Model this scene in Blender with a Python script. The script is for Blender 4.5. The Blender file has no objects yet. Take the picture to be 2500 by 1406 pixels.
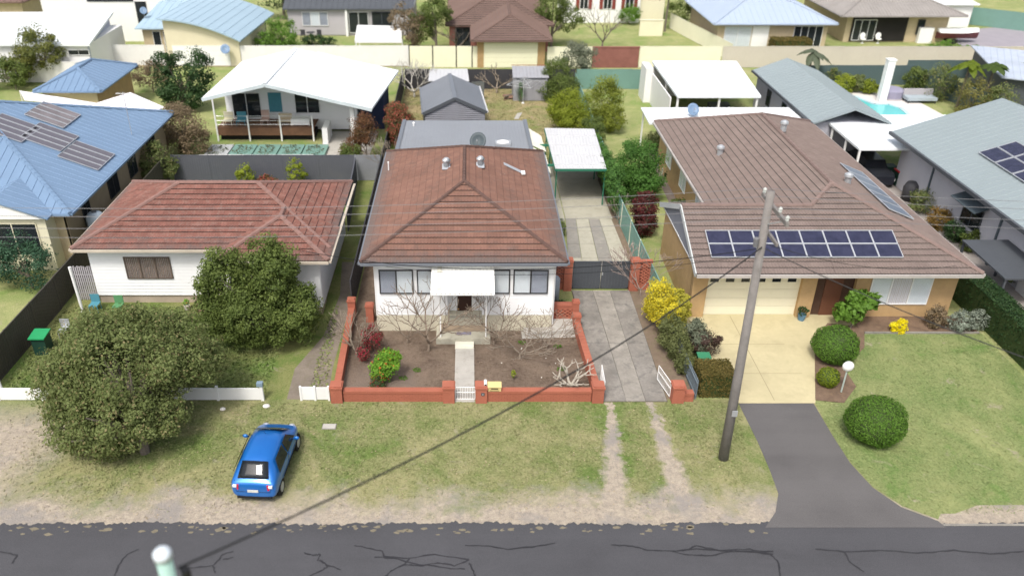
import bpy, bmesh, math, random
import numpy as np
from mathutils import Vector, Matrix
random.seed(7); RNG = np.random.default_rng(7)
R = math.radians
SC = bpy.context.scene
COL = SC.collection
# ------------------------------------------------------------------ camera, sky, sun, exposure
CAM_H = 21.0; PITCH = math.atan2(1138, 1995)
cd = bpy.data.cameras.new('camera'); cam = bpy.data.objects.new('camera', cd); COL.objects.link(cam)
cam.location = (0, 0, CAM_H); cam.rotation_euler = (math.pi/2 - PITCH, 0, 0)
cd.sensor_width = 36; cd.lens = 1995/2500*36; cd.shift_x = (1250-1144)/2500
cd.clip_start = .5; cd.clip_end = 2000
cd.dof.use_dof = True; cd.dof.focus_distance = 37; cd.dof.aperture_fstop = 28.73e-3/.13
SC.camera = cam
W = bpy.data.worlds.new('World'); SC.world = W; W.use_nodes = True
wn = W.node_tree; bg = wn.nodes['Background']
sky = wn.nodes.new('ShaderNodeTexSky'); sky.sky_type = 'NISHITA'; sky.sun_disc = False
SUN_EL, SUN_AZ = R(57), math.atan2(-.37, -.93)      # the sun stands behind the camera, to its left
sky.sun_elevation = SUN_EL; sky.sun_rotation = SUN_AZ; sky.dust_density = 5; sky.air_density = 1.0
hs = wn.nodes.new('ShaderNodeHueSaturation'); hs.inputs['Saturation'].default_value = .5
wn.links.new(sky.outputs[0], hs.inputs['Color']); wn.links.new(hs.outputs[0], bg.inputs[0]); bg.inputs[1].default_value = .15
sd = bpy.data.lights.new('sun', 'SUN'); sun = bpy.data.objects.new('sun', sd); COL.objects.link(sun)
sd.energy = 1.75; sd.angle = R(11); sd.color = (1, .95, .87)
dv = Vector((math.sin(SUN_AZ)*math.cos(SUN_EL), math.cos(SUN_AZ)*math.cos(SUN_EL), math.sin(SUN_EL)))
sun.rotation_euler = dv.to_track_quat('Z', 'Y').to_euler()
SC.view_settings.view_transform = 'Standard'; SC.view_settings.look = 'None'; SC.view_settings.gamma = 1
SC.view_settings.use_curve_mapping = False; SC.view_settings.exposure = .50
SC.cycles.max_bounces = 5; SC.cycles.diffuse_bounces = 3; SC.cycles.transparent_max_bounces = 10
SC.render.engine = 'CYCLES'

# ------------------------------------------------------------------ survey helper: a point of the photograph at a known height
_c, _s = math.cos(PITCH), math.sin(PITCH)
def _ray(x, y):
    v = (703-y)/1995.
    return ((x-1144)/1995., _c+v*_s, -_s+v*_c)
def at(x, y, z=0.):
    d = _ray(x, y); t = (z-CAM_H)/d[2]
    return Vector((d[0]*t, d[1]*t, z))
def aty(x, y, Y):
    d = _ray(x, y); t = Y/d[1]
    return Vector((d[0]*t, Y, CAM_H+d[2]*t))
def atp(x, y, P, n):
    d = Vector(_ray(x, y)); o = Vector((0, 0, CAM_H)); t = (Vector(P)-o).dot(n)/d.dot(n)
    return o+d*t

# ------------------------------------------------------------------ materials
MATS = {}
class NB:
    def __init__(s, name):
        s.m = bpy.data.materials.new(name); s.m.use_nodes = True; s.t = s.m.node_tree
        s.n = s.t.nodes; s.l = s.t.links; s.bsdf = s.n['Principled BSDF']; s.out = s.n['Material Output']
        s.pos = s.n.new('ShaderNodeNewGeometry').outputs['Position']
    def put(s, sock, v):
        if isinstance(v, bpy.types.NodeSocket): s.l.new(v, sock)
        elif isinstance(v, (tuple, list)) and len(v) == 3 and sock.type == 'RGBA': sock.default_value = (*v, 1)
        else: sock.default_value = v
    def noise(s, scale, detail=4, rough=.6, vec=None, dist=0, stretch=None):
        n = s.n.new('ShaderNodeTexNoise'); n.inputs['Scale'].default_value = scale; n.inputs['Detail'].default_value = detail
        n.inputs['Roughness'].default_value = rough; n.inputs['Distortion'].default_value = dist
        v = vec or s.pos
        if stretch:
            mp = s.n.new('ShaderNodeMapping'); mp.inputs['Scale'].default_value = stretch; s.l.new(v, mp.inputs[0]); v = mp.outputs[0]
        s.l.new(v, n.inputs['Vector']); return n.outputs[0]
    def math(s, op, a, b=0, c=0, clamp=False):
        n = s.n.new('ShaderNodeMath'); n.operation = op; n.use_clamp = clamp
        for i, v in enumerate((a, b, c)): s.put(n.inputs[i], v)
        return n.outputs[0]
    def mr(s, v, lo, hi, a=0, b=1):
        n = s.n.new('ShaderNodeMapRange'); s.put(n.inputs[0], v)
        for i, q in enumerate((lo, hi, a, b)): n.inputs[i+1].default_value = q
        return n.outputs[0]
    def mix(s, f, a, b, blend='MIX'):
        n = s.n.new('ShaderNodeMix'); n.data_type = 'RGBA'; n.blend_type = blend
        s.put(n.inputs[0], f); s.put(n.inputs[6], a); s.put(n.inputs[7], b); return n.outputs[2]
    def attr(s, name='tint'):
        n = s.n.new('ShaderNodeAttribute'); n.attribute_name = name; return n.outputs['Fac']
    def xyz(s):
        n = s.n.new('ShaderNodeSeparateXYZ'); s.l.new(s.pos, n.inputs[0]); return n.outputs
    def objrand(s): return s.n.new('ShaderNodeObjectInfo').outputs['Random']
    def bump(s, h, strength=.3, dist=.02):
        n = s.n.new('ShaderNodeBump'); s.put(n.inputs['Height'], h); n.inputs['Strength'].default_value = strength
        n.inputs['Distance'].default_value = dist; s.l.new(n.outputs[0], s.bsdf.inputs['Normal'])
    def fin(s, color, rough=.8, metal=0, spec=.3):
        s.put(s.bsdf.inputs['Base Color'], color); s.put(s.bsdf.inputs['Roughness'], rough)
        s.bsdf.inputs['Metallic'].default_value = metal; s.bsdf.inputs['Specular IOR Level'].default_value = spec
        return s.m

def sc(c, k): return tuple(min(1, v*k) for v in c)
def mat(name, c, rough=.75, var=.14, scale=.8, dirt=None, dirtamt=.35, bump=.15, bscale=30, metal=0, spec=.3, rand=0, lichen=None):
    if name in MATS: return MATS[name]
    b = NB(name)
    col = b.mix(b.mr(b.noise(scale, 6), .3, .7), sc(c, 1-var), sc(c, 1+var))
    col = b.mix(b.mr(b.noise(scale*11, 3), .3, .7, 0, .5), col, sc(c, 1-var*1.3))
    if rand:
        r = b.math('FRACT', b.math('ADD', b.attr(), b.objrand()))
        col = b.mix(b.mr(r, 0, 1, 0, rand), col, sc(c, .45)); 
    if dirt: col = b.mix(b.mr(b.noise(scale*2.3, 8, .7, dist=.5), .5, .75, 0, dirtamt), col, dirt)
    if lichen:      # grey lichen and leaf muck collecting on the lowest courses
        z = b.xyz()[2]; nn = b.math('MULTIPLY', b.math('SUBTRACT', b.noise(1.6, 6, .75), .5), .9)
        col = b.mix(b.mr(b.math('ADD', z, nn), lichen+.34, lichen+.02, 0, .8), col, (.115, .098, .092))
        col = b.mix(b.mr(b.noise(9, 3, .7), .66, .72, 0, .45), col, (.34, .31, .28))
    if bump: b.bump(b.noise(bscale, 3), bump)
    MATS[name] = b.fin(col, rough, metal, spec); return MATS[name]

WHITE = mat('white_paint', (.8, .8, .79), .5, .03, .5, (.62, .61, .57), .12)
WBOARD = mat('white_weatherboard', (.82, .83, .84), .45, .025, .6, (.6, .6, .57), .14)
WROOF = mat('white_roof_metal', (.80, .84, .86), .4, .03, .25, (.55, .57, .57), .25, 0)
WSHEET = mat('weathered_white_sheet', (.54, .545, .56), .5, .05, .9, (.42, .41, .41), .35, 0)
CREAM = mat('cream_paint', (.74, .70, .52), .55, .04, .4, (.5, .46, .34), .2)
CREAMW = mat('cream_awning', (.80, .78, .66), .5, .03, .5, (.6, .56, .45), .25)
PLINTH = mat('pale_plinth', (.60, .56, .44), .85, .08, 1.3, (.36, .31, .24), .5)
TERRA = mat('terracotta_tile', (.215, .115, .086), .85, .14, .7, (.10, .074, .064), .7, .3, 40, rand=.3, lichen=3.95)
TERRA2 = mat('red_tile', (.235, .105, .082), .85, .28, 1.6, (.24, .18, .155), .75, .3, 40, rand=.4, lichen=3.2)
BAND1 = mat('terracotta_tile_band', (.125, .070, .056), .9, .2, 3)  # darker than the tile, for the strip just below the next lip
BAND2 = mat('red_tile_band', (.14, .07, .06), .9, .2, 3)
BAND3 = mat('brown_tile_band', (.14, .115, .107), .9, .2, 3)
LIP = mat('dark_tile_edge', (.040, .028, .025), .95, .2, 2)  # much darker than the tile, for its front lip faces
BROWNT = mat('brown_tile', (.20, .155, .138), .85, .12, .8, (.12, .09, .085), .4, .3, 40, rand=.2)
DBROWN = mat('dark_brown_tile', (.16, .105, .088), .85, .14, .5, (.09, .07, .06), .4)
GREYT = mat('grey_tile', (.29, .27, .255), .85, .12, .6, (.2, .18, .16), .4, rand=.15)
CAPM = mat('ridge_cap', (.125, .075, .062), .9, .2, 3, (.07, .06, .055), .6)
CAPR = mat('pink_ridge_cap', (.245, .145, .125), .9, .15, 3, (.2, .15, .13), .4)
BRICK = mat('painted_red_brick', (.40, .135, .086), .7, .1, 1.2, (.26, .08, .055), .4, .2, 60, rand=.2)
MORT = mat('painted_mortar', (.24, .075, .048), .8, .1, 2)
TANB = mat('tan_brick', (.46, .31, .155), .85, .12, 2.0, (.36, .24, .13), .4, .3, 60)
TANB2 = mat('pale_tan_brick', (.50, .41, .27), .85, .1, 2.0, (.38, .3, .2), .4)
GREYM = mat('grey_roof_metal', (.155, .17, .195), .45, .06, .3, (.11, .12, .13), .3, 0)
LGREYM = mat('pale_grey_roof_metal', (.235, .25, .275), .45, .05, .3, (.20, .2, .21), .3, 0)
GGREEN = mat('grey_green_metal', (.25, .295, .31), .45, .04, .2, (.2, .24, .25), .2, 0)
BLUEM = mat('blue_roof_metal', (.165, .25, .375), .45, .05, .25, (.13, .19, .28), .25, 0)
BLUEM2 = mat('pale_blue_roof_metal', (.34, .46, .55), .45, .04, .25, (.28, .37, .45), .2, 0)
BLUEM3 = mat('powder_blue_roof_metal', (.36, .43, .54), .45, .04, .25, (.29, .34, .42), .2, 0)
SLATE = mat('slate_colour_steel', (.078, .086, .098), .5, .08, .5, (.05, .055, .06), .3, 0)
DARKF = mat('charcoal_fence_steel', (.052, .052, .058), .55, .1, .6, (.1, .095, .09), .25, 0)
GREYF = mat('mid_grey_fence_steel', (.10, .105, .125), .55, .08, .5, (.16, .155, .15), .25, 0)
CREAMF = mat('cream_fence_steel', (.76, .74, .58), .55, .05, .4, (.55, .52, .4), .2, 0)
BEIGEF = mat('beige_fence_steel', (.54, .50, .43), .55, .05, .4, (.42, .38, .32), .3, 0)
WHITEF = mat('white_fence_steel', (.76, .75, .74), .55, .05, .4, (.6, .58, .56), .3, 0)
GREENF = mat('green_fence_steel', (.17, .30, .26), .5, .06, .6, (.12, .2, .17), .3, 0)
DGREENF = mat('deep_green_fence_steel', (.085, .125, .13), .5, .06, .6)
GREENP = mat('green_post_paint', (.03, .16, .10), .5, .1, 1)
WINF = mat('dark_window_frame', (.055, .055, .058), .4, .05, 1, bump=0)
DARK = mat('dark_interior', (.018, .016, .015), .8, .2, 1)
DOORB = mat('brown_screen_door', (.05, .022, .015), .6, .2, 2)
BRASS = mat('old_brass_lamp', (.5, .3, .12), .4, .1, 2)
CONC = mat('weathered_concrete', (.27, .255, .225), .92, .16, .9, (.115, .11, .10), .75, .4, 25)
CONCD = mat('aged_driveway_concrete', (.26, .24, .215), .95, .30, .9, (.085, .085, .082), .85, .5, 22)
CONCP = mat('pale_slab_concrete', (.42, .40, .325), .9, .10, 1.0, (.25, .24, .19), .6, .3, 25)
CONCG = mat('grey_slab_concrete', (.27, .255, .23), .92, .15, 1.4, (.38, .36, .29), .7, .3, 25)
CONCY = mat('cream_pebble_concrete', (.50, .44, .27), .9, .09, .45, (.36, .31, .19), .6, .3, 40)
PATHC = mat('pale_path_concrete', (.43, .41, .375), .92, .1, 1.5, (.26, .24, .20), .6, .4, 30)
PAVEW = mat('white_pool_paving', (.66, .63, .60), .8, .05, 1)
POOLW = mat('pool_water', (.10, .50, .50), .05, .1, .8, bump=.1, bscale=3, spec=.6)
TIMBER = mat('deck_timber', (.16, .085, .05), .8, .2, 2, (.07, .045, .03), .4)
POLE = mat('weathered_pole_timber', (.215, .20, .19), .9, .15, 2, (.10, .09, .08), .4, .6, 20)
GALV = mat('galvanised_steel', (.52, .54, .56), .38, .1, 3, metal=.5)
LEAD = mat('lead_flashing', (.36, .38, .41), .5, .12, 5)
CABLE = mat('black_cable', (.012, .012, .013), .5, 0, 1, bump=0)
WIREM = mat('aluminium_wire', (.16, .16, .17), .5, 0, 1, bump=0)
RUBBER = mat('black_rubber', (.015, .015, .015), .8, .1, 3)
CURT = mat('brown_curtain', (.24, .17, .135), .9, .3, 3)
BLIND = mat('pale_blind', (.80, .86, .90), .6, .04, 3, bump=0)
GREYB = mat('grey_blind', (.36, .39, .46), .6, .08, 3, bump=0)
GREYW = mat('grey_weatherboard', (.42, .40, .42), .7, .05, .8)
REDB = mat('red_brown_brick', (.27, .115, .095), .85, .15, 1.5)
SAIL = mat('white_shade_cloth', (.74, .72, .77), .8, .03, .5, bump=0)
BLUEC = mat('blue_cushion', (.08, .26, .33), .8, .1, 3)
GREENL = mat('bright_green_plastic', (.025, .30, .11), .4, .1, 2)
REDL = mat('red_plastic', (.5, .03, .04), .4, .1, 2)
DGREENB = mat('dark_green_plastic', (.015, .05, .035), .5, .1, 2)
BARK = mat('grey_bark', (.16, .135, .11), .95, .2, 4, (.3, .28, .24), .4, .6, 30)
BARKP = mat('pale_frangipani_bark', (.27, .225, .175), .9, .15, 4, (.2, .165, .13), .5, .5, 30)
BARKD = mat('brown_frangipani_bark', (.235, .185, .14), .9, .15, 4, (.13, .1, .08), .5, .5, 30)
HEDGEC = mat('hedge_core', (.045, .07, .02), .9, .2, 3)
SOLFR = mat('aluminium_panel_frame', (.55, .57, .60), .35, .05, 2, metal=.4, bump=0)
MATG = mat('door_mat', (.20, .19, .26), .95, .15, 6)
BLUEPOT = mat('blue_pot', (.1, .2, .3), .4, .1, 2)
MULCH = mat('brown_mulch', (.17, .115, .08), .95, .3, 2, (.3, .2, .12), .5, .6, 20)
PURP = mat('purple_grey_fabric', (.28, .27, .36), .9, .05, 2)
YPLAS = mat('yellow_plastic', (.75, .6, .05), .4, .05, 2)

def glass_mat(name, tint, k=.35, refl=.5):
    b = NB(name); t = b.n.new('ShaderNodeBsdfTransparent'); g = b.n.new('ShaderNodeBsdfGlossy'); g.inputs['Roughness'].default_value = .04
    d = b.n.new('ShaderNodeBsdfDiffuse'); d.inputs[0].default_value = (*tint, 1)
    m1 = b.n.new('ShaderNodeMixShader'); m1.inputs[0].default_value = k; b.l.new(t.outputs[0], m1.inputs[1]); b.l.new(d.outputs[0], m1.inputs[2])
    f = b.n.new('ShaderNodeFresnel'); f.inputs[0].default_value = 1.5
    m2 = b.n.new('ShaderNodeMixShader'); gg = b.n.new('ShaderNodeNewGeometry'); b.l.new(b.math('MULTIPLY', f.outputs[0], b.math('SUBTRACT', 1, gg.outputs['Backfacing'])), m2.inputs[0]); b.l.new(m1.outputs[0], m2.inputs[1]); b.l.new(g.outputs[0], m2.inputs[2])
    b.l.new(m2.outputs[0], b.out.inputs[0]); return b.m
GLASS = glass_mat('window_glass', (.25, .3, .34), .06)
DGLASS = glass_mat('dark_window_glass', (.02, .025, .03), .9)
CARGL = glass_mat('car_glass', (.015, .018, .02), .8)

def solar_mat():
    b = NB('solar_cells'); x, y, z = b.xyz()
    col = b.mix(b.mr(b.noise(3), .3, .7), (.018, .020, .045), (.036, .038, .075))
    return b.fin(col, .25, 0, .5)
SOLM = solar_mat()
def leafmat(name, c1, c2, c3=None, p3=.9, trans=.25):
    b = NB(name); t = b.attr(); col = b.mix(t, c1, c2)
    if c3: col = b.mix(b.math('GREATER_THAN', b.attr('tint2'), p3), col, c3)
    b.fin(col, .6, 0, .25)
    tr = b.n.new('ShaderNodeBsdfTranslucent'); b.put(tr.inputs[0], col); mx = b.n.new('ShaderNodeMixShader'); mx.inputs[0].default_value = trans
    b.l.new(b.bsdf.outputs[0], mx.inputs[1]); b.l.new(tr.outputs[0], mx.inputs[2]); b.l.new(mx.outputs[0], b.out.inputs[0]); return b.m
L_OLIVE = leafmat('olive_leaf', (.11, .145, .042), (.22, .26, .095), (.29, .25, .12), .92, .4)
L_MID = leafmat('mid_green_leaf', (.07, .11, .024), (.18, .23, .06), None, .9, .4)
L_DARK = leafmat('dark_green_leaf', (.015, .04, .012), (.05, .10, .03))
L_YEL = leafmat('yellow_green_leaf', (.13, .18, .015), (.34, .39, .045), None, .9, .4)
L_BRIGHT = leafmat('bright_green_leaf', (.07, .20, .012), (.20, .36, .04), (.45, .13, .03), .95)
L_GOLD = leafmat('golden_leaf', (.45, .38, .02), (.80, .68, .05), (.3, .3, .04), .85)
L_REDT = leafmat('red_tipped_leaf', (.07, .085, .03), (.14, .13, .05), (.42, .10, .075), .6, .35)
L_RED = leafmat('dark_red_leaf', (.06, .015, .015), (.15, .03, .03), (.05, .05, .03), .8)
L_HEDGE = leafmat('hedge_leaf', (.085, .18, .022), (.16, .29, .045), None, .9, .35)
L_BRH = leafmat('brown_hedge_leaf', (.10, .085, .02), (.20, .15, .045))
L_GREY = leafmat('grey_green_leaf', (.09, .11, .07), (.2, .22, .15))
L_BROWN = leafmat('dry_brown_leaf', (.12, .09, .05), (.24, .18, .11))
L_VINE = leafmat('vine_leaf', (.03, .09, .02), (.12, .25, .05))

def ground_color(b, kind):
    """grass, straw and bare earth mixed by noise"""
    x, y, z = b.xyz()
    big = b.noise(.45, 5, .65, dist=.3); mid = b.noise(2.2, 5, .7); fine = b.noise(14, 4, .7); pat = b.noise(.9, 6, .7, dist=.8)
    P = {'verge': ((.125, .165, .050), (.275, .255, .135), (.33, .28, .2)), 'lawn': ((.14, .195, .068), (.235, .255, .11), (.28, .26, .16)),
         'yard': ((.19, .20, .08), (.33, .26, .15), (.36, .25, .165)), 'shade': ((.115, .165, .045), (.22, .22, .09), (.26, .21, .15)),
         'back': ((.20, .255, .085), (.31, .31, .145), (.32, .28, .17))}[kind]
    col = b.mix(b.mr(big, .38, .62), P[0], P[1])
    col = b.mix(b.mr(mid, .35, .7, 0, .55), col, P[0])
    col = b.mix(b.mr(fine, .35, .7, 0, .45), col, sc(P[1], 1.2))
    col = b.mix(b.mr(fine, .55, .40, 0, .35), col, sc(P[0], .6)); strw = b.noise(.28, 6, .72, dist=.6); col = b.mix(b.mr(strw, .50, .64, 0, .8), col, sc(P[1], 1.12)); col = b.mix(b.mr(strw, .47, .37, 0, .7), col, (P[0][0]*.78, P[0][1]*.98, P[0][2]*.7))
    bare = b.mr(pat, .60, .72)
    if kind == 'verge':
        w = b.math('ADD', b.math('MULTIPLY', b.math('SUBTRACT', big, .5), 4.5), b.math('MULTIPLY', b.math('SUBTRACT', mid, .5), 1.6))
        edge = b.mr(b.math('ADD', y, w), 22.35, 21.1)                       # the bare shoulder beside the road
        tr = None
        for (xa, xb) in ((5.95, 5.25), (7.55, 7.65)):                       # the two wheel tracks to the driveway
            xl = b.math('ADD', xa, b.math('MULTIPLY', b.math('SUBTRACT', 27.3, y), (xb-xa)/5.5))
            d = b.math('ABSOLUTE', b.math('SUBTRACT', x, xl))
            wd = b.math('ADD', b.math('MULTIPLY', b.math('SUBTRACT', 27.3, y), .10), .13)
            q = b.math('SUBTRACT', 1, b.math('DIVIDE', b.math('ADD', d, b.math('MULTIPLY', b.math('SUBTRACT', mid, .5), 1.2)), wd), clamp=True)
            q = b.math('MULTIPLY', q, 1.8, clamp=True); tr = q if tr is None else b.math('MAXIMUM', tr, q)
        left = b.math('MULTIPLY', b.mr(b.math('ADD', x, w), -15.2, -17.2), b.mr(y, 27.5, 25.5))
        bare = b.math('MAXIMUM', b.math('MAXIMUM', b.math('MULTIPLY', bare, .6), edge), b.math('MAXIMUM', tr, left))
    soil = b.mix(b.mr(b.noise(5, 6, .75), .35, .65), (.24, .205, .175), (.42, .36, .28))
    soil = b.mix(b.mr(b.noise(30, 3, .7), .5, .75, 0, .7), soil, (.50, .45, .36))
    if kind in ('verge',): soil = b.mix(b.mr(b.noise(.5, 4), .5, .62, 0, .8), soil, (.25, .23, .215))
    if kind != 'verge': soil = b.mix(.5, soil, P[2])
    return b.mix(bare, col, soil), fine
def groundmat(name, kind):
    b = NB(name); col, f = ground_color(b, kind); b.bump(f, .6, .05); return b.fin(col, .95, 0, .1)
G_VERGE = groundmat('verge_ground', 'verge'); G_LAWN = groundmat('lawn_ground', 'lawn'); G_YARD = groundmat('back_yard_ground', 'yard')
G_SHADE = groundmat('side_yard_ground', 'shade'); G_BACK = groundmat('far_ground', 'back')
def sc_n(b, col): return b.mix(.18, col, (.34, .33, .2))
def tuftmat(name, kind):
    b = NB(name); col, f = ground_color(b, kind); t = b.attr()
    col = b.mix(b.mr(t, 0, 1, .0, .4), sc_n(b, col), {'verge': (.16, .21, .06), 'shade': (.13, .21, .05), 'lawn': (.16, .235, .08), 'yard': (.2, .2, .07)}[kind])
    return b.fin(col, .9, 0, .1)
T_VERGE = tuftmat('verge_grass', 'verge'); T_LAWN = tuftmat('lawn_grass', 'lawn'); T_YARD = tuftmat('yard_grass', 'yard')
def soilmat():
    b = NB('garden_soil'); n1 = b.noise(.7, 6, .7, dist=.5); n2 = b.noise(6, 6, .75); n3 = b.noise(35, 3, .7)
    col = b.mix(b.mr(n1, .35, .65), (.14, .102, .077), (.27, .205, .155))
    col = b.mix(b.mr(n2, .45, .7, 0, .7), col, (.27, .21, .165)); col = b.mix(b.mr(n3, .6, .75, 0, .5), col, (.30, .24, .19))
    col = b.mix(b.mr(n2, .45, .3, 0, .6), col, (.07, .05, .038))
    x, y, z = b.xyz()
    w = b.math('MULTIPLY', b.math('SUBTRACT', n1, .5), 3)
    pale = b.math('MULTIPLY', b.mr(b.math('ADD', x, w), -1.6, -2.4), b.mr(b.math('ADD', y, w), 29.8, 28.8))
    col = b.mix(b.math('MULTIPLY', pale, .65), col, (.27, .215, .18))
    b.bump(b.math('ADD', n2, n3), .9, .08); return b.fin(col, .97, 0, .08)
SOIL = soilmat()
def asphaltmat(name, c, lift=0):
    b = NB(name); n1 = b.noise(.35, 5, .6); n2 = b.noise(45, 3, .8); n3 = b.noise(1.2, 6, .7, dist=1, stretch=(.4, 1, 1))
    col = b.mix(b.mr(n1, .3, .7), sc(c, .86), sc(c, 1.14)); col = b.mix(b.mr(b.noise(.7, 3, .5, stretch=(.03, 1, 1)), .42, .6, 0, .5), col, sc(c, 1.22)); col = b.mix(b.mr(n2, .5, .72, 0, .55), col, sc(c, 1.9))
    col = b.mix(b.mr(n2, .45, .3, 0, .6), col, sc(c, .55)); col = b.mix(b.mr(n3, .55, .75, 0, .4), col, sc(c, 1.35))
    b.bump(n2, .5, .01); return b.fin(col, .93, 0, .2)
ASPH = asphaltmat('road_asphalt', (.066, .066, .072)); ASPH2 = asphaltmat('driveway_asphalt', (.105, .100, .100))
TAR = mat('crack_sealing_tar', (.026, .026, .030), .6, .1, 4)
TARS = mat('crack_tar_faint', (.035, .035, .04), .8, .1, 4)

# ------------------------------------------------------------------ object helpers
def tag(o, label=None, cat=None, group=None, kind=None):
    if label: o['label'] = label
    if cat: o['category'] = cat
    if group: o['group'] = group
    if kind: o['kind'] = kind
    return o
def thing(name, label, cat, loc=(0, 0, 0), rz=0, group=None):
    o = bpy.data.objects.new(name, None); COL.objects.link(o); o.location = loc; o.rotation_euler = (0, 0, rz)
    o.empty_display_size = .2; return tag(o, label, cat, group)
def wloc(p):
    v = Vector((0, 0, 0))
    while p is not None: v += Vector(p.location); p = p.parent
    return v
class MB:
    def __init__(s): s.v = []; s.f = []
    def add(s, vs, fs):
        n = len(s.v); s.v += [tuple(v) for v in vs]; s.f += [tuple(i+n for i in f) for f in fs]; return s
    def box(s, x0, x1, y0, y1, z0, z1):
        return s.add([(x0, y0, z0), (x1, y0, z0), (x1, y1, z0), (x0, y1, z0), (x0, y0, z1), (x1, y0, z1), (x1, y1, z1), (x0, y1, z1)],
                     [(0, 3, 2, 1), (4, 5, 6, 7), (0, 1, 5, 4), (1, 2, 6, 5), (2, 3, 7, 6), (3, 0, 4, 7)])
    def cb(s, c, d): return s.box(c[0]-d[0]/2, c[0]+d[0]/2, c[1]-d[1]/2, c[1]+d[1]/2, c[2]-d[2]/2, c[2]+d[2]/2)
    def prism(s, pts, dz):
        """polygon of 3D points with thickness downwards dz"""
        n = len(pts); a = [Vector(p) for p in pts]; b = [p-Vector((0, 0, dz)) for p in a]
        return s.add(a+b, [tuple(range(n)), tuple(range(2*n-1, n-1, -1))]+[(i, i+n, (i+1) % n+n, (i+1) % n) for i in range(n)])
    def bar(s, a, b, w, h=None):
        a = Vector(a); b = Vector(b); h = h or w; d = (b-a).normalized(); up = Vector((0, 0, 1)) if abs(d.z) < .95 else Vector((0, 1, 0))
        x = d.cross(up).normalized()*w/2; y = x.cross(d).normalized()*h/2
        vs = [p+q for p in (a, b) for q in (x+y, -x+y, -x-y, x-y)]
        return s.add(vs, [(0, 1, 2, 3), (7, 6, 5, 4)]+[(i, i+4, (i+1) % 4+4, (i+1) % 4) for i in range(4)])
    def tube(s, pts, r, n=6, r2=None):
        pts = [Vector(p) for p in pts]; m = len(pts); rs = r if isinstance(r, (list, tuple)) else [r+(r if r2 is None else r2)*0+((r2-r)*i/(m-1) if r2 is not None else 0) for i in range(m)]
        vs = []; fs = []; prev = None
        for i, p in enumerate(pts):
            d = (pts[min(i+1, m-1)]-pts[max(i-1, 0)]).normalized()
            up = prev if prev is not None and abs(prev.dot(d)) < .95 else (Vector((0, 0, 1)) if abs(d.z) < .9 else Vector((1, 0, 0)))
            x = d.cross(up).normalized(); y = x.cross(d).normalized(); prev = y
            for k in range(n):
                a = 2*math.pi*k/n; vs.append(p+x*math.cos(a)*rs[i]+y*math.sin(a)*rs[i])
        for i in range(m-1):
            for k in range(n): fs.append((i*n+k, i*n+(k+1) % n, (i+1)*n+(k+1) % n, (i+1)*n+k))
        fs += [tuple(range(n-1, -1, -1)), tuple((m-1)*n+k for k in range(n))]
        return s.add(vs, fs)
    def lathe(s, c, prof, n=14, ax=None):
        c = Vector(c); vs = []; fs = []
        for (r, z) in prof:
            for k in range(n): a = 2*math.pi*k/n; vs.append(c+Vector((r*math.cos(a), r*math.sin(a), z)))
        for i in range(len(prof)-1):
            for k in range(n): fs.append((i*n+k, i*n+(k+1) % n, (i+1)*n+(k+1) % n, (i+1)*n+k))
        fs += [tuple(range(n-1, -1, -1)), tuple((len(prof)-1)*n+k for k in range(n))]
        return s.add(vs, fs)
    def ball(s, c, rx, ry=None, rz=None, nu=12, nv=8):
        ry = ry or rx; rz = rz or rx; return s.lathe((0, 0, 0), [(max(.02, math.sin(math.pi*i/nv)), -math.cos(math.pi*i/nv)) for i in range(nv+1)], nu)._sq(c, rx, ry, rz, nu*(nv+1))
    def _sq(s, c, rx, ry, rz, n):
        for i in range(len(s.v)-n, len(s.v)): x, y, z = s.v[i]; s.v[i] = (c[0]+x*rx, c[1]+y*ry, c[2]+z*rz)
        return s
    def build(s, name, m, parent=None, local=False, smooth=False, kind=None, label=None, loc=None):
        off = Vector((0, 0, 0)) if (local or parent is None) else wloc(parent)
        me = bpy.data.meshes.new(name); me.from_pydata([tuple(Vector(v)-off) for v in s.v], [], s.f); me.validate()
        if m: me.materials.append(m)
        if smooth: me.shade_smooth()
        o = bpy.data.objects.new(name, me); COL.objects.link(o)
        if parent is not None: o.parent = parent
        if loc: o.location = loc
        if kind: o['kind'] = kind
        if label: o['label'] = label
        return o
def inst(name, me, parent, M=None, loc=None, rz=0):
    o = bpy.data.objects.new(name, me); COL.objects.link(o)
    if parent is not None: o.parent = parent
    if M is not None: o.matrix_local = M
    elif loc is not None: o.location = loc; o.rotation_euler = (0, 0, rz)
    return o
def copy_tree(o, parent=None):
    c = o.copy(); COL.objects.link(c); c.parent = parent
    for ch in list(o.children): copy_tree(ch, c)
    return c
def npmesh(name, V, F, m, parent=None, attrs=None, kind=None, smooth=False):
    """V (n,3), F (m,k) arrays"""
    off = np.array(wloc(parent)) if parent is not None else np.zeros(3)
    me = bpy.data.meshes.new(name); k = F.shape[1]
    me.vertices.add(len(V)); me.vertices.foreach_set('co', (V-off).astype(np.float32).ravel())
    me.loops.add(F.size); me.loops.foreach_set('vertex_index', F.astype(np.int32).ravel())
    me.polygons.add(len(F)); me.polygons.foreach_set('loop_start', np.arange(0, F.size, k, dtype=np.int32))
    me.polygons.foreach_set('loop_total', np.full(len(F), k, dtype=np.int32))
    me.update(calc_edges=True)
    for an, av in (attrs or {}).items():
        a = me.attributes.new(an, 'FLOAT', 'FACE'); a.data.foreach_set('value', av.astype(np.float32))
    me.materials.append(m)
    if smooth: me.shade_smooth()
    o = bpy.data.objects.new(name, me); COL.objects.link(o)
    if parent is not None: o.parent = parent
    if kind: o['kind'] = kind
    return o
def sheet(name, pts, z, m, kind='structure', parent=None):
    mb = MB(); mb.add([(p[0], p[1], z) for p in pts], [tuple(range(len(pts)))])
    o = mb.build(name, m, parent)
    if parent is None: o['kind'] = kind
    return o
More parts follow.
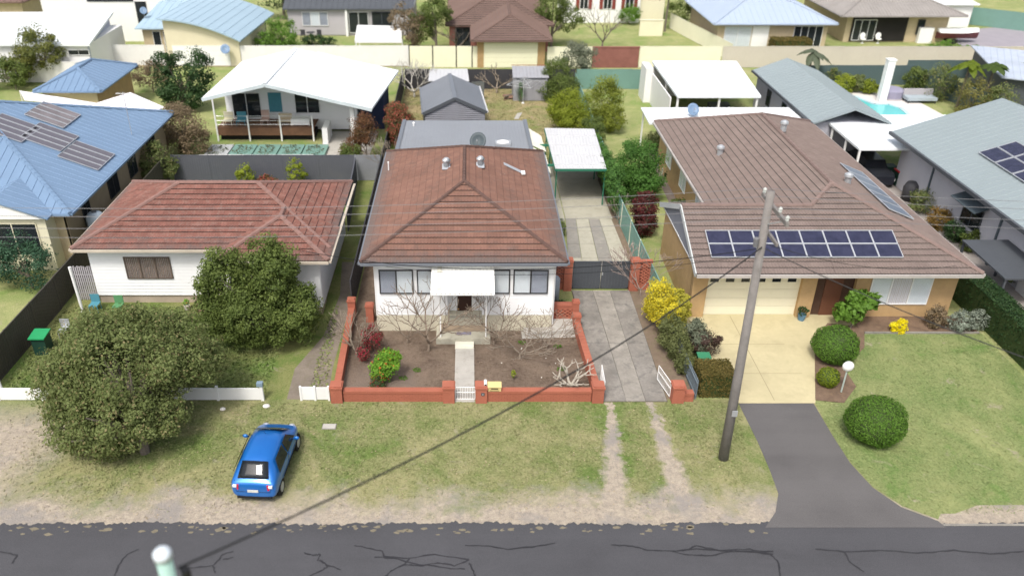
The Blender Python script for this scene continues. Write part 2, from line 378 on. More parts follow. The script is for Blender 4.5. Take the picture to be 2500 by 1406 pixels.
def inpoly(P, x, y):
    ins = np.zeros(len(x), bool); n = len(P)
    for i in range(n):
        x1, y1 = P[i][0], P[i][1]; x2, y2 = P[(i+1) % n][0], P[(i+1) % n][1]
        c = ((y1 > y) != (y2 > y)) & (x < (x2-x1)*(y-y1)/((y2-y1) if y2 != y1 else 1e-9)+x1); ins ^= c
    return ins

# ------------------------------------------------------------------ foliage
def leaf_arrays(blobs, n, size, clump=.34, nclump=16, aspect=.55, up=.25, solid=.62):
    C = []; T = []; Nn = []; S = []
    vol = np.array([b[3]*b[4]+b[4]*b[5]+b[3]*b[5] for b in blobs]); vol = vol/vol.sum()
    for b, w in zip(blobs, vol):
        k = max(6, int(n*1.35*w)); nc = nclump
        d = RNG.normal(size=(nc, 3)); d[:, 2] += up; d /= np.linalg.norm(d, axis=1)[:, None]
        rf = RNG.uniform(solid, 1.0, nc); rad = np.array(b[3:6]); cc = np.array(b[:3])+d*rad*rf[:, None]
        ct = RNG.uniform(0, 1, nc); cs = RNG.uniform(.7, 1.35, nc)*clump*min(rad)
        idx = RNG.integers(0, nc, k); off = RNG.normal(size=(k, 3)); off /= np.linalg.norm(off, axis=1)[:, None]
        off *= (RNG.uniform(0, 1, k)**.45)[:, None]
        p = cc[idx]+off*cs[idx][:, None]*np.array([1, 1, .8]); 
        nn = off*.7+d[idx]*.5+RNG.normal(size=(k, 3))*.55+np.array([0, -.15, .45]); nn /= np.linalg.norm(nn, axis=1)[:, None]
        kf = int(k*.38); df = RNG.normal(size=(kf, 3)); df /= np.linalg.norm(df, axis=1)[:, None]; df *= (RNG.uniform(.25, 1, kf)**.5)[:, None]
        nm = 1+.10*np.sin(df[:, 0]*7+b[0]*3)*np.sin(df[:, 1]*6+b[1])+.08*np.sin(df[:, 2]*9)
        p[:kf] = np.array(b[:3])+df*rad*nm[:, None]*.97; nn[:kf] = df+RNG.normal(size=(kf, 3))*.5; nn[:kf] /= np.linalg.norm(nn[:kf], axis=1)[:, None]
        C.append(p); Nn.append(nn); T.append(np.clip(ct[idx]*.55+RNG.uniform(0, .5, k)+off[:, 2]*.12, 0, 1)); S.append(RNG.uniform(.6, 1.3, k)*size)
    return np.concatenate(C), np.concatenate(Nn), np.concatenate(T), np.concatenate(S)
def leaf_mesh(name, C, Nn, T, S, m, parent=None, aspect=.55, kind=None, zmin=.02):
    ok = C[:, 2] > zmin; C, Nn, T, S = C[ok], Nn[ok], T[ok], S[ok]; k = len(C)
    a = np.cross(Nn, RNG.normal(size=(k, 3))); a /= np.linalg.norm(a, axis=1)[:, None]; b = np.cross(Nn, a)
    a *= S[:, None]*.5; b *= S[:, None]*.5*aspect
    V = np.stack([C-a, C+b, C+a, C-b], 1).reshape(-1, 3); F = np.arange(4*k).reshape(k, 4)
    return npmesh(name, V, F, m, parent, {'tint': T, 'tint2': RNG.uniform(0, 1, k)}, kind)
def shrub(name, label, cat, base, blobs, n, size, m, group=None, trunk=.05, tm=None, nclump=16, clump=.34, solid=.62, aspect=.55):
    """blobs given relative to the base"""
    t = thing(name, label, cat, base, 0, group); bx, by, bz = base
    B = [(bx+b[0], by+b[1], bz+b[2], b[3], b[4], b[5]) for b in blobs]
    leaf_mesh('crown' if 'tree' in name else 'foliage', *leaf_arrays(B, n, size, nclump=nclump, clump=clump, solid=solid), m, t, aspect)
    mb = MB()
    top = max(b[2] for b in blobs)
    mb.tube([(bx, by, bz-.02), (bx+.03, by, bz+top*.4), (bx, by+.03, bz+top)], [trunk, trunk*.8, trunk*.3], 7)
    for b in blobs:
        for q in range(4):
            d = Vector((random.uniform(-1, 1)*b[3], random.uniform(-1, 1)*b[4], random.uniform(-.3, .8)*b[5]))*.7
            s0 = Vector((bx, by, bz+b[2]*.45)); e = Vector((bx+b[0], by+b[1], bz+b[2]))+d
            mb.tube([s0, (s0+e)/2+Vector((0, 0, .1)), e], [trunk*.6, trunk*.4, trunk*.12], 5)
    mb.build('trunk' if 'tree' in name else 'stems', tm or BARK, t); return t
def clipped(name, label, base, rx, ry, rz, cz, m, n=3500, size=.07, box=False, group=None):
    t = thing(name, label, 'hedge', base, 0, group); b = Vector(base)
    if box:
        u = RNG.uniform(-1, 1, (n, 3)); ax = RNG.choice([0, 1, 2], n, p=[.25, .3, .45]); u[np.arange(n), ax] = np.where(ax == 2, 1, np.sign(u[np.arange(n), ax])); nn = np.zeros((n, 3)); nn[np.arange(n), ax] = u[np.arange(n), ax]
        P = u*np.array([rx, ry, rz])+np.array([b.x, b.y, b.z+cz])+nn*RNG.uniform(-.05, .05, (n, 1))
        # soft corners
        core = MB().box(b.x-rx+.06, b.x+rx-.06, b.y-ry+.06, b.y+ry-.06, b.z, b.z+cz+rz-.06)
    else:
        nn = RNG.normal(size=(n, 3)); nn /= np.linalg.norm(nn, axis=1)[:, None]
        P = nn*np.array([rx, ry, rz])*RNG.uniform(.92, 1.04, (n, 1))*(1+.035*np.sin(nn[:, :1]*5+rx*9)*np.cos(nn[:, 1:2]*4)+.03*np.sin(nn[:, 2:]*7+nn[:, :1]*4)+np.where(RNG.uniform(0, 1, (n, 1)) > .985, .09, 0))+np.array([b.x, b.y, b.z+cz])
        core = MB().ball((b.x, b.y, b.z+cz), rx*.93, ry*.93, rz*.93, 20, 12)
    core.build('stems', HEDGEC, t, smooth=not box)
    N2 = nn+RNG.normal(size=(n, 3))*.45; N2 /= np.linalg.norm(N2, axis=1)[:, None]
    leaf_mesh('foliage', P, N2, np.clip(RNG.uniform(0, 1, n)*.7+.15*np.sin(P[:, 0]*5+P[:, 1]*4), 0, 1), RNG.uniform(.6, 1.3, n)*size, m, t, .7); return t
def frangipani(label, base, h, spread, m=BARKP, gen=5, lean=(0, 0), seed=1, r0=.07, group=None, name='bare_tree'):
    t = thing(name, label, 'tree', base, 0, group); rnd = random.Random(seed); mb = MB(); tr = MB()
    ends = []
    def grow(p, d, L, r, g):
        sd = Vector((rnd.uniform(-1, 1), rnd.uniform(-1, 1), 0))*L*.10; q = p+d*L*.5+sd; e = q+(d+Vector((0, 0, .35 if g else .1))).normalized()*L*.5
        r1 = max(r*.70, .0105)
        (tr if g == 0 else mb).tube([p, p.lerp(q, .5)+sd*.3, q, e], [r, r*.93, (r+r1)/2, r1], 6 if g < 3 else 5)
        if g >= gen: return
        k = rnd.choice([3, 3, 4]) if g == 0 else (rnd.choice([2, 2, 2, 3]) if g < gen-1 else rnd.choice([1, 2, 2])); ph = rnd.uniform(0, 6.28)
        for i in range(k):
            a = ph+6.28*i/k+rnd.uniform(-.6, .6); sp = rnd.uniform(.6, 1.15)*spread*(1.35 if g == 0 else .85)
            nd = (d*(.7 if g == 0 else 1)+Vector((math.cos(a)*sp, math.sin(a)*sp, rnd.uniform(-.12, .12)))).normalized()
            if nd.z < .1: nd.z = .14; nd.normalize()
            grow(e, nd, h*.27*(.86**g)*rnd.uniform(.65, 1.2), r1, g+1)
    b = Vector(base)
    grow(b-Vector((0, 0, .04)), Vector((lean[0], lean[1], 1)).normalized(), h*.16, r0*.85, 0)
    tr.build('trunk', m, t, smooth=True); mb.build('branches', m, t, smooth=True); return t
def tufts(name, poly, n, h, m, keep=None, z=.0, parent=None, label=None):
    P = np.array([(p[0], p[1]) for p in poly]); x = RNG.uniform(P[:, 0].min(), P[:, 0].max(), n); y = RNG.uniform(P[:, 1].min(), P[:, 1].max(), n)
    ok = inpoly(poly, x, y)
    if keep is not None: ok &= keep(x, y)
    x, y = x[ok], y[ok]; k = len(x)
    a = RNG.uniform(0, 6.28, k); w = RNG.uniform(.03, .09, k); hh = RNG.uniform(.3, 1, k)*h
    dx, dy = np.cos(a)*w, np.sin(a)*w; tx, ty = RNG.normal(size=k)*h*.6, RNG.normal(size=k)*h*.6; zz = np.full(k, z)
    V = np.stack([np.stack([x-dx, y-dy, zz], 1), np.stack([x+dx, y+dy, zz], 1), np.stack([x+tx+dx*.3, y+ty+dy*.3, zz+hh], 1)], 1).reshape(-1, 3)
    return tag(npmesh(name, V, np.arange(3*k).reshape(k, 3), m, parent, {'tint': RNG.uniform(0, 1, k)}), label, None, None, 'stuff')

# ------------------------------------------------------------------ roofs
def frame_of(poly):
    a = [Vector(p) for p in poly]; n = Vector((0, 0, 0))
    for i in range(len(a)): n += a[i].cross(a[(i+1) % len(a)])
    n.normalize()
    if n.z < 0: n = -n
    s = Vector((-n.x*n.z, -n.y*n.z, n.x*n.x+n.y*n.y))
    s = s.normalized() if s.length > 1e-4 else Vector((0, 1, 0))
    e = s.cross(n).normalized()
    return a, n, s, e
def ribs(mb, poly, sp=.5, w=.05, h=.03):
    a, n, s, e = frame_of(poly); o = a[0]; uv = [((p-o).dot(e), (p-o).dot(s)) for p in a]
    u0 = min(u for u, v in uv); u1 = max(u for u, v in uv); k = int((u1-u0)/sp); st = (u1-u0)/max(k, 1)
    for i in range(1, k):
        u = u0+i*st; vs = []
        for j in range(len(uv)):
            (ua, va), (ub, vb) = uv[j], uv[(j+1) % len(uv)]
            if (ua > u) != (ub > u): vs.append(va+(vb-va)*(u-ua)/(ub-ua))
        vs.sort()
        for q in range(0, len(vs)-1, 2):
            if vs[q+1]-vs[q] < .1: continue
            A = o+e*u+s*vs[q]; B = o+e*u+s*vs[q+1]
            mb.add([A-e*w/2, A+e*w/2, B+e*w/2, B-e*w/2, A+n*h-e*w*.2, A+n*h+e*w*.2, B+n*h+e*w*.2, B+n*h-e*w*.2],
                   [(0, 4, 7, 3), (4, 5, 6, 7), (5, 1, 2, 6), (0, 1, 5, 4), (2, 3, 7, 6)])
    return mb
TW, TC = .30, .37
PROF = [(0, .032), (.05, .012), (.11, .006), (.155, .030), (.20, .012), (.26, .008), (.30, .032)]
def tile_verts(e, s, n, org, i, j, lift=.0):
    p0 = org+e*(i*TW)+s*(j*TC); vs = []
    for (u, h) in PROF: vs.append(p0+e*u+n*(h+.046+lift))
    for (u, h) in PROF: vs.append(p0+e*u+s*(TC+.05)+n*(h+.002+lift))
    for (u, h) in PROF: vs.append(p0+e*u-s*.004+n*(h-.012+lift))
    f = (TC-.042)/(TC+.05)
    for (u, h) in PROF: vs.append(p0+e*u+s*(TC-.042)+n*(h+.046-.044*f+lift))
    return vs
# faces: plain tile, dark front lip, darker band under the next course
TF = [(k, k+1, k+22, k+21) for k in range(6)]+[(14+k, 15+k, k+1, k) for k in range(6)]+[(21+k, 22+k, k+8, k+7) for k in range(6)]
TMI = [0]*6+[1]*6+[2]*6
def tiles(poly, m, parent, single=False, name='roof_tile', rowjit=.004):
    """real tiles laid in courses over a convex polygon; single: each tile an object of its own"""
    a, n, s, e = frame_of(poly); o = min(a, key=lambda p: p.dot(s)); u0 = min((p-o).dot(e) for p in a)
    org = o+e*(u0-.02); U = max((p-org).dot(e) for p in a); Vm = max((p-org).dot(s) for p in a)
    cen = sum(a, Vector())/len(a)
    planes = []
    for i in range(len(a)):
        p, q = a[i], a[(i+1) % len(a)]; d = (q-p).normalized(); nn = n.cross(d)
        if (cen-p).dot(nn) < 0: nn = -nn
        isE = abs((q-p).dot(s)) < .01*(q-p).length and (p-org).dot(s) < .1
        if not isE: planes.append((p, nn))
    mbF = MB(); tf = []; mi = []; cut = bmesh.new(); off = wloc(parent); shared = None
    cutl = cut.faces.layers.float.new('tint'); band_m = {TERRA: BAND1, TERRA2: BAND2}.get(m, BAND3)
    for j in range(int(Vm/TC)+1):
        for i in range(int(U/TW)+1):
            vs = tile_verts(e, s, n, org, i, j, random.uniform(0, rowjit)); cor = (vs[0], vs[6], vs[7], vs[13])
            dd = [[(c-p).dot(nn) for (p, nn) in planes] for c in cor]
            if any(all(d[k] <= 0 for d in dd) for k in range(len(planes))): continue
            full = all(x > -.01 for d in dd for x in d)
            if single:
                if full:
                    if shared is None:
                        shared = bpy.data.meshes.new(name); shared.from_pydata([tuple(v) for v in tile_verts(Vector((1, 0, 0)), Vector((0, 1, 0)), Vector((0, 0, 1)), Vector((0, 0, 0)), 0, 0)], [], TF); shared.materials.append(m); shared.materials.append(LIP); shared.materials.append(band_m); shared.polygons.foreach_set('material_index', TMI)
                    p0 = org+e*(i*TW)+s*(j*TC)+n*random.uniform(0, rowjit)-off
                    M = Matrix((e, s, n)).transposed().to_4x4(); M.translation = p0; inst(name, shared, parent, M)
                else:
                    bm = bmesh.new(); bv = [bm.verts.new(v-off) for v in vs]
                    for fi, f in enumerate(TF): bm.faces.new([bv[k] for k in f]).material_index = TMI[fi]
                    for (p, nn) in planes: bmesh.ops.bisect_plane(bm, geom=bm.verts[:]+bm.edges[:]+bm.faces[:], plane_co=p-off, plane_no=-nn, clear_outer=True)
                    if len(bm.faces) > 1:
                        me = bpy.data.meshes.new(name); bm.to_mesh(me); me.materials.append(m); me.materials.append(LIP); me.materials.append(band_m); inst(name, me, parent)
                    bm.free()
            elif full: mbF.add(vs, TF); tf += [random.random()]*18; mi += TMI
            else:
                bv = [cut.verts.new(v-off) for v in vs]; r = random.random()
                for fi, f in enumerate(TF):
                    nf = cut.faces.new([bv[k] for k in f]); nf[cutl] = r; nf.material_index = TMI[fi]
    if not single:
        if mbF.f:
            for (p, nn) in planes: bmesh.ops.bisect_plane(cut, geom=cut.verts[:]+cut.edges[:]+cut.faces[:], plane_co=p-off, plane_no=-nn, clear_outer=True)
            for v in cut.verts: v.index
            cut.verts.index_update(); base = len(mbF.v)
            mbF.v += [tuple(v.co+off) for v in cut.verts]
            for f in cut.faces: mbF.f.append(tuple(base+v.index for v in f.verts)); tf.append(f[cutl]); mi.append(f.material_index)
            ob = mbF.build('laid_tiles', m, parent, kind='stuff')
            if len(ob.data.polygons) == len(tf):
                at_ = ob.data.attributes.new('tint', 'FLOAT', 'FACE'); at_.data.foreach_set('value', tf); ob.data.materials.append(LIP); ob.data.materials.append(band_m); ob.data.polygons.foreach_set('material_index', mi)
    cut.free()
def capline(mb, A, B, r=.11, step=.4):
    A = Vector(A); B = Vector(B); k = max(1, int((B-A).length/step)); d = (B-A)/k
    for i in range(k):
        p = A+d*i; q = p+d*1.06; x = d.cross(Vector((0, 0, 1))).normalized()*r; z = Vector((0, 0, 1))
        vs = [p-x-z*.02, p-x*.6+z*.075, p+x*.6+z*.075, p+x-z*.02, q-x*.9-z*.03, q-x*.55+z*.055, q+x*.55+z*.055, q+x*.9-z*.03]
        mb.add(vs, [(0, 1, 5, 4), (1, 2, 6, 5), (2, 3, 7, 6), (0, 3, 2, 1), (4, 5, 6, 7)])
    return mb
def hip(x0, x1, y0, y1, ze, k, lo=True, hi=True):
    """polygons of a hip or gable roof, ridge along the longer side; lo/hi: is that end hipped"""
    w, d = x1-x0, y1-y0; V = Vector
    if w >= d:
        h = d/2; ym = (y0+y1)/2; zr = ze+h*k; ra = x0+(h if lo else 0); rb = x1-(h if hi else 0); A, B = V((ra, ym, zr)), V((rb, ym, zr))
        P = {'front': [V((x0, y0, ze)), V((x1, y0, ze)), B, A], 'back': [V((x1, y1, ze)), V((x0, y1, ze)), A, B]}
        c = [V((x0, y0, ze)), V((x0, y1, ze)), V((x1, y0, ze)), V((x1, y1, ze))]
        if lo: P['left'] = [c[1], c[0], A]
        if hi: P['right'] = [c[2], c[3], B]
        caps = [(A, B)]+([(c[0], A), (c[1], A)] if lo else [])+([(c[2], B), (c[3], B)] if hi else [])
        gab = ([] if lo else [[c[0], c[1], A]])+([] if hi else [[c[2], c[3], B]])
    else:
        h = w/2; xm = (x0+x1)/2; zr = ze+h*k; ra = y0+(h if lo else 0); rb = y1-(h if hi else 0); A, B = V((xm, ra, zr)), V((xm, rb, zr))
        P = {'left': [V((x0, y1, ze)), V((x0, y0, ze)), A, B], 'right': [V((x1, y0, ze)), V((x1, y1, ze)), B, A]}
        c = [V((x0, y0, ze)), V((x1, y0, ze)), V((x0, y1, ze)), V((x1, y1, ze))]
        if lo: P['front'] = [c[0], c[1], A]
        if hi: P['back'] = [c[3], c[2], B]
        caps = [(A, B)]+([(c[0], A), (c[1], A)] if lo else [])+([(c[2], B), (c[3], B)] if hi else [])
        gab = ([] if lo else [[c[0], c[1], A]])+([] if hi else [[c[2], c[3], B]])
    return P, caps, gab
def gutters(parent, edges, m, z=.0, w=.12, h=.11):
    mb = MB()
    for a, b in edges: mb.bar(Vector(a)-Vector((0, 0, .07)), Vector(b)-Vector((0, 0, .07)), w, h)
    return mb.build('gutter', m, parent)

# ------------------------------------------------------------------ walls, windows, doors, fences
def fmap(face, o):
    """local (a along wall, b outward, c up) to world for a wall face; o is a point on the wall"""
    ox, oy, oz = o
    return {'-y': lambda a, b, c: (ox+a, oy-b, oz+c), '+y': lambda a, b, c: (ox+a, oy+b, oz+c),
            '-x': lambda a, b, c: (ox-b, oy+a, oz+c), '+x': lambda a, b, c: (ox+b, oy+a, oz+c)}[face]
def fbox(mb, f, a0, a1, b0, b1, c0, c1):
    p, q = f(a0, b0, c0), f(a1, b1, c1)
    return mb.box(min(p[0], q[0]), max(p[0], q[0]), min(p[1], q[1]), max(p[1], q[1]), min(p[2], q[2]), max(p[2], q[2]))
def window(parent, o, w, h, face='-y', panes=2, frame=WINF, glass=DGLASS, blind=None, fw=.05, sill=None, name='window'):
    """frame is the part; panes and blinds its sub-parts; o = lower start corner"""
    f = fmap(face, o); mb = MB()
    fbox(mb, f, 0, w, 0, .05, 0, fw); fbox(mb, f, 0, w, 0, .05, h-fw, h); fbox(mb, f, 0, fw, 0, .05, fw, h-fw); fbox(mb, f, w-fw, w, 0, .05, fw, h-fw)
    for i in range(1, panes): fbox(mb, f, w*i/panes-fw/2, w*i/panes+fw/2, 0, .055, fw, h-fw)
    wo = mb.build(name, frame, parent)
    for i in range(panes):
        a0, a1 = w*i/panes+fw/2, w*(i+1)/panes-fw/2
        g = MB(); fbox(g, f, a0, a1, .030, .036, fw, h-fw); g.build('pane', glass, wo)
        bm_ = blind[i] if isinstance(blind, (list, tuple)) else blind
        if bm_ is not None:
            s = MB(); k = max(4, int(h/.055))
            if bm_ is CURT or bm_ is SAIL:
                kk = int((a1-a0)/.09)+1
                for q in range(kk): fbox(s, f, a0+(a1-a0)*q/kk, a0+(a1-a0)*(q+.8)/kk, .004, .012+.008*(q % 2), fw, h-fw)
            else:
                for q in range(k): fbox(s, f, a0+.01, a1-.01, .004, .02, fw+(h-2*fw)*q/k, fw+(h-2*fw)*(q+.82)/k)
            s.build('blind', bm_, wo)
        else:
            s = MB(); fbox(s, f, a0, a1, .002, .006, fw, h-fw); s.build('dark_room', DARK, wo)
    if sill:
        s = MB(); fbox(s, f, -.05, w+.05, 0, .09, -.06, 0); s.build('sill', sill, wo)
    return wo
def gdoor(parent, o, w, h, m, face='-y', panels=5, name='garage_door', lites=0):
    f = fmap(face, o); fr = MB(); fbox(fr, f, -.06, 0, 0, .05, 0, h); fbox(fr, f, w, w+.06, 0, .05, 0, h); fbox(fr, f, -.06, w+.06, 0, .05, h, h+.06)
    d = fr.build(name, m, parent)
    for i in range(panels):
        p = MB(); z0, z1 = h*i/panels, h*(i+1)/panels; fbox(p, f, 0, w, .005, .025, z0+.012, z1-.0); 
        for k in range(int(w/.6)): fbox(p, f, (k+.08)*w/int(w/.6), (k+.92)*w/int(w/.6), .025, .034, z0+.07, z1-.06)
        p.build('door_panel', m, d)
    for k in range(lites):
        p = MB(); a = w*(k+.5)/lites; fbox(p, f, a-.2, a+.2, .036, .05, h-.52, h-.34); p.build('pane', DGLASS, d)
    return d
def fence(p0, p1, h, m, label, pw=2.4, name='fence', post=None, group=None, cat='fence', z0=0, rib=.16):
    p0 = Vector((p0[0], p0[1], z0)); p1 = Vector((p1[0], p1[1], z0)); L = (p1-p0).length; k = max(1, round(L/pw)); st = L/k
    t = thing(name, label, cat, p0, math.atan2(p1.y-p0.y, p1.x-p0.x), group)
    mb = MB(); mb.box(.03, st-.03, -.006, .006, .06, h-.03)
    q = int(st/rib)
    for i in range(q): x = .05+i*(st-.1)/q; mb.box(x, x+rib*.42, -.022, .022, .08, h-.05)
    mb.box(.02, st-.02, -.028, .028, h-.06, h); mb.box(.02, st-.02, -.028, .028, .03, .09)
    me = mb.build('panel', m, t, local=True); me.location = (0, 0, 0)
    for i in range(1, k): inst('panel', me.data, t, loc=(i*st, 0, random.uniform(-.015, .015)))
    pm = MB().box(-.03, .03, -.032, .032, 0, h+.015).build('post', post or m, t, local=True)
    for i in range(1, k+1): inst('post', pm.data, t, loc=(i*st, 0, 0))
    return t
def wallbox(parent, x0, x1, y0, y1, z0, z1, m, name='wall', **kw): return MB().box(x0, x1, y0, y1, z0, z1).build(name, m, parent, **kw)
def metal_roof(parent, polys, m, th=.1, sp=.55, name='roof', w=.05, h=.03, cap=None):
    for P in polys:
        mb = MB(); a, n, s, e = frame_of(P); mb.prism(a, th); ribs(mb, a, sp, w, h); mb.build(name, m, parent)
def house(name, label, x0, x1, y0, y1, ze, k, wm, rm, ov=.5, lo=True, hi=True, kind='metal', z0=0, gut=None, cap=None, capm=None, sp=.6, cat='house'):
    """walls, roof, gutter, ridge caps of a plain house; returns the thing and its roof polygons"""
    t = thing(name, label, cat, ((x0+x1)/2, (y0+y1)/2, 0)); wallbox(t, x0, x1, y0, y1, z0, ze-.05, wm)
    P, caps, gab = hip(x0-ov, x1+ov, y0-ov, y1+ov, ze, k, lo, hi)
    MB().box(x0-ov+.03, x1+ov-.03, y0-ov+.03, y1+ov-.03, ze-.14, ze-.06).build('soffit', WHITE, t)
    if kind == 'metal': metal_roof(t, P.values(), rm, sp=sp)
    else:
        for q in P.values():
            MB().prism([p-Vector((0, 0, .03)) for p in q], .08).build('roof_deck', rm, t); tiles(q, rm, t)
    for g in gab:
        c = sum(g, Vector())/3; g2 = [c+(p-c)*.93 for p in g]; d = Vector((.08, 0, 0)) if abs(g[0].x-g[1].x) < .01 else Vector((0, .08, 0))
        d = -d if (Vector(((x0+x1)/2, (y0+y1)/2, 0))-c).dot(d) < 0 else d; g2 = [p+d*5 for p in g2]
        MB().add(g2+[p+d for p in g2], [(0, 1, 2), (5, 4, 3), (0, 3, 4, 1), (1, 4, 5, 2), (2, 5, 3, 0)]).build('gable', wm, t)
    cm = MB()
    for a, b in caps: capline(cm, a+Vector((0, 0, .03)), b+Vector((0, 0, .03)), .13)
    cm.build('ridge_cap', capm or rm, t)
    X0, X1, Y0, Y1 = x0-ov, x1+ov, y0-ov, y1+ov
    E = []
    if 'front' in P: E.append(((X0, Y0-.05, ze), (X1, Y0-.05, ze)))
    if 'back' in P: E.append(((X0, Y1+.05, ze), (X1, Y1+.05, ze)))
    if 'left' in P: E.append(((X0-.05, Y0, ze), (X0-.05, Y1, ze)))
    if 'right' in P: E.append(((X1+.05, Y0, ze), (X1+.05, Y1, ze)))
    gutters(t, E, gut or rm)
    return t, P

# ================================================================== GROUND AND ROAD
ground = sheet('ground', [(-500, -60), (500, -60), (500, 700), (-500, 700)], -.01, G_BACK)
road = sheet('road', [(-150, 12.6), (150, 12.6), (150, 20.75), (-150, 20.75)], .004, ASPH)
sheet('far_verge', [(-150, 5), (150, 5), (150, 12.7), (-150, 12.7)], .008, G_VERGE)
def ragged(x0, x1, y, amp, step=.06):
    pts = []; x = x0; ph = [random.uniform(0, 6) for _ in range(6)]
    while x < x1:
        n = sum(math.sin(x*f+p)*a for f, p, a in zip((.6, 1.7, 4.1, 9.3, 17, 31), ph, (.5, .4, .35, .3, .3, .3)))
        pts.append((x, y+amp*n+random.uniform(-.5, .5)*amp)); x += step
    return pts
drv_l, drv_r = [(10.3, 20.4), (15.6, 20.4)], None
rg = ragged(-40, 40, 20.45, .07)
ns = sheet('nature_strip', rg+[(40, 27.4), (-40, 27.4)], .010, G_VERGE)
# gravel and dead grass spilt over the road edge: little patches
mb = MB()
for i in range(130):
    x = random.uniform(-22, 10.2); y = random.gauss(20.2, .1) if random.random() < .8 else random.uniform(19.9, 20.4); r = random.uniform(.03, .16)
    if y > 20.45: continue
    k = 7; pts = [(x+math.cos(6.28*q/k)*r*random.uniform(.5, 1.4), y+math.sin(6.28*q/k)*r*.5*random.uniform(.5, 1.4), .008+.0004*(i % 5)) for q in range(k)]
    mb.add(pts, [tuple(range(k))])
sp = mat('straw_litter', (.20, .175, .125), .95, .25, 5, (.2, .18, .13), .5)
tag(mb.build('road_edge_litter', sp), 'pale dead grass spilling over the near edge of the road', kind='stuff')
# crack sealing lines on the road, traced at their real places
cracks = [[(865, 1330), (905, 1338), (935, 1345), (938, 1358), (1000, 1362), (1060, 1352), (1145, 1365)], [(915, 1358), (960, 1362), (1010, 1374), (1090, 1386), (1135, 1388)],
          [(742, 1348), (765, 1355), (782, 1352), (776, 1366), (800, 1378), (832, 1390)], [(782, 1366), (800, 1382), (780, 1394), (755, 1406)],
          [(1000, 1362), (985, 1378), (960, 1390), (940, 1406)], [(985, 1378), (1030, 1380), (1070, 1372), (1110, 1380), (1145, 1365)],
          [(1135, 1330), (1190, 1331), (1240, 1340), (1300, 1334), (1355, 1325)], [(1145, 1372), (1152, 1385), (1160, 1406)],
          [(1492, 1330), (1545, 1332), (1580, 1342), (1640, 1345), (1700, 1338), (1780, 1345), (1888, 1345)], [(1640, 1345), (1680, 1354), (1735, 1356), (1790, 1343), (1885, 1352)],
          [(1665, 1345), (1700, 1332), (1760, 1342), (1830, 1340), (1888, 1352)], [(1880, 1352), (1900, 1370), (1905, 1406)],
          [(340, 1340), (310, 1352), (290, 1378), (280, 1406)], [(440, 1388), (520, 1380), (545, 1352), (570, 1345)], [(520, 1380), (525, 1398)], [(545, 1365), (570, 1360)],
          [(0, 1345), (40, 1355), (30, 1375)], [(1990, 1340), (2060, 1346), (2150, 1342), (2240, 1350), (2330, 1343), (2420, 1352), (2500, 1345)], [(2060, 1346), (2075, 1372), (2110, 1395)]]
for ci, c in enumerate(cracks):
    m = MB(); P = [at(x, y, .009) for x, y in c]; Q = []
    for i in range(len(P)-1):
        for q in range(5): Q.append(P[i].lerp(P[i+1], q/5)+Vector((random.uniform(-.02, .02), random.uniform(-.02, .02), 0)))
    Q.append(P[-1]); vs = []
    for i, p in enumerate(Q):
        d = (Q[min(i+1, len(Q)-1)]-Q[max(i-1, 0)]).normalized(); w = random.uniform(.014, .034); n = Vector((-d.y, d.x, 0))*w
        vs += [p+n, p-n]
    for v in vs: v.z = .009+.0006*ci
    m.add(vs, [(2*i, 2*i+1, 2*i+3, 2*i+2) for i in range(len(Q)-1)]); m.build('sealed_crack', TAR if ci < 12 else TARS, road)
mb = MB(); mb.box(-150, 150, 20.0, 20.012, .0045, .0075)
mb = MB()
for i in range(1500):
    x, y = random.uniform(-18, 14), random.uniform(20.6, 27.1); r = random.uniform(.015, .045); a = random.uniform(0, 3)
    if x > 9.7: continue
    mb.add([(x+math.cos(a)*r, y+math.sin(a)*r, .03), (x-math.sin(a)*r*.5, y+math.cos(a)*r*.5, .045), (x-math.cos(a)*r, y-math.sin(a)*r, .03), (x+math.sin(a)*r*.5, y-math.cos(a)*r*.5, .035)], [(0, 1, 2, 3)])
tag(mb.build('verge_litter', mat('dry_leaf_litter', (.42, .34, .22), .95, .4, 7)), 'dry leaves and pebbles scattered over the nature strip', kind='stuff')
# neighbouring driveways
asp = [at(x, y) for x, y in [(1803, 985), (1986, 985), (2030, 1060), (2075, 1130), (2130, 1190), (2200, 1238), (2290, 1272)]]+[at(2310, 1288), at(1868, 1288), at(1893, 1250), at(1900, 1205), at(1880, 1150), at(1850, 1080)]
sheet('asphalt_driveway', asp, .020, ASPH2)
MB().box(10.6, 24.5, 20.34, 20.43, -.01, .018).build('kerb_strip', CONC)['kind'] = 'structure'
apr = [at(x, y) for x, y in [(1640, 775), (2075, 775), (2095, 800), (1990, 822), (1985, 985), (1805, 985), (1775, 900), (1690, 800)]]
apr = [Vector((10.6, 34.3, 0)), Vector((18.6, 34.3, 0)), at(2085, 800), at(2010, 800), at(1990, 985), at(1803, 985), Vector((10.9, 28.5, 0)), Vector((10.4, 31, 0))]
co = MB(); co.prism([(p.x, p.y, .035) for p in apr], .06); apron = co.build('concrete_apron', CONCY); apron['kind'] = 'structure'
jm = MB()
for y in (29.2, 31.5): jm.add([(10.9, y, .0385), (14.6, y, .0385), (14.6, y+.03, .0385), (10.9, y+.03, .0385)], [(0, 1, 2, 3)])
jm.add([(12.75, 27.3, .0395), (12.78, 27.3, .0395), (12.78, 34, .0395), (12.75, 34, .0395)], [(0, 1, 2, 3)]); jm.build('saw_joint', mat('joint_shadow_dirt', (.33, .28, .17), .95), apron, kind='stuff')
lawn_poly = [at(1990, 985), at(2010, 800), at(2100, 808), (24.2, 32.9), (24.2, 24), (24.2, 20.9), (16.5, 20.9)]+[at(x, y) for x, y in [(2290, 1268), (2200, 1234), (2130, 1186), (2075, 1126), (2030, 1056)]]
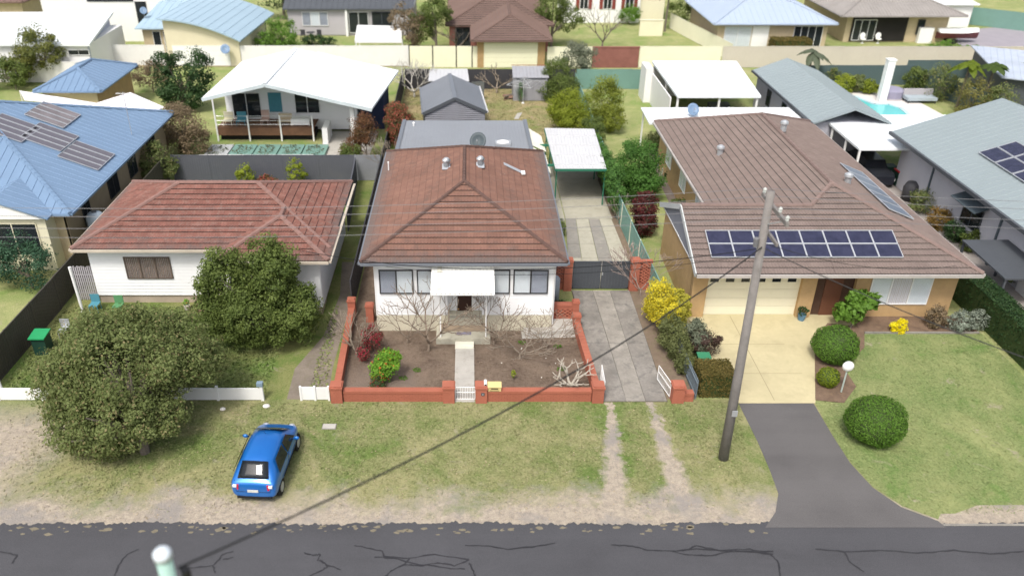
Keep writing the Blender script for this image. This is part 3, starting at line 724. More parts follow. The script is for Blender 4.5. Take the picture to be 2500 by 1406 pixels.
sheet('front_lawn', lawn_poly, .016, G_LAWN)
sheet('verge_gravel', [(16.0, 20.5), (40, 20.5), (40, 21.3), (24, 21.35), (18, 21.3)], .0185, groundmat('roadside_gravel', 'verge'))
sheet('side_yard', [(-20.3, 27.4), (-5.8, 27.4), (-5.8, 57), (-20.3, 57)], .004, G_SHADE)
sheet('left_driveway_track', [at(x, y) for x, y in [(700, 975), (800, 975), (812, 900), (850, 760), (862, 640), (835, 640), (830, 720), (790, 820), (720, 900)]], .009, mat('worn_track_soil', (.22, .185, .15), .95, .25, 1.2, (.13, .13, .06), .6))
sheet('front_garden_soil', [(-5.6, 27.4), (5.5, 27.4), (5.2, 33.6), (4.0, 33.6), (4.0, 32.7), (-4.3, 32.7), (-4.3, 54), (-5.7, 54)], .012, SOIL)
sheet('back_yard', [(-5.7, 54), (9.5, 54), (9.5, 73), (-5.7, 73)], .006, G_YARD)
sheet('side_strip_soil', [(8.2, 27.4), (9.5, 27.4), (9.5, 54), (8.6, 54), (8.6, 47), (8.75, 39), (8.2, 36.6)], .008, mat('leaf_littered_soil', (.20, .15, .11), .95, .25, 1.6, (.12, .13, .05), .6))
sheet('neighbour_side_yard', [(9.6, 27.4), (10.6, 27.4), (11, 34), (13.3, 41), (13.3, 55), (16, 80), (9.6, 80)], .005, groundmat('side_lawn_ground', 'back'))
sheet('neighbour_side_path', [at(x, y) for x, y in [(1575, 370), (1610, 365), (1680, 500), (1640, 510)]], .011, mat('brown_path', (.17, .14, .12), .95, .15, 2))
# front garden driveway: two concrete runs with a worn seam
dm = MB(); dm.prism([(5.60, 27.22, .02), (8.30, 27.22, .02), (8.29, 36.52, .02), (5.30, 36.52, .02)], .05)
drive = dm.build('driveway', mat('driveway_joint_dirt', (.11, .10, .07), .95, .2, 2)); drive['kind'] = 'structure'
CD2 = mat('aged_driveway_concrete_pale', (.31, .285, .25), .95, .28, 1.0, (.13, .125, .115), .8, .5, 22)
yy_ = [27.25, 31.6, 36.5]; ff = [0, .36, .66, 1]
for j in range(2):
    for i in range(3):
        y0, y1 = yy_[j], yy_[j+1]; q = []
        for y, d in ((y0, 0), (y0, 1), (y1, 1), (y1, 0)):
            L_ = 5.62-(y-27.25)*.032; q.append((L_+(8.28-L_)*ff[i+d]+(.008 if d == 0 else -.008)+random.uniform(-.006, .006), y+(.006 if y == y0 else -.006)))
        z = .040+random.uniform(-.003, .003); MB().prism([(a_, b_, z) for a_, b_ in q], .05).build('concrete_slab', CD2 if i == 1 else CONCD, drive)
sl = []
ys = [39.9, 42.0, 44.2, 46.4]; xs = [5.15, 5.95, 6.95, 7.75, 8.8]
ys = [36.75, 38.4, 40.1, 41.8, 43.5, 45.2]
for j in range(5):
    for i in range(4):
        grey = (i == 0 and j in (2, 3, 4)) or (i == 2 and j in (1, 2, 3, 4))
        y0, y1 = ys[j], ys[j+1]; lx = lambda y: 5.25+(y-36.75)*.075; rx = lambda y: 8.85-(y-36.75)*.02
        f = [0, .23, .50, .735, 1]
        q = [(lx(y)+(rx(y)-lx(y))*f[i+d]+(.012 if d == 0 else -.012), y+(.012 if y == y0 else -.012)) for y, d in ((y0, 0), (y0, 1), (y1, 1), (y1, 0))]
        z = .045+random.uniform(-.004, .004)
        MB().prism([(a, b, z) for a, b in q], .05).build('concrete_slab', CONCG if grey else CONCP, drive)
for j, (y0, y1) in enumerate(((45.23, 48.6), (48.63, 51.6), (51.63, 54.6))):
    MB().prism([(5.9, y0, .045), (8.75, y0, .045), (8.7, y1, .045), (5.9, y1, .045)], .05).build('concrete_slab', CONCP, drive)
MB().prism([(4.9, 38.5, .03), (5.85, 45.2, .03), (5.85, 54.4, .03), (4.2, 54.4, .03), (4.2, 38.5, .03)], .04).build('concrete_slab', CONCP, drive)
tufts('grass_tufts', [(-19, 20.6), (14, 20.6), (14, 27.2), (-19, 27.2)], 40000, .04, T_VERGE,
      lambda x, y: (RNG.uniform(0, 1, len(x)) < np.clip((y-21.2+np.sin(x*1.3)*.5)/1.8, .06, 1)*np.clip((x+18)/3.5, .1, 1))
      & (np.abs(x-(5.95-.7*(27.3-y)/5.5)) > .25+.04*(27.3-y)) & (np.abs(x-(7.55+.1*(27.3-y)/5.5)) > .25+.04*(27.3-y)) & ~((x > 9.8) & (x > 11.3-.9*(27.1-y)/4)), .012, None, 'short patchy grass of the nature strip')
tufts('lawn_tufts', lawn_poly, 16000, .03, T_LAWN, None, .016, None, 'short green grass of the neighbouring front lawn')
tufts('yard_tufts', [(-5.7, 54.5), (9.4, 54.5), (9.4, 72.8), (-5.7, 72.8)], 9000, .09, T_YARD, None, .006, None, 'dry grass of the back yard')
tufts('side_tufts', [(-20, 27.6), (-6, 27.6), (-6.5, 35), (-20, 35)], 15000, .09, tuftmat('side_yard_grass', 'shade'), lambda x, y: ~((x > -8.6) & (x < -6.8)), .004, None, 'grass of the yard left of the red brick wall')
# small clods, leaves and weeds in the front garden
mb = MB()
for i in range(420):
    x, y = random.uniform(-5.3, 5.1), random.uniform(27.6, 32.5)
    if -.75 < x < .45: continue
    r = random.uniform(.015, .05); z = .012
    mb.add([(x-r, y, z), (x, y-r*.8, z), (x+r, y, z), (x, y+r, z), (x, y, z+r*.8)], [(0, 1, 4), (1, 2, 4), (2, 3, 4), (3, 0, 4)])
tag(mb.build('soil_clods', mat('dry_clod', (.24, .18, .13), .95, .4, 9)), 'clods and dry leaves on the bare soil of the front garden', kind='stuff')
mb = MB()
for i in range(9):
    x, y = random.uniform(1, 5.1), random.uniform(27.9, 32.4); r = random.uniform(.02, .035)
    mb.lathe((x, y, .01), [(r, 0), (r*1.1, r), (r*.4, r*1.5)], 5)
tag(mb.build('white_pebbles', mat('white_stone', (.7, .68, .62), .8, .1, 5)), 'scattered white pebbles on the front garden soil', kind='stuff')

# ================================================================== FRONT BRICK WALLS
def xbox(mb, T, a0, a1, b0, b1, c0, c1):
    vs = [T(a, b, c) for c in (c0, c1) for a, b in ((a0, b0), (a1, b0), (a1, b1), (a0, b1))]
    return mb.add(vs, [(0, 3, 2, 1), (4, 5, 6, 7), (0, 1, 5, 4), (1, 2, 6, 5), (2, 3, 7, 6), (3, 0, 4, 7)])
def brun(core, br, cap, p0, p1, h, t=.24, pat=None):
    p0 = Vector((*p0, 0)); p1 = Vector((*p1, 0)); L = (p1-p0).length; d = (p1-p0)/L; n = Vector((-d.y, d.x, 0)); T = lambda a, b, c: p0+d*a+n*b+Vector((0, 0, c))
    xbox(core, T, 0, L, -t/2+.007, t/2-.007, -.02, h-.115); nc = int((h-.12)/.086); ch = (h-.12)/nc
    for j in range(nc):
        a = -(j % 2)*.12
        while a < L-.03:
            a0, a1 = max(a+.005, 0), min(a+.235, L); 
            if a1-a0 > .03:
                for sgn in (-1, 1): xbox(br, T, a0, a1, sgn*t/2-.02*(sgn > 0), sgn*t/2+.02*(sgn < 0), j*ch+.01, (j+1)*ch)
            a += .24
    k = int(L/.08)
    for i in range(k): a = L*i/k; xbox(cap, T, a+.004, a+L/k-.004, -t/2-.025, t/2+.025, h-.112, h+random.uniform(-.003, .003))
    xbox(cap, T, 0, L, -t/2-.018, t/2+.018, h-.115, h-.012)
def pillar(parent, x, y, w, h, name='pillar'):
    core = MB().box(x-w/2+.007, x+w/2-.007, y-w/2+.007, y+w/2-.007, -.02, h-.1); nc = int((h-.1)/.086); ch = (h-.1)/nc
    for j in range(nc):
        for q in range(4):
            r = Matrix.Rotation(q*math.pi/2, 3, 'Z'); T = lambda a, b, c: Vector((x, y, 0))+r@Vector((a, b, c)); k = 2; o = (j % 2)*.06
            for i in range(k): 
                a0 = -w/2+i*w/k+(o if i else 0); a1 = -w/2+(i+1)*w/k+(o if i+1 < k else 0); xbox(core, T, a0+.005, a1-.005, -w/2, -w/2+.02, j*ch+.01, (j+1)*ch)
    for i in range(int(w/.08)):
        a = -w/2-.03+(w+.06)*i/int(w/.08); core.box(x+a+.003, x+a+(w+.06)/int(w/.08)-.003, y-w/2-.03, y+w/2+.03, h-.1, h-.02)
    core.box(x-w/2+.02, x+w/2-.02, y-w/2+.02, y+w/2-.02, h-.02, h+.03)
    return core.build(name, BRICK, parent)
def garden_wall(label, runs, pils, loc):
    t = thing('brick_wall', label, 'brick wall', loc); core, br, cap = MB(), MB(), MB()
    for r in runs: brun(core, br, cap, *r)
    if runs:
        core.build('mortar', MORT, t); br.build('brick', BRICK, t, kind='stuff'); cap.build('capping', BRICK, t, kind='stuff')
    for p in pils: pillar(t, *p)
    return t
WY = 27.36
gwL = garden_wall('low red brick garden wall left of the small white gate, running back to the house', [((-5.2, WY), (-1.05, WY), .56), ((-5.5, 27.6), (-5.68, 33.9), .56)],
                  [(-5.47, WY, .48, .82), (-.82, WY, .48, .82), (-5.68, 34.1, .36, .95)], (-5.5, WY, 0))
gwR = garden_wall('low red brick garden wall between the small white gate and the driveway', [((.77, WY), (5.1, WY), .56), ((5.36, 27.6), (5.12, 32.6), .56)],
                  [(.53, WY, .48, .82), (5.36, WY, .48, .82), (5.1, 32.75, .34, .9)], (5.3, WY, 0))
gwS = garden_wall('short brick stub and pillar on the right side of the driveway mouth', [((8.95, WY), (9.35, WY), .45)], [(8.68, WY, .5, .85)], (8.68, WY, 0))
garden_wall('single brick pillar beside the left corner of the white house', [], [(-4.75, 33.6, .36, .95)], (-4.75, 33.6, 0))
# pierced screen wall between house corner and driveway
t = thing('screen_wall', 'pierced brick screen wall joining the house corner to the driveway', 'brick wall', (4.5, 33.5, 0))
br = MB(); X0, X1 = 3.95, 5.0
for j in range(8):
    z = .28+j*.086
    if j in (0, 6, 7): br.box(X0, X1, 33.38, 33.6, z, z+.082)
    else:
        a = X0+(j % 2)*.12
        while a < X1-.02: br.box(a, min(a+.13, X1), 33.38, 33.6, z, z+.082); a += .24
for i in range(13): br.box(X0+i*.081, X0+i*.081+.074, 33.34, 33.64, .97, 1.06)
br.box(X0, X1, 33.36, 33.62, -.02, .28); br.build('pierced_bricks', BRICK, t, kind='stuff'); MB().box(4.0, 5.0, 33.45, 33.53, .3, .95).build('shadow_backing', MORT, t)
pillar(t, 5.12, 33.5, .3, 1.2)
# gate walls and colour steel gate across the driveway
t = thing('gate_wall', 'tall red brick gate pillar with pierced wall beside the water tank', 'brick wall', (5.1, 36.7, 0))
pillar(t, 5.08, 36.7, .42, 1.75); br = MB(); br.box(3.95, 4.86, 36.62, 36.78, 0, .35)
for j in range(15):
    a = 3.95+(j % 2)*.12
    while a < 4.83: br.box(a, min(a+.15, 4.86), 36.6, 36.8, .35+j*.086, .35+j*.086+.08); a += .24
br.box(3.95, 4.86, 36.6, 36.8, 1.62, 1.7); br.build('pierced_bricks', BRICK, t, kind='stuff')
t = thing('gate_wall', 'tall red brick gate pillar with pierced wall behind the bare climber', 'brick wall', (8.5, 36.75, 0))
pillar(t, 8.48, 36.7, .46, 1.75); br = MB(); br.box(8.74, 9.35, 36.62, 36.78, 0, .35)
for j in range(15):
    a = 8.74+(j % 2)*.12
    while a < 9.3: br.box(a, min(a+.15, 9.35), 36.6, 36.8, .35+j*.086, .35+j*.086+.08); a += .24
br.box(8.74, 9.35, 36.6, 36.8, 1.62, 1.7); br.build('pierced_bricks', BRICK, t, kind='stuff')
t = thing('driveway_gate', 'grey ribbed steel double gate closed between two brick pillars', 'gate', (6.8, 36.7, 0))
for (a, b) in ((5.33, 6.76), (6.80, 8.22)):
    mb = MB(); mb.box(a, b, 36.69, 36.70, .1, 1.6)
    k = 8
    for i in range(k): x = a+.06+(b-a-.12)*i/k; mb.box(x, x+.075, 36.672, 36.715, .12, 1.58)
    lf = mb.build('leaf', SLATE, t); fr = MB(); fr.box(a, b, 36.66, 36.72, 1.57, 1.63); fr.box(a, b, 36.66, 36.72, .06, .12); fr.box(a, a+.05, 36.66, 36.73, .06, 1.63); fr.box(b-.05, b, 36.66, 36.73, .06, 1.63)
    fr.build('leaf_frame', SLATE, lf)
    if a > 6: MB().box(6.82, 6.87, 36.62, 36.655, .85, 1.0).build('latch', GALV, lf)

# small white gates
def wgate(label, p0, p1, h=.62):
    p0 = Vector((*p0, 0)); p1 = Vector((*p1, 0)); L = (p1-p0).length; t = thing('garden_gate', label, 'gate', p0, math.atan2(p1.y-p0.y, p1.x-p0.x), None)
    f = MB(); z0 = .08
    for z in (z0, h*.62, h): f.tube([(0, 0, z), (L, 0, z)], .017, 6)
    for x in (0, L): f.tube([(x, 0, z0), (x, 0, h)], .018, 6)
    f.build('gate_frame', WHITE, t, local=True); k = max(5, int(L/.1))
    b0 = None
    for i in range(1, k):
        if b0 is None: b0 = MB().tube([(0, 0, z0), (0, 0, h)], .009, 5).build('bar', WHITE, t, local=True, loc=(L*i/k, 0, 0))
        else: inst('bar', b0.data, t, loc=(L*i/k, 0, 0))
    return t
wgate('small white barred pedestrian gate between two brick pillars', (-.55, 27.34), (.27, 27.34), .68)
wgate('white barred driveway gate swung open beside the right brick stub', (8.42, 27.5), (8.16, 28.75), .78)
wgate('white barred driveway gate folded back along the corner brick pillar', (5.68, 27.6), (5.72, 28.8), .78)
# path, steps, porch
path = thing('garden_path', 'narrow pale concrete path from the white gate to the porch', 'path', (-.17, 29.3, 0))
ys = [27.2, 28.25, 29.3, 30.3, 31.2]
for a, b in zip(ys, ys[1:]): MB().box(-.60, .25, a+.008, b-.008, 0, .05+random.uniform(-.003, .003)).build('concrete_slab', PATHC, path)
# letterbox, paper tube, bell plate
t = thing('letterbox', 'cream metal letterbox on the brick wall right of the path', 'letterbox', (1.07, WY, .56))
MB().box(.80, 1.34, 27.2, 27.5, .565, .80).build('box', mat('cream_letterbox', (.66, .52, .24), .5, .06, 3), t)
mb = MB(); mb.prism([(.78, 27.17, .80), (1.36, 27.17, .80), (1.36, 27.53, .84), (.78, 27.53, .84)], .03); mb.build('lid', mat('cream_letterbox', (.66, .52, .24)), t)
MB().box(.92, 1.22, 27.192, 27.199, .68, .73).build('slot', DARK, t); MB().box(.88, 1.26, 27.18, 27.19, .60, .64).build('number_plate', mat('number_plate_grey', (.3, .24, .12)), t)
t = thing('paper_tube', 'white newspaper tube lying beside the cream letterbox', 'paper tube', (.72, WY, .56))
mb = MB(); mb.tube([(.70, 27.22, .87), (.70, 27.55, .87)], .065, 12); mb.build('tube', WHITE, t, smooth=False); MB().tube([(.70, 27.214, .87), (.70, 27.222, .87)], .05, 12).build('opening', DARK, t)
t = thing('intercom', 'small grey intercom plate on the pillar right of the white gate', 'intercom', (.58, 27.1, .5)); MB().box(.52, .66, 27.095, 27.118, .42, .56).build('plate', SLATE, t); MB().tube([(.59, 27.085, .49), (.59, 27.096, .49)], .03, 8).build('button', GALV, t)

# ================================================================== THE WHITE HOUSE
HX0, HX1, HY0, HY1 = -4.32, 3.92, 32.72, 45.9; FZ = .88; EZ = 3.9; EX0, EX1, EY0, EY1 = -4.84, 4.41, 32.2, 46.3; K = 1.98/4.625
hs_ = thing('white_house', 'white weatherboard house with terracotta tiled hip roof and front porch', 'house', (-.2, 38, 0))
wallbox(hs_, HX0, HX1, HY0, HY1, 0, FZ-.02, PLINTH, 'plinth')
wallbox(hs_, HX0+.03, HX1-.03, HY0+.45, HY1, FZ-.02, EZ-.1, WBOARD, 'wall')
DX0, DX1 = -.98, .62        # porch recess
for (a, b) in ((HX0+.03, DX0), (DX1, HX1-.03)): wallbox(hs_, a, b, HY0+.03, HY0+.45, FZ-.02, EZ-.1, WBOARD, 'wall')
wallbox(hs_, DX0, DX1, HY0+.03, HY0+.45, 3.05, EZ-.1, WBOARD, 'wall')
BH = .172; nb = int((EZ-.12-FZ)/BH)
def board(parent, face, o, L, z, m=WBOARD, bh=BH):
    f = fmap(face, o); q = [(0, .006), (0, .030), (bh, .012), (bh, .0)]
    vs = [f(a, b, c) for a in (0, L) for c, b in q]
    return MB().add(vs, [(0, 1, 2, 3), (7, 6, 5, 4), (0, 4, 5, 1), (1, 5, 6, 2), (2, 6, 7, 3), (3, 7, 4, 0)]).build('weatherboard', m, parent)
for j in range(nb):
    z = FZ+j*BH
    if z < 2.98:
        board(hs_, '-y', (HX0, HY0+.03, z), DX0-HX0, z); board(hs_, '-y', (DX1, HY0+.03, z), HX1-DX1, z)
        board(hs_, '-y', (DX0, HY0+.45, z), .38, z); board(hs_, '-y', (DX1-.38, HY0+.45, z), .38, z)
    else: board(hs_, '-y', (HX0, HY0+.03, z), HX1-HX0, z)
    board(hs_, '-x', (HX0+.03, HY0+.03, z), HY1-HY0-.03, z); board(hs_, '+x', (HX1-.03, HY0+.03, z), HY1-HY0-.03, z)
for x in (HX0-.01, HX1-.06): wallbox(hs_, x, x+.07, HY0-.012, HY0+.05, FZ, EZ-.1, WHITE, 'corner_trim')
# front door in the recess
dr = MB(); yy = HY0+.45
dr.box(-.62, -.53, yy-.05, yy, .84, 2.98); dr.box(.15, .24, yy-.05, yy, .84, 2.98); dr.box(-.62, .24, yy-.05, yy, 2.9, 2.98); do = dr.build('front_door', WHITE, hs_)
MB().box(-.53, .15, yy-.03, yy-.01, .86, 2.9).build('screen', DOORB, do); MB().box(.08, .12, yy-.05, yy-.03, 1.8, 1.9).build('handle', BRASS, do)
for x in (-.49, .11): MB().ball((x, yy-.08, .98), .05, .05, .04, 8, 6).build('ornament', BRASS, do)
# windows (measured on the wall plane)
def wz(x, y): return aty(x, y, HY0)
def front_window(xa, xb, panes, blind):
    a = wz(xa, 658); b = wz(xb, 716); a2 = wz(xb, 658)
    return window(hs_, (a.x, HY0-.012, b.z), a2.x-a.x, a.z-b.z, '-y', panes, WINF, GLASS, blind, fw=.055)
front_window(924, 1008, 2, (GREYB, BLIND)); front_window(1017, 1100, 2, (BLIND, BLIND)); front_window(1160, 1246, 2, (BLIND, BLIND)); front_window(1254, 1340, 2, (BLIND, GREYB))
for (y, w) in ((36, 1.4), (40, 1.6), (43.5, .9)): window(hs_, (HX1+.008, y, 2.0), w, 1.1, '+x', 2, WINF, DGLASS, None); window(hs_, (HX0-.008, y, 2.0), w, 1.1, '-x', 2, WINF, DGLASS, None)
MB().box(HX0-.4, HX1+.4, HY0-.45, HY1+.35, EZ-.13, EZ-.1).build('soffit', WHITE, hs_)
# roof: front hip laid tile by tile, other slopes the same tiles joined
P, caps, _g = hip(EX0, EX1, EY0, EY1, EZ, K)
for nm, q in P.items():
    MB().prism([p-Vector((0, 0, .02)) for p in q], .07).build('roof_deck', TERRA, hs_)
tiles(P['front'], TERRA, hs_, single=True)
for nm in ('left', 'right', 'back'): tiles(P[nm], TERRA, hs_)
cm = MB()
for a, b in caps: capline(cm, a+Vector((0, 0, .07)), b+Vector((0, 0, .07)), .095, .36)
cm.build('ridge_cap', CAPM, hs_, kind='stuff')
gutters(hs_, [((EX0, EY0-.06, EZ+.02), (EX1, EY0-.06, EZ+.02)), ((EX0-.06, EY0, EZ+.02), (EX0-.06, EY1, EZ+.02)), ((EX1+.06, EY0, EZ+.02), (EX1+.06, EY1, EZ+.02))], GREYM, w=.11, h=.1)
MB().tube([(HX1+.04, HY0+.1, .1), (HX1+.04, HY0+.1, EZ-.2)], .04, 8).build('downpipe', WHITE, hs_)
def roofpt(side, px, py):
    a, n, s, e = frame_of(P[side]); p = atp(px, py, a[0], n); return p, n
def turbine(label, px, py, side):
    p, n = roofpt(side, px, py); t = thing('roof_ventilator', label, 'roof ventilator', p, 0, 'ventilators on the terracotta roof')
    x, y, z = p; MB().prism([(x-.22, y-.3, z+.08-.0), (x+.2, y-.3, z+.08), (x+.2, y+.2, z+.2), (x-.22, y+.2, z+.2)], .02).build('flashing', LEAD, t)
    MB().lathe((x, y, z), [(.15, 0), (.15, .32), (.16, .33)], 14).build('neck', GALV, t, smooth=True)
    m = MB(); k = 16
    for i in range(k):
        a = 6.283*i/k; A = [Vector((x+math.cos(a+d)*r, y+math.sin(a+d)*r, z+h)) for d, r, h in ((0, .15, .33), (.05, .21, .40), (.1, .215, .47), (.15, .13, .56), (.45, .13, .56), (.42, .19, .47), (.38, .185, .40), (.32, .13, .33))]
        m.add(A, [(0, 1, 6, 7), (1, 2, 5, 6), (2, 3, 4, 5)])
    m.lathe((x, y, z), [(.11, .33), (.15, .45), (.1, .56)], 12); m.build('turbine', GALV, t); MB().lathe((x, y, z), [(.14, .555), (.10, .585), (.02, .60)], 14).build('cap', GALV, t)
turbine('spinning metal roof ventilator left of the ridge', 1090, 412, 'left'); turbine('spinning metal roof ventilator right of the ridge', 1173, 408, 'right')
# repair patches and flashings
p, n = roofpt('right', 1228, 403); q, n = roofpt('right', 1274, 425)
t = thing('roof_flashing', 'long grey flashing sheet on the right slope of the terracotta roof', 'flashing', p)
d = (q-p); w = Vector((0, 1, 0))*.18
mb = MB(); z = n*.1; mb.prism([p+z-w, q+z-w, q+z+w, p+z+w], .02); mb.build('sheet', LEAD, t); MB().cb(q+n*.15-Vector((0, .15, 0)), (.2, .45, .06)).build('end_piece', WHITE, t)
p, n = roofpt('left', 949, 418); t = thing('vent_pipe', 'white vent pipe near the left eave of the terracotta roof', 'vent pipe', p)
MB().tube([p, p+Vector((0, 0, .5))], .035, 8).build('pipe', WHITE, t); MB().lathe(p+Vector((0, 0, .5)), [(.05, 0), (.05, .04), (.01, .06)], 8).build('cowl', WHITE, t)
# awning
A0 = aty(1055, 643, 32.62); A1 = aty(1205, 643, 32.62); B0 = aty(1052, 717, 31.15); B1 = aty(1207, 717, 31.15)
aw = thing('porch_awning', 'white corrugated awning sloping over the front porch', 'awning', ((A0.x+A1.x)/2, 31.9, 0))
mb = MB(); k = 56; vs = []
for i in range(k+1):
    f = i/k; h = .018*math.sin(f*k*math.pi/2)
    vs += [A0.lerp(A1, f)+Vector((0, 0, h)), B0.lerp(B1, f)+Vector((0, 0, h)), A0.lerp(A1, f)+Vector((0, 0, h-.012)), B0.lerp(B1, f)+Vector((0, 0, h-.012))]
for i in range(k): b = 4*i; mb.add([], []); 
mb.add(vs, [(4*i, 4*i+1, 4*i+5, 4*i+4) for i in range(k)]+[(4*i+2, 4*i+6, 4*i+7, 4*i+3) for i in range(k)]+[(4*i+1, 4*i+3, 4*i+7, 4*i+5) for i in range(k)])
mb.build('roof_sheet', mat('white_awning', (.84, .84, .80), .5, .02, .5, (.72, .70, .62), .35, 0), aw)
q_ = [A0.lerp(A1, .09), A0.lerp(A1, .16), B0.lerp(B1, .16).lerp(A0.lerp(A1, .16), .12), B0.lerp(B1, .09).lerp(A0.lerp(A1, .09), .12)]; q_ = [p+Vector((0, -.02, .045)) for p in q_]; MB().prism(q_, .008).build('replaced_sheet', mat('aged_sheet', (.60, .58, .50), .6, .1, 2), aw)
fr = MB()
for a, b in ((A0, B0), (A1, B1), (B0, B1), (A0.lerp(A1, .5), B0.lerp(B1, .5))): fr.bar(a-Vector((0, 0, .06)), b-Vector((0, 0, .06)), .04, .05)
fr.build('awning_frame', WHITE, aw)
for px in (1076, 1186):
    b = at(px, 822, .30); MB().tube([(b.x, b.y, .28), (b.x, b.y, B0.z-.05)], .033, 10).build('post', WHITE, aw)
porch = thing('porch_slab', 'pale concrete porch slab with a low step in front of the door', 'porch', (-.2, 32.1, 0))
MB().box(-1.5, 1.0, 31.55, 32.70, 0, .30).build('slab', CONCP, porch); MB().box(-1.36, .85, 32.2, 32.70, .30, .44).build('upper_step', mat('brown_step_tile', (.32, .25, .18), .85, .1, 2), porch)
MB().box(-.62, .24, 31.15, 31.54, 0, .17).build('lower_step', CREAMW, porch); MB().box(-.97, .61, 32.5, 33.2, .44, .84).build('threshold', CONCP, porch)
t = thing('door_mat', 'grey doormat lying on the porch slab', 'door mat', (-.2, 31.95, .44)); m = MB().box(-.56, .12, 32.0-.1, 32.12, .302, .325).build('mat', MATG, t); MB().box(-.50, .06, 31.95, 32.07, .325, .329).build('mat_field', mat('mat_field', (.26, .25, .33), .95), t)
sheet('side_ramp', [(2.5, 32.0), (5.05, 32.15), (4.95, 33.3), (4.0, 33.3), (4.0, 32.7), (2.5, 32.7)], .016, PATHC)
MB().prism([(2.6, 32.25, .1), (4.95, 32.4, .30), (4.95, 33.25, .34), (3.95, 33.25, .34), (3.95, 32.68, .25), (2.6, 32.68, .2)], .28).build('concrete_ramp', PATHC)['kind'] = 'structure'
# water tank beside house
t = thing('water_tank', 'slim grey water heater standing at the right side wall of the house', 'water heater', (4.2, 35.0, 0)); MB().lathe((4.22, 35.0, 0), [(.27, .05), (.27, 1.55), (.2, 1.66), (.05, 1.7)], 18).build('cylinder', mat('heater_grey', (.27, .30, .34), .5), t, smooth=True); MB().box(4.1, 4.34, 34.72, 34.76, .4, .7).build('cover_plate', GREYM, t)

# ------------------------------------------------------------------ rear extension with low grey roof
ex = thing('rear_extension', 'low grey metal roofed extension behind the terracotta roof', 'extension', (-.2, 50.3, 0))
wallbox(ex, -4.2, 3.72, 46.0, 54.1, 0, 3.0, WBOARD)
rf = [Vector((-4.45, 46.35, 3.32)), Vector((3.92, 46.35, 3.32)), Vector((3.85, 54.35, 3.2)), Vector((-4.40, 54.35, 3.2))]
metal_roof(ex, [rf], LGREYM, .12, .2, h=.010, w=.03)
for a, b in ((rf[0], rf[3]), (rf[1], rf[2])): MB().bar(a+Vector((0, 0, .05)), b+Vector((0, 0, .05)), .24, .05).build('barge_flashing', GREYM, ex)
p = aty(1250, 366, 46.6); MB().box(2.0, 3.9, 46.36, 46.5, 3.34, 3.45).build('box_gutter', WHITE, ex)
t = thing('skylight', 'small white domed skylight on the grey extension roof', 'skylight', at(1228, 346, 3.4)); b = at(1228, 350, 3.36)
MB().box(b.x-.48, b.x+.48, b.y-.35, b.y+.35, 3.30, 3.44).build('frame', GALV, t); MB().ball((b.x, b.y, 3.43), .42, .30, .13, 14, 6).build('dome', WHITE, t, smooth=True)
b = at(1010, 305, 3.3); t = thing('roof_vent', 'tiny white vent at the back left of the grey extension roof', 'vent', b); MB().lathe((b.x, b.y, 3.2), [(.05, 0), (.05, .2), (.09, .21), (.06, .28), (.01, .3)], 8).build('cap', WHITE, t)
def dish(label, base, r, h, face, m=None, group=None):
    t = thing('satellite_dish', label, 'satellite dish', base, face, group); n = 16; vs = [(0, 0, 0)]; fs = []; mm = m or mat('dish_grey', (.06, .08, .09), .5, .06, 2)
    for j in range(1, 4):
        for i in range(n): a = 6.283*i/n; rr = r*j/3; vs.append((math.cos(a)*rr, -.28*r*(j/3)**2, math.sin(a)*rr*1.08))
    fs += [(0, 1+i, 1+(i+1) % n) for i in range(n)]
    for j in range(2): fs += [(1+j*n+i, 1+(j+1)*n+i, 1+(j+1)*n+(i+1) % n, 1+j*n+(i+1) % n) for i in range(n)]
    M = Matrix.Rotation(R(-35), 3, 'X'); vs = [M@Vector(v)+Vector((0, 0, h)) for v in vs]; mb = MB().add(vs, fs); o = mb.build('reflector', mm, t, local=True, smooth=True)
    sm = o.modifiers.new('thick', 'SOLIDIFY'); sm.thickness = .02
    MB().tube([(0, .02, 0), (0, .02, h-.05)], .025, 7).build('mast', GALV, t, local=True); f = Vector((0, -r*.95, h+r*.45))
    MB().tube([Vector((0, -.02, h-r*.8)), f], .014, 5).cb(f, (.07, .1, .08)).build('feed_arm', GALV, t, local=True); return t
p = at(1167, 362, 3.35); dish('grey satellite dish standing on the flat extension roof behind the ridge', (p.x, 47.9, 3.3), .5, .7, R(-10))
# cream canvas awnings on the right side of the extension
for i, (y0, y1) in enumerate(((46.8, 50.4), (50.5, 54.0))):
    t = thing('side_awning', ['cream sloping awning nearest the terracotta roof, right of the extension', 'cream sloping awning at the far end, right of the extension'][i], 'awning', (4.3, (y0+y1)/2, 0), 0, 'cream awnings beside the extension')
    q = [Vector((3.74, y0, 3.0)), Vector((5.05, y0+.1, 2.35)), Vector((4.95, y1-.35, 2.35)), Vector((3.74, y1, 3.0))]
    m = MB(); m.prism(q, .03); ribs(m, q, .3, .05, .02); m.build('canvas', CREAMW, t)
    m = MB()
    for yy in (y0+.15, y1-.4): m.bar((3.74, yy, 2.2), (4.95, yy, 2.34), .03)
    m.build('bracket', WHITE, t)
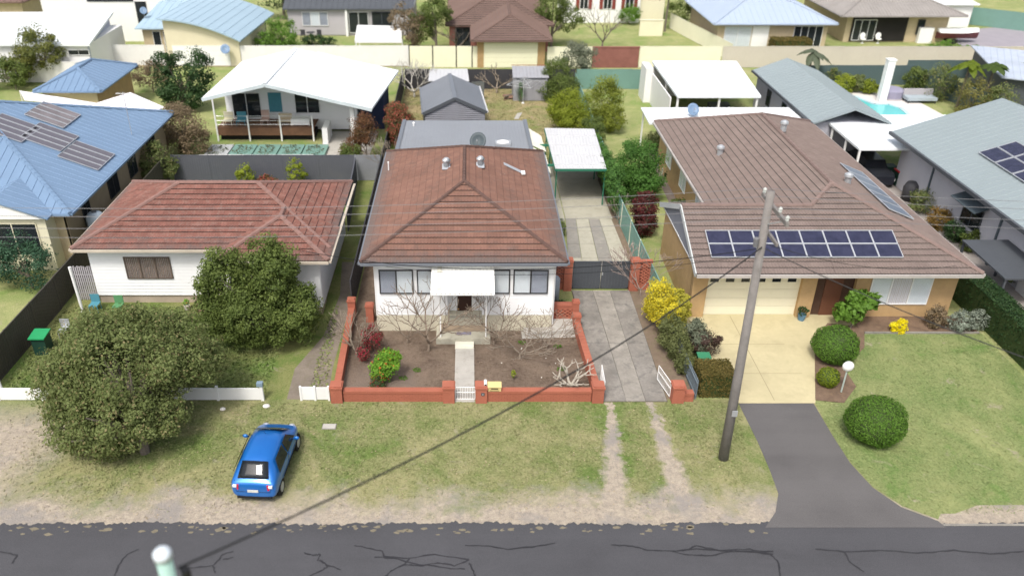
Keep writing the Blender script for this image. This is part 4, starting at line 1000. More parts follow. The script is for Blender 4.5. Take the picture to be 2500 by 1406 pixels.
# ------------------------------------------------------------------ carport
cp = thing('carport', 'open carport with weathered white sheet roof and green steel posts', 'carport', (6.7, 51, 0))
c0, c1, c2, c3 = at(1358, 408, 2.55), at(1463, 408, 2.55), at(1452, 325, 2.7), at(1329, 313, 2.7)
c3 = Vector((5.22, 54.2, 2.72)); c2 = Vector((8.6, 54.0, 2.72)); c0 = Vector((5.32, 47.1, 2.55)); c1 = Vector((8.45, 47.1, 2.55))
q = [c0, c1, c2, c3]; metal_roof(cp, [q], WSHEET, .03, .2, 'roof_sheet', .05, .03)
rb = MB()
for f in (.08, .3, .55, .8): a = c0.lerp(c3, f); b = c1.lerp(c2, f); rb.bar(a+Vector((0, 0, .02)), b+Vector((0, 0, .02)), .05, .04)
rb.build('sheet_lap', WSHEET, cp)
gm = MB()
gm.bar(c0-Vector((0, .03, .1)), c1-Vector((0, .03, .1)), .06, .13); gm.bar(c3-Vector((0, -.03, .1)), c2-Vector((0, -.03, .1)), .06, .13); gm.bar(c0-Vector((0, 0, .12)), c3-Vector((0, 0, .12)), .06, .13); gm.bar(c1-Vector((0, 0, .12)), c2-Vector((0, 0, .12)), .06, .1)
gm.build('beam', GREENP, cp)
for i, (xa, y, xb) in enumerate(((3.95, 47.9, 5.4), (4.9, 51.5, 5.4))): MB().bar((3.8, y, 2.45), (xb, y, 2.45), .1, .14).build('cross_beam', GREENP, cp)
for (x, y) in ((5.42, 47.3), (4.95, 47.9), (5.4, 51.5), (8.4, 47.3), (8.45, 51.5), (5.35, 54.0), (8.5, 54.0)): MB().bar((x, y, 0), (x, y, 2.5), .075).build('post', GREENP, cp)
MB().box(5.0, 5.25, 50.5, 52.5, 0, .6).build('low_wall', DGREENB, cp)

# ------------------------------------------------------------------ grey gable shed
sh = thing('garden_shed', 'slate grey gable shed behind the extension', 'shed', (-1.0, 58.8, 0), R(4.5)); w2, L, ze, zr = 2.37, 6.7, 2.35, 3.42
loc = lambda mb, n, m, **k: mb.build(n, m, sh, local=True, **k)
loc(MB().box(-w2+.12, w2-.12, .1, L-.1, 0, ze), 'wall', SLATE)
g = MB(); gy = .085
for j in range(15):
    z = ze-1.2+j*.15; hw = (w2-.14) if z < ze else (w2-.14)*(1-(z-ze)/(zr-ze-.03))
    if hw > .08: g.add([(-hw, gy, z), (hw, gy, z), (hw, gy-.07, z+.04), (-hw, gy-.07, z+.04), (hw*.99, gy, z+.148), (-hw*.99, gy, z+.148)], [(0, 1, 2, 3), (3, 2, 4, 5)])
loc(g, 'gable_cladding', mat('gable_slate', (.19, .195, .225), .5, .08, 2)); loc(MB().add([(-w2+.1, .1, ze), (w2-.1, .1, ze), (0, .1, zr-.05), (-w2+.1, L-.1, ze), (w2-.1, L-.1, ze), (0, L-.1, zr-.05)], [(0, 1, 2), (5, 4, 3), (0, 2, 5, 3), (1, 4, 5, 2)]), 'gable', SLATE)
for s_ in (-1, 1):
    q = [Vector((s_*w2, 0, ze)), Vector((0, 0, zr)), Vector((0, L, zr)), Vector((s_*w2, L, ze))]; m = MB(); m.prism(q, .05); ribs(m, q, .2, .04, .02); loc(m, 'roof', GREYM)
    loc(MB().bar((s_*(w2+.05), -.05, ze-.02), (s_*(w2+.05), L, ze-.02), .1, .1), 'gutter', GREYM if s_ < 0 else WSHEET); loc(MB().bar((s_*w2, -.06, ze-.04), (0, -.06, zr-.02), .05, .22), 'barge_board', SLATE)
loc(MB().bar((0, -.05, zr+.02), (0, L, zr+.02), .3, .03), 'ridge_cap', GREYM)
# lean-to roof behind the shed, tin shed, side gate
t = thing('lean_to', 'weathered white lean-to roof behind the grey shed', 'lean-to', (-1.8, 70, 0)); q = [Vector((-3.35, 67.4, 2.3)), Vector((.05, 67.4, 2.3)), Vector((-.1, 71.8, 2.15)), Vector((-3.4, 71.8, 2.15))]
metal_roof(t, [q], WSHEET, .04, .3, 'roof_sheet'); wallbox(t, -3.2, -.1, 67.6, 71.6, 0, 2.05, DARKF, 'wall')
t = thing('tin_shed', 'plain grey tin shed in the back right corner of the yard', 'shed', (5.2, 70, 0)); zz = 2.0
m = MB().box(3.85, 6.75, 69.45, 71.9, 0, zz)
for i in range(30): x = 3.87+i*.096; m.box(x, x+.05, 69.425, 69.46, .05, zz-.03)
m.build('wall', mat('tin_grey', (.33, .335, .36), .5, .08, 1, (.25, .22, .2), .4), t); q = [Vector((3.8, 69.35, 2.05)), Vector((6.85, 69.35, 2.05)), Vector((6.85, 72, 2.35)), Vector((3.8, 72, 2.35))]; metal_roof(t, [q], mat('tin_grey'  , (.3, .3, .3)), .04, .3, 'roof_sheet')
for x in (4.55, 5.6): MB().box(x, x+1.0, 69.40, 69.42, .05, 1.85).build('door', mat('tin_door', (.30, .30, .325), .5, .08, 1), t)
MB().box(4.1, 6.6, 69.39, 69.41, 1.86, 1.95).build('door_rail', SLATE, t)
m = MB()
for i in range(40): x = 3.8+i*.076; m.cb((x, 72.05, 2.42), (.06, .12, random.uniform(.03, .07)))
tag(m.build('leaf_litter', L_BROWN if False else mat('leaf_litter_red', (.32, .14, .09), .95, .2, 5)), 'dead leaves lying along the top edge of the tin shed roof', kind='stuff')
fence((.3, 69.6), (1.3, 69.8), 1.6, mat('weathered_green_gate', (.15, .165, .16), .7, .15, 2, (.3, .2, .15), .4), 'small grey green gate between the shed and the back fence', 1.0, 'side_gate', cat='gate')
# rotary clothes hoist
t = thing('clothes_hoist', 'grey metal rotary clothes hoist on the back lawn', 'clothes hoist', (4.66, 68.7, 0)); cx, cy, hz = 4.66, 68.7, 1.75
MB().tube([(cx, cy, 0), (cx, cy, 2.2)], .03, 8).build('mast', GALV, t); MB().lathe((cx, cy, 0), [(.12, 0), (.1, .1), (.03, .12)], 10).build('base', WHITE, t)
en = []
for i in range(4):
    a = R(20)+i*math.pi/2; e = Vector((cx+math.cos(a)*1.55, cy+math.sin(a)*1.55, hz)); en.append(e); MB().tube([(cx, cy, 2.15), e], .018, 6).tube([(cx, cy, 1.55), Vector((cx, cy, 0)).lerp(e, .5)+Vector((0, 0, .98))], .012, 5).build('arm', GALV, t)
lm = MB()
for f in (.45, .72, 1):
    q = [Vector((cx, cy, 2.15)).lerp(e, f) for e in en]
    for i in range(4): lm.tube([q[i], q[(i+1) % 4]], .006 if f < 1 else .014, 4)
lm.build('line', GALV, t)
t = thing('wood_pile', 'small heap of cut branches beside the tin shed', 'wood pile', (3.5, 69.9, 0))
for i in range(16):
    a = random.uniform(-.5, .5); x = 3.45+random.uniform(-.2, .2); z = .05+.05*(i//2); MB().tube([(x-.3, 69.8+a*.5, z), (x+.3, 69.9-a*.5, z+.06)], random.uniform(.03, .06), 6).build('branch', BARK if i % 2 else mat('cut_wood', (.26, .16, .12), .9, .2, 3), t)
t = thing('stepping_stone', 'pale stepping stone slab on the back lawn behind the extension', 'paving stone', (4.0, 59.5, 0)); MB().prism([at(1255, 290, .05), at(1266, 290, .05), at(1275, 275, .05), at(1263, 277, .05)], .05).build('slab', PATHC, t)

# ================================================================== FENCES
fence((-5.72, 34.4), (-5.86, 73.1), 1.8, DARKF, 'long charcoal steel fence along the left side of the white house lot')
fence((-5.7, 73.15), (9.5, 72.95), 1.8, DARKF, 'charcoal steel fence across the far end of the back yard')
fence((9.35, 34.4), (9.0, 46.6), 1.55, GREENF, 'green steel fence beside the driveway slabs', 2.4, post=CREAMF)
fence((9.35, 47), (9.55, 72.9), 1.5, GREENF, 'green steel fence behind the carport hedge', 2.4)
fence((9.7, 73.0), (17.0, 73.0), 1.8, GREENF, 'pale green steel fence at the end of the right neighbour lawn')
fence((-19.75, 51.42), (-7.6, 51.42), 1.8, GREYF, 'grey steel fence behind the red roofed house')
fence((-7.55, 51.4), (-5.9, 51.4), 1.8, mat('light_grey_steel', (.25, .26, .28), .5), 'short light grey fence panel closing the side passage', 1.6)
fence((-7.5, 51.2), (-7.1, 43.6), 1.7, GREYF, 'grey side fence right of the red roofed house')
fence((-20.25, 27.6), (-20.1, 51.3), 1.8, mat('olive_brown_steel', (.075, .068, .055), .6, .12, .8), 'dark brown steel fence left of the red roofed house')
fence((-22.3, 81.0), (-5.9, 81.0), 2.0, WHITEF, 'long white steel fence behind the white gabled house')
fence((-37.3, 81.3), (-29.9, 81.3), 2.0, WHITEF, 'white steel fence left of the curved blue roof house')
fence((-58, 75.2), (-35, 75.2), 1.9, WHITEF, 'white steel fence in front of the wide white roof at far left')
t = thing('fence', 'cream steel fence with dark gaps left of the rear garage', 'fence', (-5.8, 80.6, 0))
x = -5.8
for w in (2.3, 2.3, 1.55, 1.0, 0):
    if w: 
        m = MB().box(x+.06, x+w-.06, 80.55, 80.6, 0, 2.05)
        for i in range(int(w/.2)): m.box(x+.1+i*.2, x+.18+i*.2, 80.53, 80.55, .05, 2.0)
        m.build('panel', CREAMF, t)
    MB().box(x-.055, x+.055, 80.58, 80.64, 0, 2.1).build('post', DARK if w != 2.31 else WHITE, t); x += w
fence((7.7, 80.5), (12.0, 80.5), 2.0, CREAMF, 'short cream steel fence right of the rear garage')
t = thing('brick_wall', 'red brown brick wall between two cream fences at the back', 'brick wall', (14.3, 80.4, 0)); m = MB(); m.box(12.1, 16.6, 80.42, 80.58, 0, 1.95)
for j in range(22):
    a = 12.1+(j % 2)*.12
    while a < 16.5: m.box(a+.005, min(a+.235, 16.6), 80.405, 80.44, j*.088+.008, j*.088+.084); a += .24
m.build('bricks', REDB, t, kind='stuff'); MB().box(12.05, 16.65, 80.36, 80.62, 1.95, 2.02).build('coping', REDB, t)
fence((16.7, 80.5), (24.6, 80.5), 2.05, CREAMF, 'cream steel fence right of the red brown brick wall')
fence((24.8, 80.5), (62, 80.4), 2.05, BEIGEF, 'long beige steel fence along the right rear boundary')
fence((29.0, 74.4), (40.4, 74.4), 1.8, DGREENF, 'dark green steel fence behind the swimming pool')
fence((40.5, 74.4), (42.6, 64.5), 1.8, DGREENF, 'dark green side fence right of the swimming pool')
fence((41.0, 76.6), (49.6, 76.6), 1.7, DGREENF, 'dark blue green fence beyond the pool corner')
fence((25.4, 29), (25.3, 49.5), 1.5, GREYF, 'grey side fence between the brown tiled house and the white walled house')
# low white street fence of the left neighbour
t = thing('low_fence', 'low white panel fence behind the big street tree', 'fence', (-14, 27.35, 0))
for i in range(6):
    x = -19.6+i*1.83
    if x > -18.6 and i == 1: pass
    MB().box(x, x+1.8, 27.33, 27.38, .04, .62).build('panel', WHITE, t); MB().box(x-.05, x+.05, 27.30, 27.41, 0, .72).build('post', WHITE, t)
MB().box(-8.65, -8.53, 27.29, 27.42, 0, .76).build('post', WHITE, t); MB().box(-8.75, -8.5, 27.25, 27.45, .76, .92).build('meter_box', mat('blue_grey_box', (.22, .3, .38), .5), t)
t = thing('low_fence', 'short white fence panel against the left brick corner pillar', 'fence', (-6.4, 27.4, 0)); MB().box(-6.95, -6.4, 27.33, 27.38, .04, .68).build('panel', WHITE, t); MB().box(-6.38, -5.8, 27.35, 27.38, .04, .66).build('panel', WHITEF, t)
for x in (-6.98, -6.39, -5.82): MB().box(x-.04, x+.04, 27.3, 27.4, 0, .72).build('post', WHITE, t)
# low picket fence by the shrubs on the right of the driveway
t = thing('picket_fence', 'low blue grey slatted fence leaning beside the right brick stub', 'fence', (9.6, 28, 0)); pl = mat('blue_grey_timber', (.17, .21, .24), .8, .2, 3); 
p0 = MB().box(-.012, .012, -.04, .04, 0, .95).build('slat', pl, t, local=True, loc=(-.1, -.55, 0))
for i in range(1, 48): inst('slat', p0.data, t, loc=(-.1+.004*i*(-1)**0*0-.003*i, -.55+i*.13, random.uniform(-.03, .02)))
m = MB()
for z in (.2, .8): m.bar((9.47, 27.4, z), (9.33, 33.7, z), .03, .06)
m.build('rail', pl, t)

# ================================================================== LEFT NEIGHBOUR, RED TILES
t = thing('red_roof_house', 'white house with patchy red tiled hip roof left of the white house', 'house', (-13, 39, 0))
wallbox(t, -18.5, -7.15, 35.3, 42.5, .45, 3.15, WBOARD); wallbox(t, -18.45, -7.2, 35.35, 42.45, 0, .45, mat('stained_footing', (.4, .33, .26), .9, .15, 1), 'plinth')
wallbox(t, -11.4, -7.1, 34.15, 35.5, .45, 3.15, WBOARD); wallbox(t, -11.35, -7.15, 34.2, 35.5, 0, .45, mat('stained_footing', (.4, .33, .26)), 'plinth')
P2, caps2, _ = hip(-19.0, -6.6, 34.8, 43.2, 3.25, .398); MB().box(-18.9, -6.7, 34.9, 43.1, 3.1, 3.17).build('soffit', WHITE, t)
apx = Vector((-9.15, 36.25, 3.25+2.65*.398)); a = Vector((-11.8, 33.6, 3.25)); b = Vector((-6.5, 33.6, 3.25)); rb_ = Vector((-9.15, 37.2, 3.25+2.65*.398)); e1 = Vector((-6.5, 37.2, 3.25)); e2 = Vector((-11.8, 37.2, 3.25))
W2 = [[a, b, apx], [b, e1, rb_, apx], [e2, a, apx, rb_]]
for q in list(P2.values())+W2:
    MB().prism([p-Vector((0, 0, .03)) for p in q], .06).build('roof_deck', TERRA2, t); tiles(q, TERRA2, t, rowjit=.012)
cm = MB()
for p_, q_ in caps2+[(a, apx), (b, apx), (apx, rb_)]: capline(cm, p_+Vector((0, 0, .07)), q_+Vector((0, 0, .07)), .12)
cm.build('ridge_cap', CAPR, t, kind='stuff')
gutters(t, [((-19, 34.74, 3.27), (-11.8, 34.74, 3.27)), ((-11.8, 33.54, 3.27), (-6.5, 33.54, 3.27)), ((-6.44, 33.6, 3.27), (-6.44, 43, 3.27)), ((-19.06, 34.8, 3.27), (-19.06, 43.2, 3.27))], mat('cream_gutter', (.5, .44, .36), .6))
for j in range(15):
    z = .47+j*.18
    board(t, '-y', (-18.5, 35.3, z), 7.1, z, bh=.18); board(t, '+x', (-7.1, 34.2, z), 8.2, z, bh=.18)
wa = aty(300, 627, 35.26); wb = aty(424, 680, 35.26); window(t, (wa.x, 35.265, wb.z), wb.x-wa.x, wa.z-wb.z, '-y', 3, mat('brown_window_frame', (.12, .09, .07), .6), GLASS, CURT, name='window')
window(t, (-10.6, 34.14, 1.7), 2.4, 1.2, '-y', 2, WHITE, DGLASS); window(t, (-7.06, 36, 1.8), .9, 1.0, '+x', 1, WHITE, DGLASS); window(t, (-7.06, 39, 1.8), 1.2, 1.0, '+x', 2, WHITE, DGLASS)
MB().box(-13.3, -11.5, 34.2, 35.28, 0, .5).build('step', mat('worn_red_step', (.32, .2, .15), .9, .2, 2), t); MB().box(-13.1, -12.0, 33.8, 34.2, 0, .25).build('step', mat('worn_red_step', (.3, .2, .1)), t)
for i, (x, y, r, cm_) in enumerate(((-13.9, 34.6, .16, mat('pale_pot', (.5, .46, .4))), (-11.3, 33.6, .2, mat('pale_pot', (.5, .46, .4))))):
    q = thing('flower_pot', ['pale flower pot at the wall left of the steps of the red roofed house', 'pale flower pot by the corner right of the steps of the red roofed house'][i], 'flower pot', (x, y, 0), 0, 'pots by the red roofed house'); MB().lathe((x, y, 0), [(r*.7, 0), (r, .3), (r*.85, .3)], 10).build('pot', cm_, q); leaf_mesh('plant', *leaf_arrays([(x, y, .45, r, r, .2)], 120, .09), L_BRIGHT, q)
q = thing('wheelie_bin', 'dark wheelie bin with bright green lid behind the dark brown fence corner', 'bin', (-19.3, 30.9, 0)); MB().prism([(-19.6, 30.6, .95), (-19.0, 30.6, .95), (-19.0, 31.2, 1.0), (-19.6, 31.2, 1.0)], .9).build('body', DGREENB, q); MB().prism([(-19.66, 30.5, .99), (-18.94, 30.5, .99), (-18.94, 31.25, 1.07), (-19.66, 31.25, 1.07)], .06).build('lid', GREENL, q)
for x in (-19.6, -19.0): MB().tube([(x-.02, 31.2, .1), (x+.02, 31.2, .1)], .1, 10).build('wheel', RUBBER, q)
t = thing('white_pole', 'tall white pole at the left end of the low white fence', 'pole', (-19.45, 27.5, 0)); MB().tube([(-19.45, 27.5, 0), (-19.6, 27.55, 3.6)], .06, 8).build('shaft', WHITE, t); MB().lathe((-19.45, 27.5, 0), [(.1, 0), (.1, .05)], 8).build('base', WHITE, t)
t = thing('white_pole', 'white pole standing by the left corner of the red roofed house', 'pole', (-19.0, 34.4, 0)); MB().tube([(-19.0, 34.4, 0), (-19.1, 34.45, 2.5)], .07, 8).build('shaft', WHITE, t); MB().lathe((-19.0, 34.4, 0), [(.1, 0), (.1, .05)], 8).build('base', WHITE, t)
t = thing('lattice_screen', 'grey lattice screen between the white pole and the red roofed house', 'screen', (-19.3, 35.6, 0)); p0 = MB().box(-.03, .03, -.015, .015, 0, 1.9).build('slat', GREYW, t, local=True, loc=(-.35, 0, 0))
for i in range(1, 12): inst('slat', p0.data, t, loc=(-.35+i*.1, 0, random.uniform(-.05, .05)))
MB().box(-19.7, -18.5, 35.62, 35.66, .4, .46).box(-19.7, -18.5, 35.62, 35.66, 1.4, 1.46).build('rail', GREYW, t)
for i, (x, y, c) in enumerate(((-18.4, 34.5, BLUEC), (-17.2, 34.4, mat('dull_green_plastic', (.10, .26, .12), .5, .1, 2)), (-18.9, 32.2, GALV))):
    q = thing('garden_chair', ['teal garden chair at the left wall corner of the red roofed house', 'green garden chair under the brown curtained window', 'grey metal chair lying by the dark brown fence'][i], 'chair', (x, y, 0))
    MB().box(x-.22, x+.22, y-.22, y+.22, .38, .42).build('seat', c, q); MB().box(x-.22, x+.22, y+.2, y+.23, .42, .85).build('backrest', c, q)
    for a_, b_ in ((-.2, -.2), (.2, -.2), (-.2, .2), (.2, .2)): MB().bar((x+a_, y+b_, 0), (x+a_, y+b_, .38), .03).build('leg', c, q)
q = thing('stone', 'larger pale stone on the grass near the end of the low white fence', 'stone', (-8.35, 26.9, 0)); MB().ball((-8.35, 26.9, .05), .16, .12, .08, 8, 6).build('rock', PAVEW, q)
q = thing('stone', 'smaller pale stone on the grass in front of the low white fence', 'stone', (-10.1, 26.7, 0)); MB().ball((-10.1, 26.7, .05), .12, .1, .07, 8, 6).build('rock', PAVEW, q)
q = thing('meter_lid', 'white rectangular meter cover set in the nature strip grass', 'meter cover', (-5.4, 25.3, 0)); a = at(804, 1042); MB().prism([(a.x-.25, a.y-.14, .05), (a.x+.25, a.y-.14, .05), (a.x+.25, a.y+.14, .05), (a.x-.25, a.y+.14, .05)], .06).build('lid', PATHC, q); MB().box(a.x-.28, a.x+.28, a.y-.17, a.y+.17, 0, .035).build('surround', CONC, q)

# ================================================================== BLUE ROOF HOUSE AT LEFT
bh, PB = house('blue_roof_house', 'large tan house with blue metal hip roof at the left edge', -35.5, -21.5, 39.7, 55.6, 3.2, .40, TANB2, BLUEM, ov=.65, sp=.5)
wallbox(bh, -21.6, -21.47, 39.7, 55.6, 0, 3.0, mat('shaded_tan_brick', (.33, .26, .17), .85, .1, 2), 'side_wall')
gx, gy = -24.4, 38.4
for s_ in (-1, 1):
    q_ = [Vector((gx+s_*2.65, gy, 3.2)), Vector((gx, gy, 4.2)), Vector((gx, 45.5, 4.2)), Vector((gx+s_*2.65, 45.5, 3.2))]
    m = MB(); m.prism(q_, .08); ribs(m, q_, .5); m.build('porch_roof', BLUEM, bh)
MB().add([(gx-2.4, gy+.1, 3.12), (gx+2.4, gy+.1, 3.12), (gx, gy+.1, 4.05), (gx-2.4, gy+.2, 3.12), (gx+2.4, gy+.2, 3.12), (gx, gy+.2, 4.05)], [(0, 1, 2), (5, 4, 3), (0, 2, 5, 3), (1, 4, 5, 2)]).build('gable', WHITE, bh)
wallbox(bh, gx-2.3, gx+2.3, gy+.35, 39.8, 0, 3.1, CREAM, 'porch_wall'); window(bh, (gx-2.1, gy+.34, .9), 3.9, 1.9, '-y', 3, CREAM, DGLASS)
for y, w in ((41.5, 1.0), (45.2, 1.5), (48.5, 1.3), (52, 1.5)): window(bh, (-21.46, y, 1.3), w, 1.3, '+x', 2, WINF, DGLASS)
a_, n_, s_v, e_v = frame_of(PB['right'])
def slope_panel(name, label, cat, cen, u, v, w, h, m, fr, group, cells=1, lift=.08, parent=None, thick=.05):
    n = u.cross(v).normalized(); n = n if n.z > 0 else -n; o = cen+n*lift; t = thing(name, label, cat, cen, 0, group); A = [o-u*w/2-v*h/2, o+u*w/2-v*h/2, o+u*w/2+v*h/2, o-u*w/2+v*h/2]
    f = MB()
    for i in range(4): f.bar(A[i], A[(i+1) % 4], .035, thick)
    for q in ((-.3, 0), (.3, 0)): f.bar(o+u*w*q[0]-n*lift-v*h*.3, o+u*w*q[0]-v*h*.3, .03)
    f.build('frame', fr, t)
    for k in range(cells):
        v0 = -h/2+.03+(h-.04)*k/cells; v1 = -h/2+(h-.04)*(k+1)/cells; B = [o-u*(w/2-.03)+v*v0, o+u*(w/2-.03)+v*v0, o+u*(w/2-.03)+v*v1, o-u*(w/2-.03)+v*v1]; c = MB(); c.add([p+n*.012 for p in B]+[p-n*.01 for p in B], [(0, 1, 2, 3), (7, 6, 5, 4), (0, 4, 5, 1), (1, 5, 6, 2), (2, 6, 7, 3), (3, 7, 4, 0)]); c.build('cell_sheet', m, t)
    return t
HOTM = mat('grey_heating_mat', (.13, .125, .15), .6, .1, 3); HOTB = mat('brown_grey_mat', (.20, .18, .19), .6, .25, 1.5)
arr = [((212, 382), 'nearest', HOTM), ((122, 337), 'second', HOTM), ((28, 315), 'leftmost', HOTM), ((130, 283), 'faded rear', HOTB)]
for (px, py), nm, mm in arr:
    c = atp(px, py, a_[0], n_)
    for k in range(4): slope_panel('solar_panel', f'{["first", "second", "third", "fourth"][k]} strip from the street in the {nm} array on the blue roof', 'solar panel', c+e_v*((k-1.5)*.66), e_v, s_v, .58, 2.3, mm, LEAD, 'solar strips on the blue roof')
t = thing('antenna', 'thin metal antenna mast on the blue roof', 'antenna', atp(322, 330, a_[0], n_)); p = atp(322, 330, a_[0], n_)
MB().tube([p, p+Vector((0, 0, 2.8))], .02, 6).build('mast', GALV, t); m = MB()
for i in range(6): m.tube([p+Vector((-.4+.15*i, -.35+.03*i, 2.7)), p+Vector((-.4+.15*i, .35-.03*i, 2.7))], .008, 4)
m.tube([p+Vector((-.45, 0, 2.7)), p+Vector((.45, 0, 2.7))], .012, 5); m.build('elements', GALV, t)
q = thing('tank', 'grey round topped water tank at the side of the blue roofed house', 'water tank', (-20.7, 41.2, 0)); MB().lathe((-20.75, 41.4, 0), [(.5, 0), (.5, 2.0), (.3, 2.2), (.05, 2.25)], 16).build('tank_body', mat('tank_grey', (.3, .36, .42), .5), q, smooth=True); MB().lathe((-20.75, 41.4, 2.2), [(.15, 0), (.15, .08)], 8).build('lid', SLATE, q)
sb, _ = house('blue_roof_garage', 'small tan garage with blue hip roof behind the large blue roof', -33.0, -28.8, 62.6, 69.5, 3.0, .42, TANB, BLUEM, ov=.5, sp=.5, cat='garage')
sb_w = wallbox(sb, -33.02, -28.85, 62.5, 62.58, 0, 2.9, mat('pale_yellow_render', (.6, .5, .3), .8), 'front_wall')
t = thing('shade_sail', 'white shade sail stretched behind the large blue roof', 'shade sail', (-28, 61, 0)); poly = [at(x, y, z) for x, y, z in [(48, 222, 2.9), (150, 238, 2.5), (235, 252, 2.45), (318, 226, 2.8), (402, 262, 2.6), (380, 275, 2.5), (60, 245, 2.5)]]
m = MB(); m.add(poly+[p-Vector((0, 0, .02)) for p in poly], [tuple(range(7)), tuple(range(13, 6, -1))]); m.build('cloth', SAIL, t)
for i in (0, 3, 4): MB().tube([(poly[i].x, poly[i].y, 0), poly[i]], .04, 8).build('post', WHITE, t)

# ================================================================== WHITE GABLED HOUSE WITH DECK
wh = thing('white_gabled_house', 'white house with broad white gable roof and timber deck', 'house', (-13, 62, 0))
V = Vector; L0, Lr, R0 = V((-18.94, 57, 3.97)), V((-14.37, 57, 5.0)), V((-6.9, 57, 3.23)); L1, Lb, R1 = V((-18.5, 67.2, 3.97)), V((-14.0, 67.2, 5.0)), V((-5.75, 67.2, 3.25))
metal_roof(wh, [[L0, Lr, Lb, L1], [Lr, R0, R1, Lb]], WROOF, .14, .5)
capl = MB(); capl.bar(Lr+V((0, 0, .04)), Lb+V((0, 0, .04)), .35, .04); capl.build('ridge_cap', mat('pale_ridge', (.62, .65, .68), .4), wh)
for a, b in ((L0, Lr), (Lr, R0)): MB().bar(a-V((0, .03, .12)), b-V((0, .03, .12)), .04, .24).build('barge_board', mat('pale_barge', (.55, .62, .64), .5), wh)
wallbox(wh, -18.6, -8.6, 61.4, 66.8, .2, 3.35, WBOARD); MB().add([(-18.6, 61.4, 3.3), (-8.6, 61.4, 3.3), (-14.3, 61.4, 4.75), (-18.6, 61.4, 3.75), (-18.6, 66.8, 3.3), (-8.6, 66.8, 3.3), (-14.3, 66.8, 4.75), (-18.6, 66.8, 3.75)], [(0, 1, 2, 3), (7, 6, 5, 4), (0, 4, 5, 1), (1, 5, 6, 2), (2, 6, 7, 3), (3, 7, 4, 0)]).build('gable', WHITE, wh)
for j in range(14): board(wh, '-y', (-18.6, 61.37, 1.0+j*.19), 10, 0, bh=.19)
window(wh, (-18.1, 61.32, 1.15), 2.2, 1.95, '-y', 2, WHITE, DGLASS, (GREYB, None)); window(wh, (-13.3, 61.32, 1.5), 1.9, 1.6, '-y', 2, WHITE, DGLASS); wallbox(wh, -15.3, -14.3, 61.3, 61.36, 1.6, 3.1, BLUEC, 'picture_window')
dk = thing('deck', 'raised brown timber deck with wire railing on the white gabled house', 'deck', (-15, 60.2, 0))
m0 = MB().box(0, 7.3, -.065, .065, 0, .035).build('plank', TIMBER, dk, local=True, loc=(-18.9+15, 59.3-60.2, 1.0))
for i in range(1, 15): inst('plank', m0.data, dk, loc=(-3.9, -.9+i*.145, 1.0))
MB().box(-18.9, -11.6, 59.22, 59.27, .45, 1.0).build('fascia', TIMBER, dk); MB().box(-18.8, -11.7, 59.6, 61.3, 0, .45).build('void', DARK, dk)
for x in (-18.9, -16.5, -14.1, -11.7):
    MB().box(x-.05, x+.05, 59.15, 59.25, 0, 3.6 if x < -18 else 2.0).build('post', WHITE, dk)
m = MB()
for z in (1.3, 1.6, 1.95): m.tube([(-18.9, 59.2, z), (-11.7, 59.2, z)], .018, 5)
m.build('rail', GALV, dk)
for i, (x, w, h, mm, lb) in enumerate(((-18.2, .7, .7, CREAM, 'cream padded chair at the left end of the deck'), (-17.2, .7, .7, BLUEC, 'teal cushioned chair on the deck'), (-15.4, .6, .8, mat('pink_cloth', (.5, .35, .3)), 'pinkish folded chair in the middle of the deck'), (-13.9, 1.0, .6, mat('straw_cane', (.5, .42, .3)), 'straw coloured cane seat on the deck'), (-12.7, 1.4, .9, WHITE, 'white covered table at the right end of the deck'))):
    q = thing('outdoor_chair' if i < 4 else 'outdoor_table', lb, 'chair' if i < 4 else 'table', (x, 60, 1.035))
    MB().box(x-w/2, x+w/2, 59.7, 60.3, 1.035+h*.45, 1.035+h*.55).build('seat' if i < 4 else 'tabletop', mm, q)
    if i < 4: MB().box(x-w/2, x+w/2, 60.25, 60.32, 1.035+h*.5, 1.035+h*1.3).build('backrest', mm, q)
    else: MB().box(x-w/2, x+w/2, 59.68, 59.7, 1.1, 1.035+h*.55).build('cloth', mm, q)
    for a, b in ((-1, 59.73), (1, 59.73), (-1, 60.27), (1, 60.27)): MB().bar((x+a*(w/2-.04), b, 1.035), (x+a*(w/2-.04), b, 1.035+h*.45), .04).build('leg', mm, q)
MB().box(-8.5, -6.6, 62, 66.5, 0, 2.9).build('carport_shade', mat('navy_shade', (.02, .03, .07), .8), wh); MB().box(-8.6, -8.3, 57.6, 57.9, 0, 3.2).build('post', WHITE, wh); MB().box(-10.9, -10.5, 58.5, 60.5, 0, 1.2).build('step_side', WHITE, wh)  # the navy block stands in for the shaded carport space
sheet('patio_slab', [(-10.8, 56), (-7.2, 56), (-7, 61.5), (-11.2, 61.5)], .012, PATHC)
t = thing('planting_bed', 'row of flat green framed beds in front of the timber deck', 'garden bed', (-14.5, 56.5, 0)); 
for i in range(5):
    x0 = -19.0+i*1.75; MB().box(x0, x0+1.65, 55.2, 57.8, .02, .25).build('bed', GREENF if i else mat('grey_bed', (.4, .42, .43)), t); leaf_mesh('foliage', *leaf_arrays([(x0+.8, 56.5, .3, .7, 1.1, .12)], 260, .12), L_GREY, t, kind='stuff')
MB().box(-19.1, -11.0, 54.9, 55.0, 0, .5).build('edge_board', WHITEF, t)

